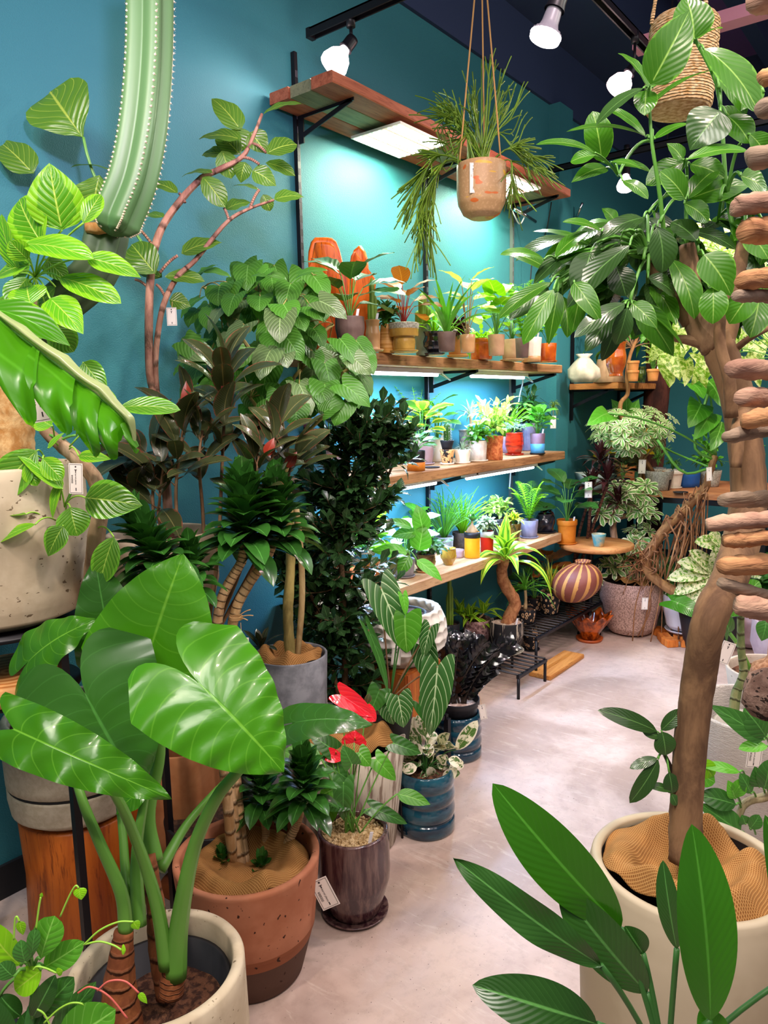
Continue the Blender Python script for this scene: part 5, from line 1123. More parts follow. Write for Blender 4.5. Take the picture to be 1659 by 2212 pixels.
# ================================================================== left side
def pitmat(name, a, b, pit='#8a7a66', sc=55, th_=.66, **k): return potmat(name, a, b, pits=(sc, th_, pit), rough=.8, bump=.25, bd=.004, **k)
TRAV = pitmat('travertine', '#b8a68c', '#cbbba2', '#6e5c46'); CLAY2 = pitmat('orange_clay_plain', '#a86a44', '#b87a54', '#6a3a24', 80, .70)
def stem(t, pts, r, mat, name='stem', n=24, nv=9, lump=.03, d=None):
    P_ = smooth([PD(q[0], q[1], q[2] if len(q) > 2 else d) for q in pts], n); g = G()
    rr = np.interp(np.linspace(0, 1, n), np.linspace(0, 1, len(r)), r) if isinstance(r, (list, tuple)) else r
    g.tube(P_, rr, nv, lump=lump); g.build(name, mat, t); return P_
def one(t, name, mat, *a, pet=None, petr=.0025, petm='gre', **k):
    g = G(); B, T = hl(g, *a, **k); o = g.build(name, L_[mat] if isinstance(mat, str) else mat, t)
    if pet is not None:
        g = G(); g.tube(bez(pet, B, (0, 0, .01), 8), petr, 6); g.build('leaf_stalk', S_[petm], o)
    return o
# ---- banded cream pot on a wood stump
c = PZ(200, 2040, 0); c = c+unit([c[0], c[1], 0])*.155; d0 = (c-O)@fw
zst = zat(c-FH*.15, 1800)
t = thing('wood_stump', 'orange red log stump standing on the floor at left, carrying the banded cream pot', 'stump', c)
g = G(); g.lathe([(0, 0), (.15, 0), (.155, .01), (.150, zst*.5), (.158, zst-.006), (.150, zst), (0, zst)], c, 48, lambda R, Z, th: (R*(1+.02*np.sin(th*3+1)+.012*np.sin(th*7)), Z)); g.build('trunk_section', woodmat('stump_wood', '#8a3e14', '#b8601e', '#551f0a', 2, 3, .4), t)
PB = Pot('banded_pot', 'cream stone pot with one thin dark line around it, on the orange log stump', 'pot', [c[0], c[1], zst+.002], .175, .178, zat(c-FH*.18, 1600)-zst, potmat('cream_stone', '#b9ab92', '#c8bba4', scale=60, rough=.85), 'soft', 'dark', .08, th=.016,
         prof=[(0, 0), (.145, 0), (.172, .02), (.178, .06), (.178, .088), (.173, .091), (.173, .096), (.179, .10), (.182, .22), (.178, zat(c-FH*.18, 1600)-zst)])
g = G(); g.lathe([(.1745, .0905), (.1755, .0905), (.1755, .0965), (.1745, .0965)], PB.c, 48); g.build('dark_band', BLKM, PB.t)
# lime fig growing from it
t = PB.t; PB.t['label'] = 'lime edged fig with curved pale trunk, in a cream dark-lined pot on the log stump'; PB.t['category'] = 'potted plant'; PB.t.name = 'potted_fig'
D1 = 1.62; BK = barkmat('fig_bark', '#b09478', '#7a5c44', 22)
tp = stem(t, [(185, 1610, 1.95), (205, 1420, 1.85), (200, 1260, 1.7), (208, 1160, D1), (218, 1085, D1), (205, 1035, D1), (165, 990, D1), (125, 955, D1), (95, 925, D1), (70, 860, D1), (66, 740, D1), (72, 625, D1)], [.020, .019, .017, .013, .009], BK, 'trunk', 44, 10, .06)
hubA = PD(76, 600, D1); hubB = PD(60, 990, D1)
for i, (b, tt, w_, fc, sd, lm) in enumerate([((134, 497), (106, 352), 118, .9, .2, 0), ((92, 527), (42, 430), 104, .9, -.3, 0), ((50, 528), (203, 560), 78, .55, 0, 0), ((188, 557), (305, 600), 62, .6, 0, 0), ((130, 600), (262, 656), 66, .6, 0, 0), ((66, 658), (58, 618), 82, .5, 0, 0),
    ((108, 645), (180, 722), 76, .7, .2, 0), ((180, 482), (218, 420), 42, .7, .4, 0), ((42, 590), (3, 462), 64, .7, -.5, 0), ((62, 572), (-10, 602), 62, .6, 0, 0), ((60, 560), (20, 520), 50, .8, -.2, 0), ((120, 620), (75, 690), 60, .6, 0, 1), ((50, 640), (-20, 700), 70, .5, 0, 1), ((90, 580), (140, 600), 50, .5, .3, 1), ((60, 600), (20, 660), 60, .8, 0, 1), ((100, 560), (150, 610), 46, .8, 0, 1), ((30, 600), (60, 545), 60, .9, 0, 1), ((110, 700), (160, 760), 66, .8, 0, 1), ((90, 760), (130, 830), 66, .8, 0, 1)]):
    one(t, 'leaf', 'altd' if lm else 'alt', b, tt, w_, D1+(-.10 if not lm else .05)-.01*(i % 4), face=fc, side=sd, kind='ell' if i % 3 else 'ova', arch=.07, wave=.01, pet=hubA, petr=.002, petm='lime', dt=.03*(1 if i % 2 else -1), nu=16, nv=8)
for i, (b, tt, w_, fc, src) in enumerate([((80, 973), (-12, 1078), 88, .85, (100, 1000)), ((135, 1056), (38, 985), 44, .3, (130, 1080)), ((92, 990), (136, 1036), 48, .8, (100, 1000)), ((184, 1075), (308, 1092), 88, .8, (140, 1090)), ((152, 1096), (168, 1158), 72, .6, (142, 1100)), ((136, 1137), (104, 1202), 54, .85, (140, 1110)),
    ((246, 1160), (216, 1262), 62, .9, (212, 1140)), ((56, 1111), (-8, 1118), 24, .2, (100, 1124)), ((76, 1133), (-5, 1172), 36, .4, (120, 1124)), ((128, 1044), (114, 1120), 30, .2, (140, 1096)), ((258, 880), (390, 886), 54, .55, (150, 965)), ((180, 782), (232, 848), 52, .8, (160, 930)), ((188, 835), (254, 872), 36, .6, (165, 940)), ((104, 968), (140, 934), 18, .5, (125, 962)), ((112, 920), (75, 900), 50, .8, (118, 945)), ((170, 985), (240, 992), 30, .7, (150, 970)), ((60, 1000), (80, 1050), 40, .7, (90, 990))]):
    one(t, 'leaf', 'altd' if i in (0, 3, 4, 5, 6, 10, 11) else 'alt', b, tt, w_, D1-.06-.01*(i % 3), face=fc, kind='ova' if i % 2 else 'ell', arch=.06, pet=PD(src[0], src[1], D1-.02), petr=.0018, petm='lime', nu=16, nv=8)
for a in (((98, 940), (118, 945)), ((125, 955), (165, 940)), ((215, 1120), (212, 1140)), ((180, 1010), (140, 1095))): g = G(); g.tube(bez(PD(*a[0], D1), PD(*a[1], D1-.02), UP*.003, 6), .003, 6); g.build('twig', S_['gre'], t)
# ---- travertine pot with the old cactus, on a black stand
c = PD(2, 1335, 1.74); cz = c[2]+.0; cc = np.array([c[0], c[1], cz])+FH*.0; r0 = 190*1.74/F
zt_ = zat(cc-FH*.0, 1010)
PC = Pot('potted_cactus', 'old corky cactus with one long ribbed arm, in a pitted beige stone pot', 'potted plant', cc, r0*.92, r0, zt_-cz, TRAV, 'soft', 'dark', .12, th=.02, ns=64)
t = PC.t; D2 = 1.72
def ribtube(g, path, r, ribs, amp, nv=60):
    n = len(path); tg = np.gradient(path, axis=0); tg /= np.linalg.norm(tg, axis=1)[:, None]; x = unit(np.cross(tg[0], RH)); th = np.linspace(0, 2*PI, nv+1); P_ = []
    for k in range(n):
        x = unit(x-tg[k]*(x@tg[k])); y = np.cross(tg[k], x); rr = r[k]*(1-amp+amp*2*np.abs(np.cos(th*ribs/2))**1.3)
        P_.append(path[k]+x*(np.cos(th)*rr)[:, None]+y*(np.sin(th)*rr)[:, None])
    P_ = np.array(P_); g.grid(np.concatenate([path[:1, None].repeat(nv+1, 1), P_, path[-1:, None].repeat(nv+1, 1)])); return P_
g = G(); g.tube(smooth([PD(18, 1010, 1.77), PD(22, 930, 1.76), PD(18, 850, 1.75), PD(12, 800, 1.74)], 26), np.interp(np.linspace(0, 1, 26), [0, .3, .7, 1], [.058, .052, .050, .040]), 26, lump=.08); g.build('corky_base', barkmat('cork', '#a8743c', '#d0ac78', 22, 0, .95, (1, 1, 1)), t)
CG = leafmat('cactus_skin', '#3f7048', '#5f8e60', N=1, vstr=0, rough=.45, trans=0, mid=.001, var=.12)
g = G(); ribtube(g, smooth([PD(12, 830, 1.75), PD(30, 740, 1.73), PD(120, 660, D2), PD(200, 590, D2), PD(225, 520, D2), PD(228, 490, D2)], 24), [.045]*24, 5, .16); g.build('old_column', leafmat('cactus_skin_dark', '#38543c', '#4d6a4c', N=1, vstr=0, rough=.6, trans=0, mid=.001, var=.2), t)
g = G(); g.tube([PD(186, 492, D2-.05), PD(212, 492, D2-.05), PD(236, 498, D2-.05)], [.010, .013, .006], 10, lump=.2); g.build('scar', barkmat('cork', '#a8743c', '#d0ac78', 22), t)
pa = smooth([PD(240, 508, D2-.06), PD(252, 470, D2-.06), PD(283, 390, D2-.06), PD(305, 280, D2-.06), PD(317, 150, D2-.06), PD(320, 20, D2-.06), PD(318, -140, D2-.06), PD(316, -200, D2-.06)], 70)
u_ = np.linspace(0, 1, 70); rr = .046*np.minimum(1, .55+u_*4)*np.minimum(1, (1-u_)*10+.2)
rr[0] = .006; rr[1] = .016; rr[2] = .024
g = G(); RP = ribtube(g, pa, rr, 5, .20, 80); g.build('arm', CG, t)
g = G(); rs = np.random.RandomState(1)
for q in range(5):
    j = int(round(q*80/5)) % 80
    for k in range(2, 69):
        p = RP[k, j]; n_ = unit(p-pa[k])
        g.lathe([(0, .0032), (.0026, .001), (.003, -.002)], p, 6, ax=np.array([*onb(n_), n_]))
        for _ in range(2): g.tube([p, p+unit(n_+rs.randn(3)*.5)*.006], [.0004, .0002], 3, cap=False)
g.build('spines', plain('areole', '#cfc4a8', .8), t)
t2 = thing('plant_stand', 'tall thin black steel stand under the pitted beige stone pot at far left', 'stand', (cc[0], cc[1], 0))
g = G(); g.lathe([(0, cz-.012), (r0*.92, cz-.012), (r0*.92, cz-.002), (0, cz-.002)], (cc[0], cc[1], 0), 40); g.build('tray', BLK, t2)
for a in (0.4, 2.0, 3.5, 5.1):
    g = G(); q = cc+np.array([math.cos(a)*r0*.8, math.sin(a)*r0*.8, 0]); g.box((q[0]-.009, q[1]-.009, 0), (q[0]+.009, q[1]+.009, cz-.012)); g.build('leg', BLK, t2, False)
price_tag(164, 1034, 1.50, .028, .062, 3, 'price tag on the pitted beige stone pot behind the curved fig trunk', (163, 1002, 1.52), price='¥44000')
price_tag(84, 858, 1.30, .040, .086, -8, 'large price tag half hidden by the split leaf at far left', (72, 808, 1.33), price='¥15400')
# low wooden ringed stool top at far left
t = thing('wood_slab', 'thick round slab of ringed orange wood at far left under the elephant ear leaves', 'slab', PD(20, 1490, 1.72))
c = PD(12, 1448, 1.72); g = G(); g.lathe([(0, -.045), (.13, -.045), (.135, -.03), (.135, -.005), (.13, 0), (0, 0)], c, 48)
RW = NT('ring_wood'); oc = RW.coord(); wv = RW.new('ShaderNodeTexWave', wave_type='RINGS', rings_direction='Z'); wv.inputs['Scale'].default_value = 14; wv.inputs['Distortion'].default_value = 2.5; RW.l.new(oc, wv.inputs['Vector'])
RW.base(RW.mix(wv.outputs['Fac'], rgb('#b06a30'), rgb('#e0a468')), .6, .3); g.build('slab_round', RW.m, t)
g = G(); g.lathe([(0, c[2]-.056), (.165, c[2]-.056), (.165, c[2]-.048), (0, c[2]-.048)], (cc[0], cc[1], 0), 40); g.build('lower_tray', BLK, t2)
# ---- monstera leaf reaching in from the left
D3 = 1.15; c = PD(-230, 1500, 1.15)
P = Pot('potted_monstera', 'swiss cheese plant sending one big split leaf in from the left edge', 'potted plant', [c[0], c[1], 0], .12, .15, .28, PM['blkm'], 'cyl')
B = PD(-15, 705, D3)
stem(P.t, [(-260, 1900, 1.15), (-200, 1300, 1.15), (-90, 800, 1.16), (-15, 705, D3)], .006, S_['gre'], 'leaf_stalk')
mr = smooth([PD(-50, 640, D3+.02), PD(20, 705, D3), PD(90, 760, D3-.02), PD(160, 815, D3-.03), PD(225, 865, D3-.04), PD(275, 915, D3-.04), PD(297, 962, D3-.02)], 61)
g = G(); gb = G()
for k, (u0, u1, tx, ty, wd) in enumerate(((0, .16, -60, 820, .5), (.12, .34, 66, 920, .42), (.30, .52, 142, 938, .50), (.50, .66, 205, 985, .55), (.64, .84, 240, 990, .62), (.82, 1.0, 296, 968, .8))):
    n = 12; s_ = np.linspace(0, 1, n)[:, None]; a = np.linspace(0, 1, 9)[None, :]
    mid = (u0+u1)/2; half = (u1-u0)/2; T = PD(tx, ty, D3-.07); M = np.array([[mr[int(np.clip((mid+(q*2-1)*half*(1.0 if s < .42 else .90))*60, 0, 60))] for q in a[0]] for s in s_[:, 0]])
    wdt = np.where(s_ < .4, 1, np.clip(1-((s_-.4)/.6)**4, 0.12, 1)); Mc = mr[int(mid*60)]
    P_ = Mc+(T-Mc)*s_[..., None]**1.0+(M-Mc)*wdt[..., None]*(1+.1*np.sin(s_[..., None]*3))+(-fw)*(.035*np.sin(PI*s_)+.008*np.sin(a*PI*2+k))[..., None]
    g.grid(P_[:, ::-1], np.stack([s_*.3+mid*.7+a*0, .5+.5*s_*np.ones_like(a)], -1), .4+.05*k)
S2 = np.linspace(0, 1, 61)[:, None]; A2 = np.linspace(0, 1, 7)[None, :]
wid = 34*D3/F*np.sin(PI*np.clip(S2*1.02, 0, 1))**.5*(1-.25*np.abs(np.sin(S2*15)))
P_ = mr[:, None]+(rt*.75+up*.55)*(wid*A2)[..., None]+(-fw)*(.02*np.sin(PI*A2*.9)*np.ones_like(S2))[..., None]
gb.grid(P_, np.stack([S2+0*A2, .5+.4*A2+0*S2], -1)); o = g.build('leaf', L_['mon'], P.t); gb.build('folded_half', L_['pachb'], o)
g = G(); g.tube(mr, np.linspace(.004, .001, 61), 6); g.build('midrib', S_['gre'], o)
one(P.t, 'leaf', 'mon', (-30, 665), (152, 748), 95, D3+.03, face=.5, kind='ova', arch=.10, nu=16, nv=8)
# ---- beige pot with broad leaved fig and rubber plant
c = PD(365, 1400, 2.05); r0 = 112*2.05/F
PF = Pot('potted_broad_fig', 'tall twisting broad leaved fig in a smooth beige stone pot beside the teal wall', 'potted plant', [c[0], c[1], c[2]], r0*.75, r0, zat(c, 1150)-c[2], potmat('beige_stone', '#b29a82', '#c6b09a', scale=9, rough=.8), 'soft', 'dark', .1, th=.014)
t2 = thing('plant_stand', 'black steel stand behind the elephant ears under the smooth beige stone pot', 'stand', (c[0], c[1], 0)); g = G(); g.box((c[0]-.12, c[1]-.12, c[2]-.02), (c[0]+.12, c[1]+.12, c[2]-.003)); g.build('tray', BLK, t2, False)
for (dx, dy) in ((-.11, -.11), (.11, -.11), (-.11, .11), (.11, .11)): g = G(); g.box((c[0]+dx-.008, c[1]+dy-.008, 0), (c[0]+dx+.008, c[1]+dy+.008, c[2]-.02)); g.build('leg', BLK, t2, False)
t = PF.t; D4 = 2.0; PK = barkmat('pink_bark', '#a8806a', '#7c5446', 30, 14)
stem(t, [(368, 1170, D4), (352, 960, D4), (338, 870, D4), (324, 800, D4), (322, 660, D4), (330, 560, D4), (346, 500, D4), (378, 448, D4), (432, 388, D4), (474, 366, D4), (522, 340, D4), (545, 300, D4), (566, 246, D4)], [.013, .012, .011, .0095, .007, .004], PK, 'trunk', 50, 10, .05)
stem(t, [(342, 880, D4), (336, 780, D4), (350, 670, D4), (382, 600, D4), (422, 562, D4), (488, 482, D4), (536, 452, D4), (592, 432, D4)], [.008, .008, .006, .003], PK, 'trunk', 34, 9, .05)
for a in (((330, 530), (290, 486)), ((322, 624), (292, 604)), ((345, 590), (384, 552)), ((400, 438), (387, 418)), ((495, 478), (484, 450)), ((522, 340), (560, 355)), ((545, 310), (575, 330)), ((540, 450), (560, 410)), ((356, 640), (338, 615))): g = G(); g.tube(bez(PD(*a[0], D4), PD(*a[1], D4), UP*.005, 6), .004, 6); g.build('twig', PK, t)
for i, (b, tt, w_, fc) in enumerate([((520, 282), (457, 213), 46, .6), ((570, 246), (658, 226), 36, .4), ((522, 302), (430, 300), 46, .5), ((506, 276), (522, 328), 50, .8), ((540, 286), (576, 332), 42, .8), ((576, 332), (642, 312), 44, .7), ((482, 332), (436, 336), 34, .6), ((480, 325), (500, 386), 38, .8), ((460, 374), (393, 382), 28, .4), ((574, 352), (638, 380), 34, .6), ((545, 368), (597, 402), 38, .8),
    ((438, 382), (487, 448), 40, .8), ((487, 453), (544, 438), 38, .5), ((560, 412), (504, 402), 24, .3), ((592, 431), (657, 426), 34, .6), ((568, 420), (584, 456), 24, .8), ((392, 548), (480, 524), 42, .6), ((336, 592), (284, 528), 58, .85), ((350, 600), (300, 594), 26, .5), ((356, 598), (443, 608), 34, .6), ((366, 648), (412, 662), 36, .7), ((520, 335), (470, 290), 40, .8), ((530, 350), (520, 395), 34, .8), ((384, 418), (330, 396), 30, .5), ((355, 470), (300, 470), 30, .4),
    ((180, 298), (108, 198), 122, .95), ((72, 376), (-6, 305), 60, .6), ((248, 373), (152, 362), 24, .2), ((216, 378), (204, 456), 82, .9), ((285, 468), (245, 500), 40, .6), ((270, 540), (210, 530), 40, .5), ((290, 486), (240, 470), 46, .6)]):
    far = i >= 25
    one(t, 'leaf', 'fidd', b, tt, w_*1.25, D4-(.0 if far else .03*((i % 3)-1)), face=fc, kind='obo' if i in (25, 28) else ('ell' if i % 2 else 'ova'), arch=.09, wave=.025, pet=None, nu=12, nv=6, dt=.02)
stem(t, [(330, 560, 2.01), (270, 470, 2.02), (212, 395, 2.02), (190, 340, 2.0), (180, 297, 2.0)], .004, S_['gre'], 'twig')
price_tag(371, 684, 1.93, .026, .046, 0, 'small price tag hanging from a twig of the tall broad leaved fig', (372, 652, 1.96), detail=False)
# rubber plant
c = PD(400, 1330, 1.98)
PR = Pot('potted_rubber_plant', 'burgundy rubber plant with a few red new leaves against the teal wall', 'potted plant', [c[0]+.02, c[1]+.02, .28] if 0 else [PD(445, 1500, 1.98)[0], PD(445, 1500, 1.98)[1], 0.0], .10, .13, .30, PM['blkm'], 'cyl')
rg = random.Random(21); D5 = 1.95; gl = G(); gs = G()
for (pts, n) in (([(432, 1420), (338, 1150), (330, 1000), (300, 980)], 11), ([(432, 1420), (390, 1180), (380, 1060), (392, 950), (405, 880)], 14), ([(440, 1420), (470, 1200), (480, 1000), (486, 860), (484, 800)], 21), ([(440, 1420), (530, 1200), (545, 1060), (560, 985)], 12), ([(440, 1420), (600, 1120), (625, 1020), (632, 990)], 9), ([(440, 1420), (440, 1150), (430, 1000), (438, 930)], 9), ([(440, 1420), (560, 1100), (590, 980), (600, 920)], 9), ([(432, 1420), (300, 1150), (290, 1060), (285, 1010)], 6), ([(440, 1420), (350, 1150), (345, 1080), (352, 1010)], 9)):
    pa = smooth([PD(x, y, D5+rg.uniform(-.04, .04)) for x, y in pts], 16); twig(gl, gs, pa, .006, .003, n, .140, .060, rg, 'ell', t0=.50, ang=(45, 95), pet=.02, droop=.15, fold=.25, arch=.06, nu=9, nv=4, face=.5)
gs.build('stem', S_['brn'], PR.t); gl.build('foliage', L_['rub'], PR.t)
for (b, tt, w_) in (((408, 890), (402, 822), 28), ((620, 1010), (642, 975), 24), ((575, 985), (592, 945), 24), ((486, 860), (490, 790), 18)): one(PR.t, 'new_leaf', 'rubr', b, tt, w_, D5-.02, face=.95, kind='lan')
# ---- clay vessel on a rusty peg
c = PZ(385, 1975, 0)+FH*.14; d0 = (c-O)@fw; zb = zat(c, 1835); zt_ = zat(c, 1600); rv = 84*d0/F
t = thing('clay_vessel', 'tall smooth orange clay vessel raised on a thin rusty peg behind the elephant ears', 'vessel', c)
g = G(); H_ = zt_-zb; g.lathe(walled(dens([(0, zb), (rv*.5, zb), (rv*.85, zb+H_*.08), (rv, zb+H_*.25), (rv*1.02, zb+H_*.6), (rv*.98, zt_)], 5), .01, zb+H_*.4), (c[0], c[1], 0), 48); g.build('vessel_body', potmat('rust_clay', '#a0643c', '#b47a50', scale=8, rough=.7), t)
g = G(); g.lathe([(0, 0), (.09, 0), (.09, .006), (.014, .012), (.013, zb+.002), (0, zb+.002)], (c[0], c[1], 0), 32); g.build('peg', potmat('rust', '#7a3a1c', '#9a5228', rough=.7), t)
# ---- elephant ear in the cream pot
D6 = 1.35; cc = PD(340, 2098, D6); cc = np.array([cc[0], cc[1], 0]); rr0 = 186*D6/F
zt_ = zat(cc, 2090)
PA = Pot('potted_elephant_ear', 'elephant ear with huge shining green leaves in a cream concrete pot, front left', 'potted plant', cc, rr0*.80, rr0, zt_, pitmat('cream_concrete', '#b5a58c', '#c6b89f', '#7a6a54', 90, .68), 'soft', None, .5, th=.022, ns=72)
g = G(); zi = zt_-.11; g.lathe([(.128, zi+.07), (.130, zi+.075), (.122, zi+.075), (.118, zi), (0, zi+.0)], (cc[0], cc[1], 0), 48); g.build('nursery_pot', PM['blkm'], PA.t)
g = G(); g.lathe([(r_, zi+.012+.004*(1-r_/.118)) for r_ in np.linspace(.118, 0, 12)], (cc[0], cc[1], 0), 48, lambda R, Z, th: (R, Z+.004*np.sin(R*260+th*4)*np.sin(th*7+R*90))); g.build('soil', soilmat('bark'), PA.t)
t = PA.t; PS = plain('petiole_green', '#5f9438', .38); CB = barkmat('ear_bark', '#9a5c34', '#6e3a20', 16, 7, .8, (1, 1, .6))
stem(t, [(268, 2230, 1.30), (258, 2150, 1.30), (262, 2070, 1.30), (268, 2010, 1.30)], [.034, .030, .022, .016], CB, 'trunk', 24, 14, .06)
stem(t, [(362, 2150, 1.38), (345, 2050, 1.38), (335, 1950, 1.38), (318, 1850, 1.38)], [.022, .020, .017, .015], CB, 'trunk', 24, 14, .06)
stem(t, [(370, 2150, 1.33), (372, 2120, 1.33), (375, 2085, 1.33)], [.022, .022, .018], CB, 'trunk', 12, 14, .06)
def ear(pts, rad, leafargs, mt='alo', n=22, **k):
    P_ = smooth([PD(*q) for q in pts], 30); g = G(); g.tube(P_, np.interp(np.linspace(0, 1, 30), [0, .35, 1], rad), 12); o = g.build('leaf_stalk', PS, t)
    g = G(); b, tt, w_, d = leafargs; kw = dict(face=.8, kind='arr', arch=.05, fold=-.06, wave=.012, wn=4, nu=58, nv=16, quilt=.010); kw.update(k); hl(g, b, tt, w_, d, **kw); g.build('leaf', L_[mt], t)
ear([(378, 2110, 1.33), (388, 1990, 1.32), (420, 1830, 1.30), (470, 1720, 1.28), (530, 1635, 1.27), (500, 1540, 1.27), (428, 1480, 1.26)], [.021, .012, .006], ((430, 1476), (612, 1668), 310, 1.22), face=.62, side=.12, arch=.09, wave=.022, wn=6, cup=.06, quilt=.014)
ear([(335, 1860, 1.40), (320, 1760, 1.42), (345, 1620, 1.44), (330, 1500, 1.45), (320, 1418, 1.45)], [.016, .013, .006], ((322, 1412), (396, 1196), 300, 1.44), face=.95, side=.05, arch=.04, wave=.006, dt=.03)
ear([(360, 2090, 1.32), (340, 1960, 1.31), (300, 1830, 1.29), (245, 1710, 1.24), (150, 1600, 1.20), (70, 1545, 1.18)], [.014, .010, .005], ((30, 1575), (372, 1726), 150, 1.16), face=.62, side=-.1, arch=.12, wave=.075, wn=5, kind='hea')
ear([(272, 2012, 1.30), (262, 1930, 1.30), (215, 1820, 1.30), (175, 1720, 1.31), (160, 1640, 1.34), (170, 1500, 1.38)], [.013, .010, .005], ((185, 1500), (305, 1705), 350, 1.36), mt='alod', face=.9, side=.1, arch=.05)
ear([(268, 2012, 1.32), (272, 1900, 1.36), (240, 1650, 1.45), (130, 1500, 1.50), (58, 1432, 1.52)], [.012, .008, .005], ((62, 1428), (212, 1338), 150, 1.50), face=.55, side=.0, arch=.10, wave=.03, wn=4)
ear([(330, 1860, 1.42), (300, 1650, 1.50), (240, 1480, 1.56), (238, 1400, 1.56)], [.012, .008, .005], ((240, 1395), (205, 1205), 160, 1.56), mt='alod', face=.9, side=.2, arch=.05, wave=.02)
ear([(345, 1880, 1.42), (420, 1760, 1.5), (560, 1620, 1.55), (640, 1562, 1.56)], [.012, .008, .005], ((640, 1560), (805, 1566), 104, 1.55), mt='silvear' if 0 else 'alod', face=.42, side=.1, arch=.10, wave=.015)
ear([(300, 2000, 1.33), (295, 1850, 1.35), (310, 1740, 1.36), (320, 1700, 1.37)], [.014, .010, .006], ((318, 1700), (250, 1760), 60, 1.36), mt='alo', face=.4, side=.1, arch=.1, wave=.02, kind='lan')
# ---- big terracotta pot with compacta
c, rb, rt_, h = spot(550, 2172, 1944, 306, 220, 0)
TC = NT('two_tone_clay'); oc = TC.coord(); sp = TC.new('ShaderNodeSeparateXYZ'); TC.l.new(oc, sp.inputs[0]); z = sp.outputs[2]; n = TC.noise(oc, 10, 4)
cc_ = TC.mix(TC.ss(n, .35, .65), rgb('#a8694c'), rgb('#ba7c5e')); cc_ = TC.mix(TC.math('LESS_THAN', z, h*.44), cc_, rgb('#94593c')); cc_ = TC.mix(TC.math('LESS_THAN', z, h*.33), cc_, rgb('#5a4136'))
pn = TC.noise(TC.coord((1, 1, .7)), 75, 2); pm = TC.ss(pn, .68, .71); cc_ = TC.mix(pm, cc_, rgb('#3c2218')); TC.base(cc_, .8, .25); TC.bump(TC.math('SUBTRACT', n, pm), .35, .005)
PT = Pot('potted_compacta', 'compact dracaena on ringed canes in a big two tone terracotta planter on the floor', 'potted plant', c, rb, rt_, h, TC.m, 'cyl', 'dark', .30, th=.018, ns=72, prof=[(0, 0), (rb*.93, 0), (rb, h*.02), (rb+(rt_-rb)*.62, h*.40), (rb+(rt_-rb)*.66, h*.41), (rt_*.99, h*.93), (rt_, h)])
t = PT.t; d0 = (c-O)@fw; gh = G(); rg = random.Random(31)
def comp(p, R, n=38, ax=UP): rosette(gh, p-UP*R*.55, int(n*1.7), R*.86, R*.36, rg, (-5, 80), .30, 'ell', axis=ax, fold=.30, nu=9, nv=4, spread=R*.95, lvar=.25)
def cn(pts, r): 
    P_ = smooth([PD(*q) for q in pts], 34); g = G(); g.tube(P_, np.linspace(r*1.15, r*.9, 34), 12, lump=.05); g.build('cane', RING, t); return P_
dd = d0
cn([(522, 1890, dd), (498, 1720, dd), (482, 1560, dd), (470, 1400, dd), (474, 1310, dd), (500, 1250, dd), (522, 1212, dd), (530, 1170, dd)], .013); comp(PD(528, 1120, dd), .165, 46)
cn([(530, 1885, dd+.02), (512, 1720, dd+.02), (500, 1520, dd+.02), (500, 1380, dd+.02), (512, 1310, dd+.02), (545, 1250, dd+.02), (572, 1215, dd+.02), (590, 1175, dd+.02)], .013); comp(PD(598, 1112, dd+.06), .150, 40)
cn([(505, 1880, dd), (480, 1620, dd-.08), (446, 1385, dd-.12), (428, 1310, dd-.14), (400, 1262, dd-.16), (360, 1215, dd-.16)], .012); comp(PD(350, 1178, dd-.17), .135, 46, unit(UP-RH*.35)); comp(PD(412, 1225, dd-.1), .10, 24)
cn([(565, 1880, dd+.05), (575, 1800, dd+.05), (562, 1745, dd+.05)], .011); comp(PD(560, 1700, dd+.05), .115, 30)
cn([(600, 1870, dd), (640, 1780, dd), (652, 1740, dd)], .011); comp(PD(655, 1690, dd), .125, 34)
comp(PD(480, 1868, dd-.02), .06, 14); comp(PD(565, 1880, dd-.02), .06, 12)
gh.build('foliage', L_['com'], t)
burlap(np.array([c[0], c[1], h*.80]), rt_*.86, 'crumpled brown burlap inside the big two tone terracotta planter', .05, 11, rise=.05)
price_tag(701, 1930, d0-.06, .046, .082, -24, 'cream price tag with black frame hanging between the terracotta planter and the purple pot', (672, 1862, d0-.03), price='¥88000')
g = G(); q = PD(510, 1337, dd-.02)
for k in range(3): g.tube([q+np.array([math.cos(a)*.016, math.sin(a)*.016, .003*k]) for a in np.linspace(0, 2*PI, 12)], .0016, 5)
for (x, y) in ((541, 1317), (547, 1330), (535, 1340)): g.tube(bez(q, PD(x, y, dd-.04), UP*.004, 6), .0014, 5)
tag(g.build('jute_bow', plain('jute_string', '#b08a5c', .9), loc=q), 'jute string bow tied round a ringed cane of the compact dracaena', 'string')
price_tag(522, 1400, dd-.04, .034, .055, 4, 'price tag hanging from the jute bow behind the big elephant ear leaf', (520, 1345, dd-.03), detail=False)
# ================================================================== centre
# ---- galvanized pot with heart leaved fig
c0 = PD(627, 1412, 2.35); GZ = potmat('galvanized', '#6e7076', '#8c8e94', scale=20, rough=.45)
c = np.array([c0[0], c0[1], 0]); rr_ = 80*2.35/F
PU = Pot('potted_heart_leaf_fig', 'bushy heart leaved fig on a yellowish trunk in a grey metal planter', 'potted plant', c, rr_*.8, rr_, c0[2], GZ, 'cyl', 'dark', .12, th=.008)
t = PU.t; d0 = 2.33; YB = barkmat('yellow_bark', '#a89858', '#7a6c3a', 22)
burlap(np.array([c[0], c[1], c0[2]-.045]), rr_*.85, 'smooth folds of burlap in the grey metal planter', .05, 5, rise=.04)
tr = stem(t, [(628, 1425, d0), (622, 1330, d0), (628, 1200, d0), (622, 1080, d0), (610, 960, d0), (602, 890, d0)], [.017, .015, .014], YB, 'trunk', 40, 10, .08)
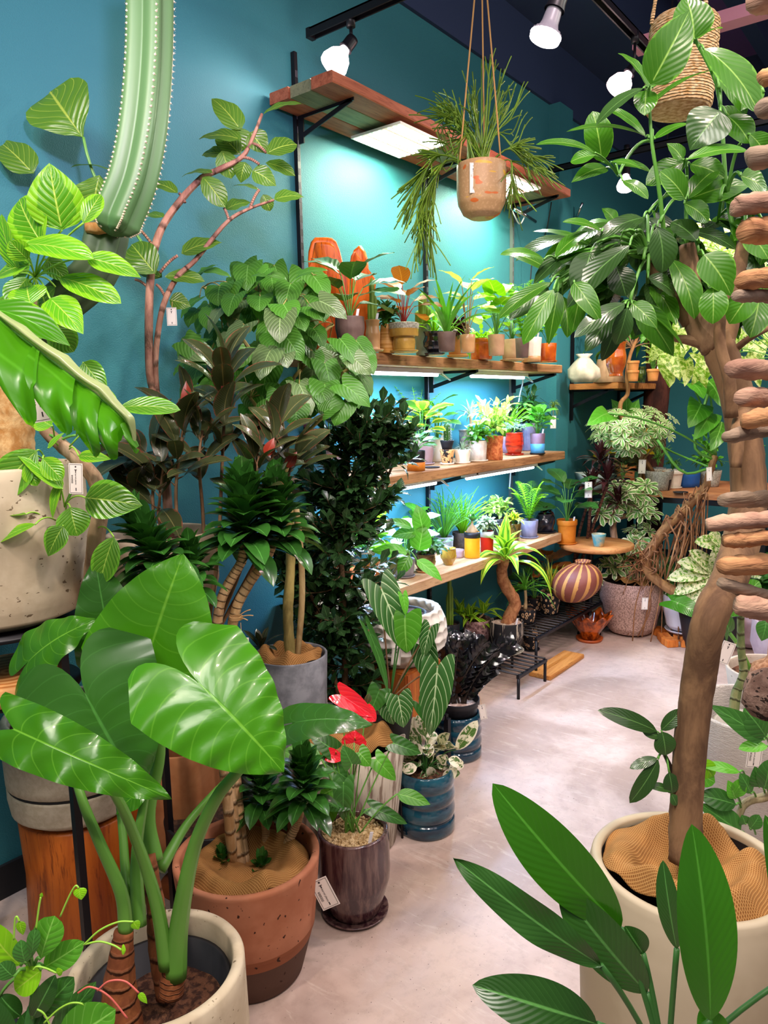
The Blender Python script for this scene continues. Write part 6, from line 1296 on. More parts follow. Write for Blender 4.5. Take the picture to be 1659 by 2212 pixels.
stem(t, [(642, 1425, d0+.02), (652, 1300, d0+.02), (650, 1200, d0+.02), (640, 1100, d0+.02)], .010, barkmat('pale_post', '#b8a070', '#94784c', 24), 'support_post')
g = G(); gl = G(); gg = G(); rg = random.Random(41)
tops = [((602, 890), (560, 790)), ((602, 890), (650, 800)), ((602, 890), (700, 860)), ((560, 790), (480, 690)), ((560, 790), (560, 650)), ((650, 800), (640, 640)), ((650, 800), (720, 700)), ((700, 860), (770, 790)), ((560, 790), (450, 780)), ((640, 640), (690, 610)), ((480, 690), (440, 620)), ((700, 860), (740, 890)), ((620, 1010), (700, 900)), ((615, 1000), (540, 860))]
for a, b in tops: g.tube(bez(PD(*a, d0), PD(*b, d0+rg.uniform(-.08, .08)), UP*.02, 8), .006, 6)
for i in range(175):
    k = rg.random(); a_, b_ = tops[rg.randrange(len(tops))]
    x = rg.uniform(405, 810); y = rg.uniform(585, 905)
    e = ((x-600)/205)**2+((y-740)/165)**2
    if e > 1: continue
    if y > 860 and x < 520: continue
    if y < 745 and x > 690: continue
    dz = rg.uniform(-.24, .16)*math.sqrt(max(.1, 1-e)); d = d0+dz
    B = PD(x, y-18, d); dx = (x-600)/205; tx = x+dx*30+rg.uniform(-22, 22); ty = y+rg.uniform(14, 52); T = PD(tx, ty, d-.03)
    br = PD(*b_, d0); near = min(tops, key=lambda q: (q[1][0]-x)**2+(q[1][1]-y)**2); br = PD(*near[1], d0)
    g.tube(bez(br, B, UP*.012, 5), .0016, 4)
    leaf(gg if (e < .5 and i % 4 == 0) else gl, B, T, TOC*rg.uniform(.35, 1)+UP*rg.uniform(.4, 1.0)+RH*dx*.5, rg.uniform(.075, .115), 'hea', .08, .05, .022, nu=10, nv=8, rnd=rg.random(), wn=4, ph=i)
for (b, tt, w_, fc) in (((425, 600), (470, 572), 40, .3), ((440, 585), (500, 600), 44, .35), ((560, 590), (620, 605), 50, .4), ((580, 580), (555, 612), 44, .4), ((650, 592), (710, 585), 40, .4), ((405, 755), (470, 775), 62, .7), ((400, 738), (455, 790), 60, .8), ((690, 650), (750, 690), 60, .6), ((620, 730), (655, 780), 62, .9), ((530, 750), (500, 800), 66, .9), ((740, 830), (800, 880), 62, .6), ((745, 870), (722, 920), 60, .85), ((640, 880), (640, 925), 64, .9), ((700, 890), (745, 870), 48, .6), ((430, 830), (445, 850), 46, .8), ((575, 860), (612, 885), 60, .8), ((765, 775), (800, 810), 52, .8)):
    hl(gl if b[0] % 3 else gg, b, tt, w_*1.1, d0-.2, face=fc, kind='hea', arch=.08, wave=.02, nu=12, nv=8)
g.build('twigs', YB, t); o = gl.build('foliage', L_['umb'], t); o = gg.build('pale_foliage', L_['umbg'], t)
# ---- dark small leaved shrub
c0 = PD(745, 1475, 2.64); c = np.array([c0[0], c0[1], 0])
PS2 = Pot('potted_small_leaf_fig', 'dark columnar shrub of small glossy leaves standing before the lowest shelf', 'potted plant', c, .10, .125, c0[2]-.03, potmat('grey_lilac', '#5c5862', '#6e6a74', rough=.7), 'cyl')
t = PS2.t; d0 = 2.62; g = G(); gl = G(); rg = random.Random(51)
spine = smooth([PS2.top, PD(742, 1300, d0), (PD(735, 1150, d0)), PD(755, 1050, d0), PD(790, 950, d0), PD(800, 900, d0)], 30); g.tube(spine, np.linspace(.012, .004, 30), 8, lump=.06)
sp2 = smooth([PS2.top+RH*-.02, PD(690, 1330, d0), PD(640, 1230, d0), PD(625, 1180, d0)], 20); g.tube(sp2, np.linspace(.009, .003, 20), 7)
sp3 = smooth([spine[10], PD(790, 1120, d0), PD(850, 1000, d0), PD(862, 930, d0)], 16); g.tube(sp3, np.linspace(.007, .003, 16), 7)
for i in range(300):
    s_, wmax = ((spine, .17), (sp2, .12), (sp3, .10))[0 if i < 175 else (1 if i < 258 else 2)]
    k = rg.randrange(0 if s_ is spine else 3, len(s_)-1); f = k/len(s_); p = s_[k]; az = rg.uniform(0, 2*PI)
    wd = wmax*(.85+.35*math.sin(PI*min(1, f+.25)))*rg.uniform(.4, 1.1)
    e = p+np.array([math.cos(az), math.sin(az), 0])*wd+UP*rg.uniform(.0, .10)
    twig(gl, g, bez(p, e, -UP*.012, 6), .0025, .001, 14, .060, .030, rg, 'obo', t0=.1, ang=(30, 80), pet=.0, droop=.05, nu=4, nv=2, fold=.2)
g.build('stem', S_['brn'], t); gl.build('foliage', L_['pan'], t)
price_tag(697, 1508, 2.45, .03, .05, 0, 'small price tag low in the dark columnar shrub', (699, 1482, 2.47), detail=False)
# ---- white faceted pot with thick stemmed fig
c, rb, rt_, h = spot(866, 1446, 1345, 150, 118, .445)
hw = c
BN = thing('slat_bench', 'low black slatted bench under the orange block and the white faceted pot', 'bench', (c[0], c[1], 0)); g = G()
bx0, bx1, by0, by1 = c[0]-.20, c[0]+.125, c[1]-.125, c[1]+.125
for k in range(14): x = bx0+(bx1-bx0)*k/13; g.box((x-.008, by0, .20), (x+.008, by1, .215))
g.build('slats', BLK, BN, False)
for (x, y) in ((bx0, by0), (bx1, by0), (bx0, by1), (bx1, by1)): g = G(); g.box((x-.01, y-.01, 0), (x+.01, y+.01, .20)); g.build('leg', BLK, BN, False)
g = G(); g.box((c[0]-.11, c[1]-.11, .216), (c[0]+.11, c[1]+.11, .443)); tag(g.build('wood_block', woodmat('block_wood', '#9a4a1c', '#c4702c', '#6a300e', 2, 4), smooth=False, bevel=.006, loc=(c[0], c[1], .216)), 'orange wood block carrying the white faceted pot', 'block')
def facet(R, Z, th):
    k = 20; row = Z/.034; off = (np.floor(row) % 2)*.5; a = (th/(2*PI)*k+off) % 1; b = row % 1
    dd_ = np.sqrt(((a-.5)*1.1)**2+((b-.5))**2); return R*(1+.20*np.clip(dd_, 0, .55)**1.3-.05), Z
WF = plain('faceted_white', '#d6cfc4', .6)
H2 = zat(c-FH*.13, 1335)-.445
PW = Pot('potted_bent_fig', 'bent grey stemmed fig in a big white faceted pot', 'potted plant', c, rb, .15, H2, WF, 'cyl', 'dark', .12, th=.022, ns=160, mod=facet, prof=dens([(0, 0), (rb*.9, .0), (rb*1.0, .01), (.165, H2*.35), (.172, H2*.55), (.165, H2*.8), (.148, H2)], 7))
t = PW.t; d0 = (c-O)@fw; g = G(); g.lathe([(.095, H2-.03), (.10, H2-.015), (.092, H2-.015), (.09, H2-.04)], c, 40); g.build('nursery_pot', PM['blkm'], t)
g = G(); g.lathe([(.092, H2-.03), (0, H2-.03)], c, 30); g.build('potting_soil', soilmat('dark'), t)
tr = stem(t, [(838, 1345, d0), (836, 1290, d0), (828, 1255, d0), (846, 1225, d0), (868, 1205, d0), (880, 1190, d0)], [.018, .022, .024, .018], barkmat('grey_green_bark', '#8a8a5a', '#6a6440', 24), 'trunk', 24, 10, .05)
gs = G(); gl = G()
for (b, tt, w_, fc) in (((905, 1190), (915, 1130), 40, .9), ((900, 1150), (845, 1160), 30, .5), ((890, 1140), (830, 1125), 24, .4), ((900, 1210), (955, 1255), 26, .5), ((880, 1195), (800, 1190), 30, .6), ((915, 1150), (900, 1090), 34, .8), ((885, 1200), (860, 1245), 26, .7)):
    B, T = hl(gl, b, tt, w_*1.2, d0-.03, face=fc, kind='ova', arch=.08, nu=12, nv=6); gs.tube(bez(tr[-1], B, UP*.01, 6), .003, 6)
gs.build('twigs', S_['gre'], t); gl.build('foliage', L_['gre'], t)
price_tag(856, 1418, d0-.28, .032, .060, 6, 'price tag hanging in front of the white faceted pot', (856, 1390, d0-.26), detail=False)
price_tag(949, 1337, d0-.02, .026, .05, -20, 'price tag leaning on the right rim of the white faceted pot', None, detail=False)
# ---- crystal leaved anthurium
c = PD(846, 1530, 2.42); zz = .0
PX_ = Pot('potted_crystal_anthurium', 'anthurium with big dark leaves and white veins between the white faceted and woodgrain pots', 'potted plant', [c[0], c[1], c[2]-.11], .055, .07, .11, PM['blkm'], 'cyl', 'bark')
ts = thing('plant_stand', 'thin wire stand lifting the crystal leaved anthurium behind the woodgrain planter', 'stand', (c[0], c[1], 0))
g = G(); g.lathe([(0, c[2]-.122), (.062, c[2]-.122), (.062, c[2]-.113), (0, c[2]-.113)], (c[0], c[1], 0), 28); g.build('tray', BLK, ts)
for a in (0, 2.1, 4.2): g = G(); g.tube([(c[0]+.05*math.cos(a), c[1]+.05*math.sin(a), c[2]-.12), (c[0]+.07*math.cos(a), c[1]+.07*math.sin(a), 0)], .004, 6); g.build('leg', BLK, ts)
t = PX_.t; d0 = 2.38; hub = PD(843, 1512, d0)
for i, (b, tt, w_, fc, sd, mt) in enumerate([((822, 1268), (878, 1412), 78, .95, .3, 'anth'), ((875, 1330), (880, 1410), 86, .9, -.4, 'gre'), ((945, 1440), (928, 1590), 78, .95, .1, 'anth'), ((915, 1400), (935, 1480), 60, .9, -.2, 'anth'), ((795, 1360), (838, 1500), 30, .8, .9, 'gred'), ((860, 1505), (872, 1572), 62, .95, .2, 'anth'), ((820, 1490), (800, 1540), 50, .8, 0, 'gred'), ((870, 1285), (876, 1330), 24, .9, .5, 'gre'), ((930, 1355), (915, 1420), 44, .85, -.5, 'anth'), ((835, 1520), (850, 1565), 46, .9, 0, 'anth'), ((905, 1520), (940, 1580), 30, .7, 0, 'gred')]):
    one(t, 'leaf', mt, b, tt, w_*1.1, d0-.04-.02*(i % 3), face=fc, side=sd, kind='hea', arch=.05, wave=.008, nu=18, nv=10, pet=hub, petr=.0028, petm='gred' if i % 2 else 'brn', fold=.12)
# ---- woodgrain pot with burlap and aged flower
WG = potmat('woodgrain_pot', '#8a7868', '#c9bfae', scale=30, stretch=(2.2, 2.2, .22), thr=(.40, .56), rough=.85, bump=.5)
c0 = PD(745, 1592, 2.38); c = np.array([c0[0], c0[1], 0]); rr_ = 131*2.38/F
PWG = Pot('woodgrain_planter', 'tall pale planter with streaky wood grain surface and burlap lining', 'planter', c, rr_*.82, rr_, c0[2], WG, 'cyl', 'dark', .15, th=.022)
burlap(np.array([c[0], c[1], c0[2]-.035]), rr_*.84, 'brown burlap bundled over the streaky woodgrain planter', .07, 9, rise=.06)
# ---- purple glazed pot with red anthurium
c, rb, rt_, h = spot(768, 2008, 1836, 150, 122, 0); PG = potmat('purple_streak_glaze', '#3a2028', '#6e5450', scale=26, stretch=(2, 2, .25), thr=(.40, .64), rough=.16, coat=.5)
t_sa = h*.05
PP = Pot('potted_anthurium', 'red anthurium in a glossy purple brown egg shaped pot on its saucer', 'potted plant', c, rb*.93, rt_, h, PG, 'egg', 'gravel', .06, th=.012, saucer=(PG, 1.28), ns=64)
t = PP.t; d0 = (c-O)@fw; rg = random.Random(61)
g = G()
for i in range(420):
    a = rg.uniform(0, 6.3); r_ = rt_*.88*math.sqrt(rg.random()); s_ = rg.uniform(.003, .0055); p = np.array([c[0]+math.cos(a)*r_, c[1]+math.sin(a)*r_, PP.zi+.002])
    g.lathe([(0, -s_), (s_*.9, -s_*.4), (s_, s_*.3), (s_*.4, s_*.9), (0, s_)], p, 5)
o = g.build('gravel', soilmat('gravel'), t, False); o['kind'] = 'stuff'
hub = PP.top+UP*.0
for i, (b, tt, w_, fc, sd) in enumerate([((742, 1690), (742, 1772), 46, .95, 0), ((695, 1640), (590, 1640), 60, .5, 0), ((700, 1650), (760, 1690), 48, .6, .2), ((812, 1640), (855, 1686), 40, .8, .3), ((850, 1605), (910, 1628), 38, .7, 0), ((858, 1715), (930, 1738), 30, .5, 0), ((802, 1745), (880, 1780), 34, .6, 0), ((715, 1740), (700, 1790), 40, .9, -.2), ((745, 1735), (700, 1748), 34, .5, 0), ((775, 1625), (800, 1655), 40, .7, .2), ((720, 1620), (670, 1590), 46, .5, 0), ((730, 1700), (690, 1720), 44, .7, 0), ((760, 1650), (740, 1610), 40, .7, 0)]):
    one(t, 'leaf', 'gre' if i % 2 else 'gred', b, tt, w_*1.15, d0-.08+.03*(i % 4), face=fc, side=sd, kind='hea' if i not in (1, 5) else 'ova', arch=.08, wave=.008, nu=14, nv=8, pet=hub+RH*(.02*(i % 3-1)), petr=.0022, petm='gre')
for (b, tt, w_, sp_) in (((765, 1604), (768, 1578), 54, (767, 1592)), ((735, 1500), (808, 1548), 46, None), ((790, 1535), (812, 1558), 34, None), ((712, 1630), (742, 1640), 30, (726, 1622))):
    o = one(t, 'flower', 'red', b, tt, w_*1.15, d0-.03, face=.75, kind='hea', arch=.06, wave=.02, nu=14, nv=8, pet=hub, petr=.0018, petm='gre', cup=-.1)
    if sp_: g = G(); q = PD(sp_[0], sp_[1]+6, d0-.03); g.tube([q, q+UP*.012+TOC*.012], [.0028, .0016], 8); g.build('spadix', plain('spadix', '#c8602c', .5), o)
stake(PP)
for k, (x, y) in enumerate(((792, 1520), (797, 1545))):
    g = G(); leaf(g, PD(x, y, d0), PD(x+6, y-22+k*6, d0), TOC, .02, 'ell', nu=6, nv=4); g.build('dry_leaf', L_['rub'], t)
# ---- blue ringed pots
BG = potmat('deep_blue_glaze', '#0e2c40', '#1e5264', scale=8, stretch=(1, 1, 3), rough=.09, coat=.8)
def ringprof(rb, h, nb=3, foot=True):
    p = [(0, 0), (rb*.96, 0), (rb*1.0, h*.04), (rb*1.0, h*.20), (rb*.93, h*.235)] ; z0 = h*.25
    for k in range(nb):
        a = z0+(h-z0)*k/nb; b_ = z0+(h-z0)*(k+1)/nb
        for u in (0, .12, .35, .6, .85): p.append((rb*(.92+.09*math.sin(PI*min(1, u*.95+.05))**.6), a+(b_-a)*u))
    p.append((rb*.93, h)); return p
c, rb, rt_, h = spot(921, 1820, 1690, 124, 124, 0)
P = Pot('potted_calathea', 'cream and green marbled calathea in a glossy blue ringed pot, nearer one', 'potted plant', c, rb, rt_, h, BG, 'cyl', 'bark', .10, th=.010, ns=64, prof=ringprof(rb, h))
t = P.t; d0 = (c-O)@fw; rg = random.Random(71); gl = G(); gs = G()
for i in range(80):
    x = rg.uniform(865, 985); y = rg.uniform(1580, 1690); e = ((x-928)/62)**2+((y-1648)/52)**2
    if e > 1: continue
    dx = (x-928)/60; B = PD(x-dx*14, y+6, d0+rg.uniform(-.08, .08)); T = PD(x+dx*30+rg.uniform(-12, 12), y-18+rg.uniform(-14, 30)+abs(dx)*16, d0+rg.uniform(-.1, .06)); gs.tube(bez(P.top, B, UP*.02, 6), .0014, 4)
    leaf(gl, B, T, TOC*.8+UP*.7+RH*dx*.5, .038, 'ell', .08, .15, .02, nu=8, nv=6, rnd=rg.random())
for (b, tt, w_) in (((985, 1620), (1032, 1556), 26), ((905, 1590), (893, 1548), 22), ((920, 1590), (900, 1545), 24), ((900, 1600), (870, 1575), 24), ((935, 1690), (945, 1745), 30), ((880, 1650), (855, 1668), 24)):
    B, T = hl(gl, b, tt, w_*1.2, d0-.04, face=.85, kind='ell', arch=.06, nu=12, nv=6); gs.tube(bez(P.top, B, UP*.02, 8), .0018, 5)
gs.build('stem', S_['red'] if 0 else S_['gred'], t); gl.build('foliage', L_['cal'], t)
c, rb, rt_, h = spot(988, 1652, 1560, 104, 104, 0)
P = Pot('potted_black_zz_plant', 'black leaved plant in a nursery pot set into a glossy blue ringed pot, farther one', 'potted plant', c, rb, rt_, h, BG, 'cyl', None, .10, th=.010, ns=64, prof=ringprof(rb, h))
t = P.t; d0 = (c-O)@fw; hn = zat(c-FH*.08, 1525)
g = G(); g.lathe(walled([(0, h*.5), (rb*.70, h*.5), (rb*.86, hn-.02), (rb*.93, hn-.02), (rb*.93, hn)], .004, hn-.03), c, 40); g.build('nursery_pot', PM['blkm'], t)
g = G(); g.lathe([(rb*.85, hn-.028), (0, hn-.022)], c, 24); g.build('soil', soilmat('pink'), t)
top = np.array([c[0], c[1], hn-.025]); gl = G(); gs = G(); rg = random.Random(81)
for (x, y) in ((945, 1385), (965, 1375), (1000, 1385), (1020, 1385), (1045, 1400), (1065, 1420), (1080, 1400), (950, 1420), (990, 1400), (1030, 1420), (1100, 1395), (1050, 1450), (975, 1430), (1010, 1440)):
    e = PD(x, y, d0+rg.uniform(-.1, .1)); pa = bez(top+RH*rg.uniform(-.04, .04), e, (e-top)*np.array([-.06, -.06, .06]), 12); gs.tube(pa, np.linspace(.005, .002, 12), 6)
    for k in range(2, 12):
        tg = unit(pa[min(k+1, 11)]-pa[k-1]); s_ = unit(np.cross(tg, TOC+UP*.3))
        for sd in (-1, 1): leaf(gl, pa[k], pa[k]+s_*sd*.042+tg*.040, TOC*.7+UP*.5+s_*sd*rg.uniform(-.5, .5), .038, 'ova', .06, .1, nu=6, nv=4, rnd=rg.random())
    leaf(gl, pa[-1], pa[-1]+tg*.04, TOC, .024, 'ova', nu=6, nv=4)
gs.build('stem', S_['dark'], t); gl.build('foliage', L_['zz'], t)
price_tag(1043, 1538, d0-.10, .028, .062, -10, 'price tag hanging on the right of the black leaved plant', (1035, 1495, d0-.06), detail=False)
# ---- small odd plants between shelf and benches
g = G(); 
P = shelfpot('potted_prickly_vine', 'scalloped cactus leaf standing up between the white faceted pot and lime dracaena', 'potted plant', 972, 1400, 1352, 44, 36, .17, 'blkm', 'cyl', plant=('column', 1215, 20))
P = Pot('potted_seedling', 'dark young plant beside the burlap filled grey metal planter', 'potted plant', [PD(590, 1470, 2.62)[0], PD(590, 1470, 2.62)[1], .0], .05, .06, PD(585, 1440, 2.62)[2], PM['blkm'], 'cyl'); gl = G(); rosette(gl, PD(563, 1400, 2.4), 11, .10, .022, random.Random(3), (15, 80), .2, 'ell', nu=8, nv=4); gl.build('foliage', L_['rub'], P.t)
# ================================================================== hanging pots
def hang(px, py, d, wpx, hpx): return PD(px, py, d), wpx*d/F/2, hpx*d/F
c = PD(1040, 473, 2.4); rr_ = 53*2.4/F; hh = .165
t = thing('hanging_mistletoe_cactus', 'shaggy thread stemmed plant in a tan hanging pot with orange and yellow dabs', 'hanging plant', c)
SP = NT('splash_clay'); oc = SP.coord(); n1 = SP.noise(SP.coord((1, 1, 2.2)), 14, 1); n2 = SP.noise(SP.coord((.8, .8, 3.5)), 11, 1); fine = SP.noise(oc, 150, 2)
cc_ = SP.mix(SP.ss(fine, .5, .7), rgb('#b08a62'), rgb('#c09a72')); cc_ = SP.mix(SP.ss(n1, .64, .66), cc_, rgb('#c0622c')); cc_ = SP.mix(SP.ss(n2, .66, .68), cc_, rgb('#cfa030')); SP.base(cc_, .45, .4); SP = SP.m
g = G(); g.lathe(walled(dens([(0, 0), (rr_*.45, 0), (rr_*.75, .014), (rr_*.95, .045), (rr_, .08), (rr_*.99, hh)], 5), .007, hh-.025), c, 56); g.build('pot', SP, t)
topz = c+UP*(hh-.02); g = G(); g.lathe([(rr_*.9, 0), (0, .004)], topz, 24); g.build('soil', soilmat('dark'), t)
for a in (.4, 2.5, 4.6):
    g = G(); q = topz+np.array([math.cos(a)*rr_*.96, math.sin(a)*rr_*.96, .01]); K = c+UP*.86
    g.tube(bez(q, K, (0, 0, 0), 10), .0028, 6); g.build('cord', plain('jute_cord', '#b88a54', .9), t)
g = G(); g.tube([c+UP*.86-UP*.02, c+UP*.90], .006, 8); g.tube([c+UP*.88, (c[0], c[1], 3.95)], .004, 6); g.build('hanging_rope', plain('jute_cord', '#b88a54', .9), t)
rg = random.Random(91); gl = G()
def strand(pts, r=.0024, br=2):
    P_ = smooth(pts, 14); gl.tube(P_, np.linspace(r, r*.8, 14), 4, rnd=rg.random())
    for _ in range(br):
        k = rg.randrange(5, 13); q = P_[k]; tg = unit(P_[k]-P_[k-2]); e = q+(tg+np.array([rg.uniform(-.6, .6), rg.uniform(-.6, .6), rg.uniform(-.6, .2)])*.7)*rg.uniform(.04, .10); gl.tube(bez(q, e, UP*.004, 5), r*.8, 4, rnd=rg.random())
dh = 2.4
def rs_(x, y, s=1.0): return PD(x, y, dh+rg.uniform(-.06, .06)*s)
for i in range(46):                                    # upright and arching
    x = rg.uniform(935, 1135); y = 110+abs(x-1065)*rg.uniform(.4, 1.3)+rg.uniform(0, 80)
    b0 = topz+np.array([rg.uniform(-.04, .04), rg.uniform(-.04, .04), 0]); strand([b0, rs_(1040+(x-1040)*.35, 290), rs_(1040+(x-1040)*.75, y+50), rs_(x, y)])
for i in range(26):
    x = rg.uniform(930, 990); b0 = topz+np.array([rg.uniform(-.04, .04), rg.uniform(-.04, .04), 0]); strand([b0, rs_(1010, 300), rs_(985, 240+rg.uniform(0, 40)), rs_(x, 225+rg.uniform(0, 60))])
for i in range(44):                                    # trailing bunch at left
    b0 = topz+np.array([rg.uniform(-.04, .02), rg.uniform(-.02, .04), 0]); x = rg.uniform(885, 945)+rg.uniform(-5, 5); y = rg.uniform(480, 615)
    strand([b0, rs_(975, 345), rs_(945, 375), rs_(925+rg.uniform(-25, 12), 450), rs_(x, y)], br=1)
for i in range(22):
    b0 = topz; strand([b0, rs_(960, 335), rs_(925, 360), rs_(rg.uniform(855, 885), rg.uniform(395, 520))])
for i in range(24):
    b0 = topz; strand([b0, rs_(1095, 322), rs_(1130, 330+rg.uniform(-10, 20)), rs_(rg.uniform(1140, 1205), rg.uniform(340, 395))])
for i in range(12): strand([topz, rs_(1100, 345), rs_(1105, 390), rs_(1090+rg.uniform(0, 40), rg.uniform(400, 455))])
gl.build('foliage', L_['olv'], t)
price_tag(1022, 384, 2.4-rr_-.006, .021, .090, 0, 'long narrow white tag on the tan hanging pot', (1024, 348, 2.4-rr_), detail=True, price='4400')
# jute basket
c = PD(1462, 242, 2.1); c[2] -= 0; rb_ = 62*2.1/F; hb = .22
JU = NT('jute_braid'); sp = JU.new('ShaderNodeSeparateXYZ'); JU.l.new(JU.coord(), sp.inputs[0]); n = JU.noise(JU.coord((1, 1, 2)), 70, 4); s1 = JU.math('SINE', JU.math('ADD', JU.math('MULTIPLY', sp.outputs[2], 900), JU.math('MULTIPLY', n, 4)))
JU.base(JU.mix(JU.ss(n, .3, .7), rgb('#a8824e'), rgb('#dcc094')), .95, .1); JU.bump(JU.math('ADD', JU.math('MULTIPLY', s1, .5), n), .9, .006); JU = JU.m
t = thing('jute_basket', 'round braided jute basket hanging from the ceiling at top right', 'basket', c); g = G()
pr = [(0, 0), (rb_*1.0, .0), (rb_*1.12, .012)]+[(rb_*(1.14+.02*math.sin(k*2.6)), .02+k*hb/20) for k in range(20)]+[(rb_*1.02, .02+hb), (rb_*.98, .02+hb), (rb_*1.0, .06), (0, .05)]
ax_ = unit(UP+RH*.06); g.lathe(pr, c, 56, lambda R, Z, th: (R*(1+.012*np.sin(th*28+Z*300)), Z), ax=np.array([*onb(ax_), ax_])); g.build('basket_body', JU, t)
for a in (.2, 2.3, 4.4):
    g = G(); q = c+UP*(hb+.01)+np.array([math.cos(a)*rb_, math.sin(a)*rb_, 0]); g.tube(bez(q, c+UP*.75, (0, 0, 0), 24), [.005+.0012*(k % 2) for k in range(24)], 6); g.build('rope', JU, t)
g = G(); g.tube([c+UP*.74, (c[0], c[1], 3.95)], .005, 6); g.build('hanging_rope', JU, t)

# ================================================================== the big tree at right
c0 = PD(1490, 1867, 1.45); c = np.array([c0[0], c0[1], 0]); R1 = 205*1.45/F
PB_ = Pot('potted_umbrella_fig', 'tall tree with one leaning brown trunk and drooping glossy leaves in a smooth cream planter', 'potted plant', c, R1*.92, R1, c0[2], potmat('smooth_cream', '#a89a80', '#b8ab92', scale=4, rough=.6), 'cyl', 'dark', .16, th=.020, ns=80,
          prof=[(0, 0), (R1*1.02, 0), (R1*1.06, .02), (R1*1.10, c0[2]*.5), (R1*1.09, c0[2]*.78), (R1*1.045, c0[2]*.92), (R1, c0[2])])
t = PB_.t; g = G(); g.lathe([(R1*.90, c0[2]-.012), (R1*.90, c0[2]-.055), (R1*.86, c0[2]-.06)], c, 60); g.build('inner_rim', BLKM, t)
burlap(np.array([c[0], c[1], c0[2]-.055]), R1*.87, 'coarse golden burlap gathered round the brown trunk in the smooth cream planter', .12, 14, rise=.06, n=150)
TB = barkmat('tree_bark', '#8a6a4c', '#5c4330', 16, 0, .8, (1, 1, .4)); TBL = barkmat('tree_bark_pale', '#9a7a5c', '#6a4e38', 18, 0, .8, (1, 1, .4))
D7 = 1.42
tk = stem(t, [(1480, 1860, D7), (1482, 1760, D7), (1492, 1600, D7-.02), (1512, 1450, D7-.05), (1535, 1330, D7-.08), (1580, 1240, D7-.05), (1615, 1100, D7), (1612, 980, D7), (1590, 850, D7), (1560, 770, D7), (1540, 725, D7)], [.031, .030, .030, .031, .034, .031, .030, .030], TB, 'trunk', 70, 16, .04)
stem(t, [(1545, 745, D7), (1505, 700, D7), (1495, 640, D7), (1490, 580, D7), (1485, 530, D7)], [.030, .021, .018, .016], TBL, 'branch', 20, 12, .05)
stem(t, [(1548, 760, D7), (1575, 690, D7), (1583, 640, D7-.02), (1600, 560, D7-.02), (1610, 480, D7)], [.028, .018, .014, .010], TB, 'branch', 20, 12, .05)
stem(t, [(1580, 900, D7-.05), (1575, 820, D7-.07), (1555, 740, D7-.07), (1560, 660, D7-.07), (1580, 600, D7-.06)], [.012, .011, .010, .008], TB, 'branch', 20, 10, .05)
stem(t, [(1590, 1010, D7-.05), (1595, 930, D7-.05), (1612, 870, D7)], [.01, .014, .014], TB, 'branch', 14, 10, .05)
stem(t, [(1530, 745, D7), (1490, 735, D7), (1450, 730, D7)], [.012, .010, .006], TBL, 'branch', 14, 10)
stem(t, [(1488, 700, D7), (1450, 640, D7), (1420, 600, D7), (1400, 560, D7)], [.013, .011, .007], TB, 'branch', 14, 10)
stem(t, [(1570, 770, D7), (1620, 730, D7-.02), (1680, 700, D7-.02)], [.008, .006, .005], TB, 'branch', 14, 10)
stem(t, [(1440, 560, D7), (1425, 420, D7-.05), (1408, 305, D7-.08), (1402, 200, D7-.08)], [.005, .0035, .0025], S_['gre'], 'shoot', 14, 8)
stem(t, [(1600, 560, D7), (1570, 420, D7), (1552, 200, D7-.02), (1500, 80, D7-.05), (1490, 20, D7-.05)], [.005, .0035, .0025], S_['gre'], 'shoot', 18, 8)
stem(t, [(1485, 530, D7), (1482, 450, D7), (1484, 380, D7-.05)], [.005, .0035, .0025], S_['gre'], 'shoot', 10, 8)
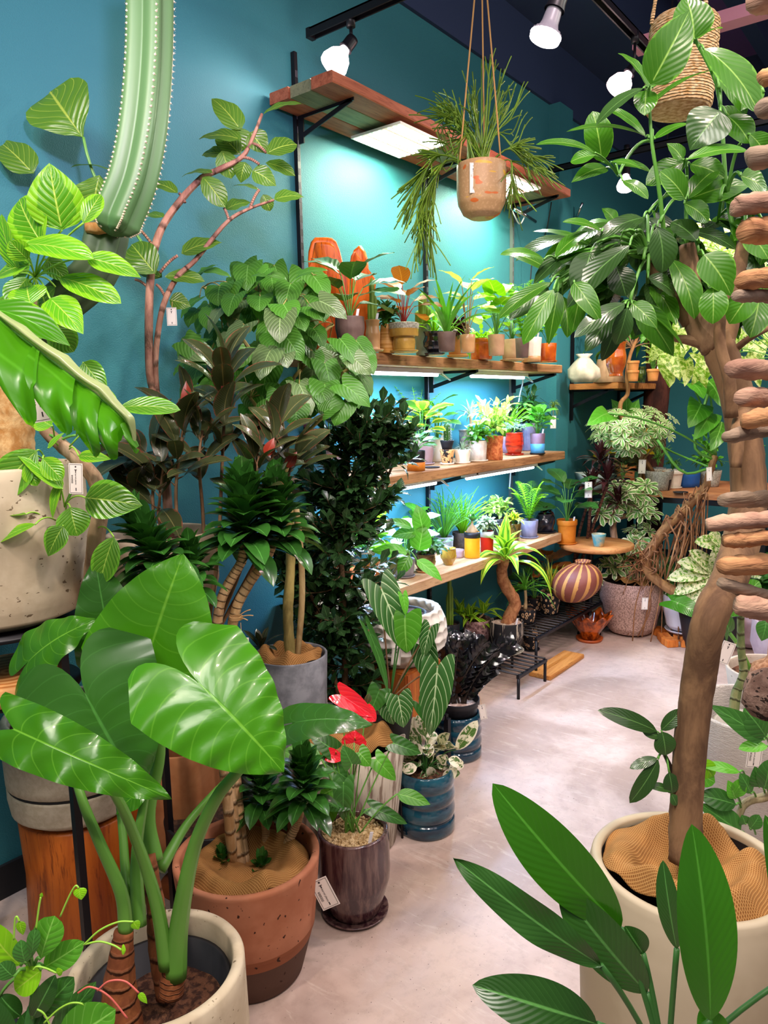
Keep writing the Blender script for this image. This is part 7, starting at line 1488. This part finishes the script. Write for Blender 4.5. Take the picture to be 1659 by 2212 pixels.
BIG = [  # base, tip, width, face, hub, dark
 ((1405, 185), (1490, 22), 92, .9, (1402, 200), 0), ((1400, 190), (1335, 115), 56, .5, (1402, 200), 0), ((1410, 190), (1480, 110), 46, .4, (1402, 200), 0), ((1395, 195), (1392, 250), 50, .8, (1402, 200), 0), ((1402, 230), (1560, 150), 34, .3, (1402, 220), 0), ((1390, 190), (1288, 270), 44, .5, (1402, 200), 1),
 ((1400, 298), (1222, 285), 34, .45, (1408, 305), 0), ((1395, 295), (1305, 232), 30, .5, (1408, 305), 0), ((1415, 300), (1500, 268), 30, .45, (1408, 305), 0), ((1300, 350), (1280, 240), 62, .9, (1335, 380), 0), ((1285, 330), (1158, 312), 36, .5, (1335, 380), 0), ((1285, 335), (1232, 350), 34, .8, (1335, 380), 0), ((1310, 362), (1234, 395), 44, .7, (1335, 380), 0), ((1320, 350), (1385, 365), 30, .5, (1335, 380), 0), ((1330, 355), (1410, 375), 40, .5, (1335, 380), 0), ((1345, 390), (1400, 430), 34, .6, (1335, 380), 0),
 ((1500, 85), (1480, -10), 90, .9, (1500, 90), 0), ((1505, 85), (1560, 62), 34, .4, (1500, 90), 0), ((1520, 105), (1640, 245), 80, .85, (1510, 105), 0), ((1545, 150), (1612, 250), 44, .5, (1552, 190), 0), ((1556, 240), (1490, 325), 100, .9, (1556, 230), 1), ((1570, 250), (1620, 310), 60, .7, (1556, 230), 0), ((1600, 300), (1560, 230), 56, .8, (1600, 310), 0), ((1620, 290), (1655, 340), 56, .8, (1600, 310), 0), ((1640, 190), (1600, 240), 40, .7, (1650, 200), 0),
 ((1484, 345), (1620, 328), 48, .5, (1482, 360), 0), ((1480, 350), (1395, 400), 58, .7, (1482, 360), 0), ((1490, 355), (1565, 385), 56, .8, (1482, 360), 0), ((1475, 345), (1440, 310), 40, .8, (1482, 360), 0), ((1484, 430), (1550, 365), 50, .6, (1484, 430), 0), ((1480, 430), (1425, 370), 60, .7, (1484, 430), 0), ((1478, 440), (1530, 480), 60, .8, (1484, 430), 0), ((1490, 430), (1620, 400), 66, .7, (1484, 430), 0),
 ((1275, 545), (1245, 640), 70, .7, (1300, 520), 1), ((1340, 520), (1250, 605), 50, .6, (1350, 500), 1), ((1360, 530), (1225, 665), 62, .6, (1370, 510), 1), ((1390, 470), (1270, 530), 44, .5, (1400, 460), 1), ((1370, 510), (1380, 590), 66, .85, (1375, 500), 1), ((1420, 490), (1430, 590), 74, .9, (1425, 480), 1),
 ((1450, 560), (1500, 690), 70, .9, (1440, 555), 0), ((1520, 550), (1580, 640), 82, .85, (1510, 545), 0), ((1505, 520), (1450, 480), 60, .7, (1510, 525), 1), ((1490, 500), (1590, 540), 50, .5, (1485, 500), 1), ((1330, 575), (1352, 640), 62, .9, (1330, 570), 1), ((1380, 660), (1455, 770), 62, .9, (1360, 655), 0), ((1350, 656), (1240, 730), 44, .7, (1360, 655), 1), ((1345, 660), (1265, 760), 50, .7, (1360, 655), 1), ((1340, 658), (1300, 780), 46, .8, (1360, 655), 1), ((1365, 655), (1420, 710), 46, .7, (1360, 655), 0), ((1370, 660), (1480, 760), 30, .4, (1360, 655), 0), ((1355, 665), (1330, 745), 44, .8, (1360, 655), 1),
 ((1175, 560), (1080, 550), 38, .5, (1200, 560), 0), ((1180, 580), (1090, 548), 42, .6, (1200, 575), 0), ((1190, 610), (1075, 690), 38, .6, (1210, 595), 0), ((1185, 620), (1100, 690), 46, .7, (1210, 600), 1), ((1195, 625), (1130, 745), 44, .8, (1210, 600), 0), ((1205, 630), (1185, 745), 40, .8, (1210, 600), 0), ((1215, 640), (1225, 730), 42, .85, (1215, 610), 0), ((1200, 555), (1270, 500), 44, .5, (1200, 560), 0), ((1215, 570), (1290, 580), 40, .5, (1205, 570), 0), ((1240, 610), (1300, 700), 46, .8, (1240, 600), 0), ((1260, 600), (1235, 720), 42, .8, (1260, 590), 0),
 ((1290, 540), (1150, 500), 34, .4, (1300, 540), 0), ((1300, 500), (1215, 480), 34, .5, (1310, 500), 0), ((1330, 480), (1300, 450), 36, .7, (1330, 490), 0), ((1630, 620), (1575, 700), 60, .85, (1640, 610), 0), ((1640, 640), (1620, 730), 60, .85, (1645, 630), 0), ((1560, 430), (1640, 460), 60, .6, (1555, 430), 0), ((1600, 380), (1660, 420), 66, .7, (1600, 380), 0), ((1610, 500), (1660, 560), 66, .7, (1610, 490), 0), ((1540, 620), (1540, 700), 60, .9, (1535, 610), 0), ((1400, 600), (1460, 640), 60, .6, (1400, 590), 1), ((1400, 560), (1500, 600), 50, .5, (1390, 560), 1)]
gs = G(); rg = random.Random(101)
nodes = [(1408, 305), (1402, 200), (1485, 530), (1484, 430), (1600, 560), (1610, 480), (1400, 560), (1450, 730), (1580, 600), (1552, 200), (1680, 700), (1570, 420)]
hubs = {}
for i, (b, tt, w_, fc, hb_, dk) in enumerate(BIG):
    dl = D7-.06+.03*((i*7) % 5-2)
    if hb_ not in hubs:
        H_ = PD(hb_[0], hb_[1], D7-.04); n_ = min(nodes, key=lambda q: (q[0]-hb_[0])**2+(q[1]-hb_[1])**2); hubs[hb_] = H_
        gs.tube(bez(PD(*n_, D7), H_, UP*.02, 8), .0032, 6)
    B, T = PD(*b, dl), PD(*tt, dl)
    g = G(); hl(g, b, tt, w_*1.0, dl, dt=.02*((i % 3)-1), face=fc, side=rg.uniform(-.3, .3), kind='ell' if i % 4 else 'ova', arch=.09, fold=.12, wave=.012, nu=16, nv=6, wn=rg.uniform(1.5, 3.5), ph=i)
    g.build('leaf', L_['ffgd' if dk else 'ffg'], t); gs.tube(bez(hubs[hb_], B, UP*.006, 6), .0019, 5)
gl = G(); gd = G()
for i in range(88):
    x = rg.uniform(1215, 1665); y = rg.uniform(455, 665)
    if x < 1330 and y > 640: continue
    if ((x-1460)/250)**2+((y-560)/110)**2 > 1: continue
    dl = D7+rg.uniform(.0, .22); a = rg.uniform(-.5, 1.2); dx = (x-1450)/220
    hub = PD(x, y, dl); n_ = min(nodes, key=lambda q: (q[0]-x)**2+(q[1]-y)**2); gs.tube(bez(PD(*n_, D7), hub, UP*.03, 6), .003, 5)
    for k in range(3):
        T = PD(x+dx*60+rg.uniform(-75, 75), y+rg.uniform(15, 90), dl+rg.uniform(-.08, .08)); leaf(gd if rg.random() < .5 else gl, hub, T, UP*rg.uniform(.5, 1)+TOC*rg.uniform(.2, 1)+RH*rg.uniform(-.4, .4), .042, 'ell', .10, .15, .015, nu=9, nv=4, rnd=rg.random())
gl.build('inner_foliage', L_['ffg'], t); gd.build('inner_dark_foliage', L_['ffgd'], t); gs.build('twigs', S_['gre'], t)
price_tag(1251, 665, D7+.12, .026, .060, 14, 'price tag half hidden among the drooping leaves left of the big tree', (1262, 600, D7+.1), detail=False)
# side shoot on the trunk
ss = stem(t, [(1462, 1690, D7), (1450, 1660, D7), (1432, 1620, D7), (1425, 1585, D7)], [.007, .004, .003], S_['dark'], 'side_shoot', 10, 7)
for (b, tt, w_, fc) in (((1420, 1580), (1290, 1534), 36, .6), ((1428, 1578), (1475, 1532), 28, .6), ((1430, 1580), (1438, 1632), 44, .9), ((1425, 1592), (1388, 1582), 22, .5), ((1420, 1638), (1360, 1660), 22, .5), ((1422, 1640), (1360, 1735), 36, .85), ((1445, 1668), (1452, 1715), 34, .9), ((1452, 1708), (1398, 1698), 20, .4), ((1450, 1715), (1462, 1740), 20, .7)):
    one(t, 'leaf', 'ffgd', b, tt, w_*1.1, D7-.02, face=fc, kind='ell', arch=.08, nu=12, nv=6, pet=ss[5], petr=.0015)
# ================================================================== strap leaved plant in front
D8 = .82; c = PD(1440, 2500, D8)
P = Pot('potted_strap_leaf_plant', 'plant in the foreground with long smooth strap leaves rising from below the frame', 'potted plant', [c[0], c[1], 0], .07, .085, .42, PM['blkm'], 'cyl')
t = P.t; hub = PD(1440, 2330, D8)
g = G(); g.tube(smooth([P.top, hub], 8), [.012]*8, 8); g.build('stem', S_['gred'], t)
for i, (b, tt, w_, fc, sd, mt, wv, ar) in enumerate([((1342, 2005), (1064, 1692), 118, .95, -.2, 'strap', .0, .05), ((1298, 2085), (978, 1852), 70, .70, -.2, 'strapd', .10, .10), ((1398, 2145), (1208, 1915), 96, .9, -.2, 'strapd', .0, .05), ((1290, 2212), (1020, 2128), 96, .6, .0, 'strapd', .0, .16), ((1535, 2205), (1494, 1780), 120, .97, .1, 'strap', .0, .04), ((1462, 2050), (1432, 1858), 44, .8, -.5, 'strapd', .0, .05), ((1390, 2060), (1350, 2000), 54, .8, -.3, 'strapd', .0, .05), ((1560, 2250), (1512, 2180), 60, .9, 0, 'strap', 0, .05), ((1720, 2100), (1652, 1760), 80, .9, .2, 'strap', 0, .06)]):
    one(t, 'leaf', mt, b, tt, w_*1.1, D8-.03*(i % 2)-(.04 if i == 4 else 0), face=fc, side=sd, kind='ell', arch=ar, fold=.14, wave=wv, nu=28, nv=8, pet=hub, petr=.0032, petm='gred', wn=2.2)
# ================================================================== tendril plant bottom left
D9 = .85; c = PD(-20, 2420, D9)
P = Pot('potted_tendril_plant', 'bright green plant with rounded leaves and curling tendrils in the bottom left corner', 'potted plant', [c[0], c[1], 0], .07, .09, .36, PM['blkm'], 'cyl')
t = P.t; hub = PD(60, 2270, D9); g = G(); g.tube(smooth([P.top, hub, PD(75, 2160, D9), PD(70, 2080, D9)], 16), np.linspace(.009, .004, 16), 8); g.build('stem', S_['gred'], t)
hb = PD(72, 2110, D9)
for i, (b, tt, w_, fc, sd, mt) in enumerate([((45, 2085), (-30, 1990), 66, .8, -.2, 'lime'), ((88, 2072), (118, 1978), 56, .95, .1, 'gre'), ((68, 2070), (76, 2005), 24, .8, .3, 'gred'), ((95, 2090), (182, 2034), 50, .8, .1, 'gre'), ((90, 2095), (32, 2140), 50, .7, 0, 'lime'), ((55, 2080), (45, 2030), 36, .8, 0, 'gred'), ((85, 2190), (160, 2110), 56, .8, .1, 'gred'), ((70, 2200), (120, 2105), 40, .7, .3, 'strapd'), ((30, 2110), (0, 2080), 36, .7, 0, 'gred'), ((0, 2150), (45, 2195), 44, .8, 0, 'strapd'),
    ((110, 2240), (208, 2120), 44, .7, .2, 'gred'), ((130, 2260), (250, 2180), 90, .75, 0, 'gre'), ((100, 2290), (60, 2180), 60, .9, 0, 'gred'), ((120, 2280), (190, 2190), 60, .8, 0, 'gre'), ((20, 2290), (-10, 2160), 70, .9, 0, 'strapd'), ((60, 2280), (100, 2200), 60, .9, 0, 'strapd')]):
    one(t, 'leaf', mt, b, tt, w_*1.15, D9-.01*(i % 3), face=fc, side=sd, kind='obo' if i in (1, 2, 12) else 'ell', arch=.07, nu=16, nv=6, pet=hb if i < 10 else hub, petr=.002)
def tend(pts, lf=None, col='lime', r=.0011):
    P_ = smooth([PD(x, y, D9-.02) for x, y in pts], 24); g = G(); g.tube(P_, r, 6); o = g.build('tendril', S_[col] if col != 'pink' else plain('stem_pink', '#c05a50', .5), t)
    if lf: g = G(); hl(g, pts[-1], lf[0], lf[1], D9-.02, face=.9, kind='ova' , arch=.05, cup=.3, nu=12, nv=8); g.build('young_leaf', L_['lime'], o)
tend([(130, 1980), (150, 1935), (163, 1914), (170, 1918)], ((176, 1944), 30)); tend([(78, 2005), (84, 1960), (88, 1938)], ((91, 1928), 8)); tend([(30, 2030), (32, 1990), (36, 1980), (42, 1990)], ((50, 2020), 22)); tend([(180, 2042), (215, 2010), (255, 1992), (288, 1991)], ((300, 2008), 22))
tend([(182, 2040), (215, 2034), (245, 2042), (262, 2052)], ((272, 2052), 22)); tend([(72, 2095), (80, 2088), (100, 2092), (122, 2102)], ((136, 2096), 18)); tend([(95, 2210), (130, 2178), (165, 2166), (212, 2182)], ((240, 2190), 34)); tend([(210, 2140), (235, 2120), (270, 2120), (300, 2145)], ((318, 2168), 16), 'pink'); tend([(168, 2145), (195, 2132), (235, 2152), (275, 2200)], None, 'pink'); tend([(80, 2180), (95, 2190), (108, 2215)], None)
# ================================================================== right edge pots
CW = NT('chiselled_white'); n = CW.noise(CW.coord((1, 1, 4)), 55, 4, .7); CW.base(CW.mix(n, rgb('#bdb3aa'), rgb('#cfc6be')), .85, .2); CW.bump(n, 1.0, .010); CW = CW.m
c0 = PD(1640, 1532, 2.3); c = np.array([c0[0], c0[1], 0]); R2 = 142*2.3/F
P = Pot('potted_money_sapling', 'thin green stemmed sapling in a large white chiselled planter at the right edge', 'potted plant', c, R2*.62, R2, c0[2], CW, 'cyl', None, .35, th=.018, ns=64)
t = P.t; g = G(); g.lathe([(R2*.62, c0[2]-.06), (R2*.64, c0[2]-.055), (R2*.58, c0[2]-.055), (R2*.55, c0[2]-.12), (0, c0[2]-.12)], c, 48); g.build('inner_pot', potmat('inner_grey', '#a49c92', '#b4aca2', rough=.8), t)
sp_ = stem(t, [(1583, 1560, 2.25), (1590, 1500, 2.25), (1606, 1455, 2.25), (1601, 1400, 2.25), (1600, 1330, 2.25), (1604, 1290, 2.25)], [.017, .013, .011, .009], barkmat('sapling_bark', '#8a8a5c', '#5c6a3c', 26, 12), 'trunk', 34, 10, .06)
gl = G()
for (b, tt, w_) in (((1604, 1290), (1570, 1330), 40), ((1604, 1290), (1650, 1300), 44), ((1604, 1290), (1590, 1240), 44), ((1604, 1290), (1640, 1255), 40)): hl(gl, b, tt, w_, 2.2, face=.7, kind='ell')
gl.build('foliage', L_['gre'], t)
price_tag(1632, 1628, 2.3-R2*.85, .085, .075, 6, 'price tag with a thin dark frame stuck on the white chiselled planter', None, price='¥28600') if 0 else None
price_tag(1630, 1632, 1.99, .040, .070, 5, 'price tag with thin dark frame in front of the white chiselled planter', (1632, 1590, 2.0), price='¥28600')
# fig branch in front of it
c = PD(1800, 1900, 1.75)
P = Pot('potted_banyan', 'round leaved fig whose pale branch reaches in from the right edge', 'potted plant', [c[0], c[1], 0], .10, .13, .30, PM['pin'], 'cyl'); t = P.t; D10 = 1.75
stem(t, [(1810, 1900, D10), (1790, 1750, D10), (1700, 1715, D10), (1650, 1722, D10), (1610, 1735, D10), (1595, 1765, D10)], [.016, .013, .010, .008], barkmat('fig_bark2', '#b0a07c', '#8a7a58', 24), 'branch', 24, 10, .05)
for i, (b, tt, w_, fc, mt) in enumerate([((1650, 1598), (1530, 1522), 44, .7, 'gred'), ((1655, 1592), (1606, 1530), 50, .8, 'gred'), ((1658, 1612), (1595, 1618), 26, .4, 'gre'), ((1588, 1725), (1572, 1685), 26, .9, 'gre'), ((1586, 1722), (1602, 1682), 30, .9, 'gre'), ((1590, 1738), (1510, 1718), 40, .6, 'gred'), ((1600, 1800), (1508, 1735), 50, .7, 'gred'), ((1622, 1714), (1598, 1670), 26, .8, 'gred'), ((1598, 1668), (1515, 1655), 24, .4, 'gre'), ((1640, 1700), (1630, 1655), 36, .9, 'gred'), ((1650, 1705), (1662, 1640), 46, .9, 'gred'), ((1512, 1640), (1540, 1680), 34, .8, 'lime'), ((1610, 1780), (1602, 1760), 24, .9, 'gred'), ((1620, 1790), (1640, 1760), 28, .9, 'gred'), ((1480, 1660), (1545, 1690), 40, .7, 'gre')]):
    one(t, 'leaf', mt, b, tt, w_*1.15, D10-.03, face=fc, kind='ell' if i % 3 else 'ova', arch=.08, nu=12, nv=6, pet=PD(b[0]+12, b[1]+12, D10), petr=.0025)
# cream low pot with fat brown root bulb
c0 = PD(1672, 1445, 2.95); c = np.array([c0[0], c0[1], 0]); R3 = 96*2.95/F
P = Pot('potted_caudex', 'fat brown bulbed plant in a pitted cream pot behind the thin sapling', 'potted plant', c, R3*.7, R3, c0[2], pitmat('cream_pit', '#b8a898', '#c9bbab', '#5a4a3a', 60, .70), 'cyl', 'bark', .1, th=.012)
g = G(); g.lathe([(0, -.03), (.06, -.02), (.085, .02), (.075, .06), (.035, .085), (.02, .10), (.018, .25), (0, .25)], P.top+TOC*.04-RH*.03, 32, lambda R, Z, th: (R*(1+.05*np.sin(th*3)), Z)); g.build('bulb', potmat('root_brown', '#8a5a3c', '#b48460', scale=70, rough=.95, bump=.8), P.t)
g = G(); gl = G(); e = PD(1560, 1335, 2.9); g.tube(bez(P.top-RH*.08, PD(1570, 1362, 2.9), UP*.02, 10), .008, 8)
leaf(gl, PD(1575, 1365, 2.88), PD(1545, 1318, 2.85), TOC+UP, .10, 'hea', .1); leaf(gl, PD(1655, 1340, 2.8), PD(1645, 1385, 2.8), TOC+UP, .07, 'ova', .1); g.build('leaf_stalk', S_['gre'], P.t); gl.build('foliage', L_['gred'], P.t)
price_tag(1568, 1410, 2.75, .050, .085, 20, 'folded white price tag tied to the pitted cream pot', (1600, 1385, 2.8), detail=False)
# large pinkish pot behind
c, rb, rt_, h = spot(1618, 1408, 1318, 150, 110, 0)
P = Pot('pink_stone_planter', 'wide plain pinkish planter behind the fat bulbed plant', 'planter', c, rb, rt_, h, potmat('pinkish_stone', '#9a8088', '#ab9198', rough=.8), 'ubowl', 'dark', .1)
grow(P, 'heart', .26, .40, 4, 'gred')
# ---- pumice stone hanging low from the driftwood cord, and the driftwood garland
D11 = .62; rg = random.Random(111)
c = PD(1720, 700, D11); t = thing('driftwood_garland', 'hanging garland of pinkish driftwood sticks along the right edge, out of the ceiling', 'garland', c)
g = G(); g.tube([(c[0], c[1], 3.95), (c[0], c[1], PD(1720, 1420, D11)[2])], .003, 8); g.build('cord', plain('jute_cord', '#b88a54', .9), t)
DW = [barkmat('driftwood_pale', '#c8a28a', '#967060', 30, 0, .8, (.4, .4, 2)), barkmat('driftwood_grey', '#a08a78', '#74604e', 30, 0, .8, (.4, .4, 2)), barkmat('driftwood_orange', '#c89668', '#966244', 30, 0, .8, (.4, .4, 2))]
for i, (x, y, r_, dy) in enumerate([(1628, 0, 26, 0), (1640, 172, 18, 0), (1645, 235, 22, 0), (1612, 345, 24, -6), (1583, 450, 22, -8), (1603, 500, 27, 0), (1600, 608, 22, -14), (1586, 640, 14, 8), (1578, 795, 22, 8), (1600, 858, 22, 10), (1604, 910, 20, -10), (1568, 945, 16, -14), (1560, 1080, 18, -6), (1528, 1132, 18, -22), (1562, 1168, 16, -20), (1558, 1222, 22, -12), (1556, 1258, 14, 44), (1588, 1305, 24, 26)]):
    B_ = PD(x, y, D11-.02); E_ = PD(1760, y+dy*1.3, D11+rg.uniform(-.03, .05)); n_ = 22
    P_ = bez(B_, E_, np.array([rg.uniform(-.004, .004), rg.uniform(-.004, .004), rg.uniform(-.004, .004)]), n_); rr = r_*D11/F*np.array([.70, .88, .95, .98]+[1.0+rg.uniform(-.06, .06) for _ in range(n_-4)]); P_ = P_+np.array([[rg.uniform(-.0006, .0006) for _ in range(3)] for _ in range(n_)])
    g = G(); g.tube(P_, rr, 16, lump=.055); g.build('stick', DW[(i*2+i//3) % 3], t)
c = PD(1662, 1500, .66); rs = np.random.RandomState(4)
g = G(); ph = rs.rand(6)*6
g.lathe([(0, -.024), (.012, -.021), (.020, -.010), (.022, .002), (.018, .014), (.008, .022), (0, .024)], c, 36, lambda R, Z, th: (R*(1+.13*np.sin(2*th+ph[0]+Z*60)+.08*np.sin(5*th+ph[1]-Z*90)), Z))
g2 = G(); 
PU_ = potmat('pumice', '#6e5248', '#94766a', scale=60, rough=.95, pits=(120, .60, '#2e1c18'), bump=.9, bd=.006)
o = g.build('pumice_stone', PU_, loc=c); tag(o, 'dark pitted stone hanging at the lower right edge below the driftwood', 'stone')
g = G(); q = PD(1662, 1460, .66); g.tube([q, (q[0], q[1], 3.95)], .0012, 6); g.build('cord', plain('jute_cord', '#b88a54', .9), o)
# fallen leaf scraps
for (x, y, lab) in ((1188, 1893, 'tiny dry orange leaf lying on the floor near the long strap leaves'),):
    g = G(); p = PZ(x, y, .003); leaf(g, p, p+RH*.004-FH*.02, UP, .012, 'ell', .1); o = g.build('fallen_leaf', L_['copper'], loc=p); tag(o, lab, 'leaf')
for o in list(bpy.data.objects):
    if '_loc' in o.keys(): del o['_loc']
GR = {'price_tag': 'white price tags tied around the shop', 'tube_light': 'tube lights under the plank shelves', 'grow_light_panel': 'grow light panels under the highest shelf', 'shelf_upright': 'slotted uprights on the teal wall',
      'plank_shelf': 'plank shelves on the teal wall', 'storage_crate': 'grey crates on the dark rack', 'lighting_track': 'black lighting tracks under the ceiling', 'track_spotlight': 'glowing bulbs on the lighting tracks',
      'burlap_cloth': 'burlap cloths laid over potting soil', 'black_saucer': 'flat black saucers', 'iron_bench': 'low black iron benches', 'adjustable_rod': 'chrome rods by the highest shelf'}
for o in bpy.data.objects:
    k = o.name.split('.')[0]
    if o.parent is None and 'label' in o.keys() and k in GR: o['group'] = GR[k]
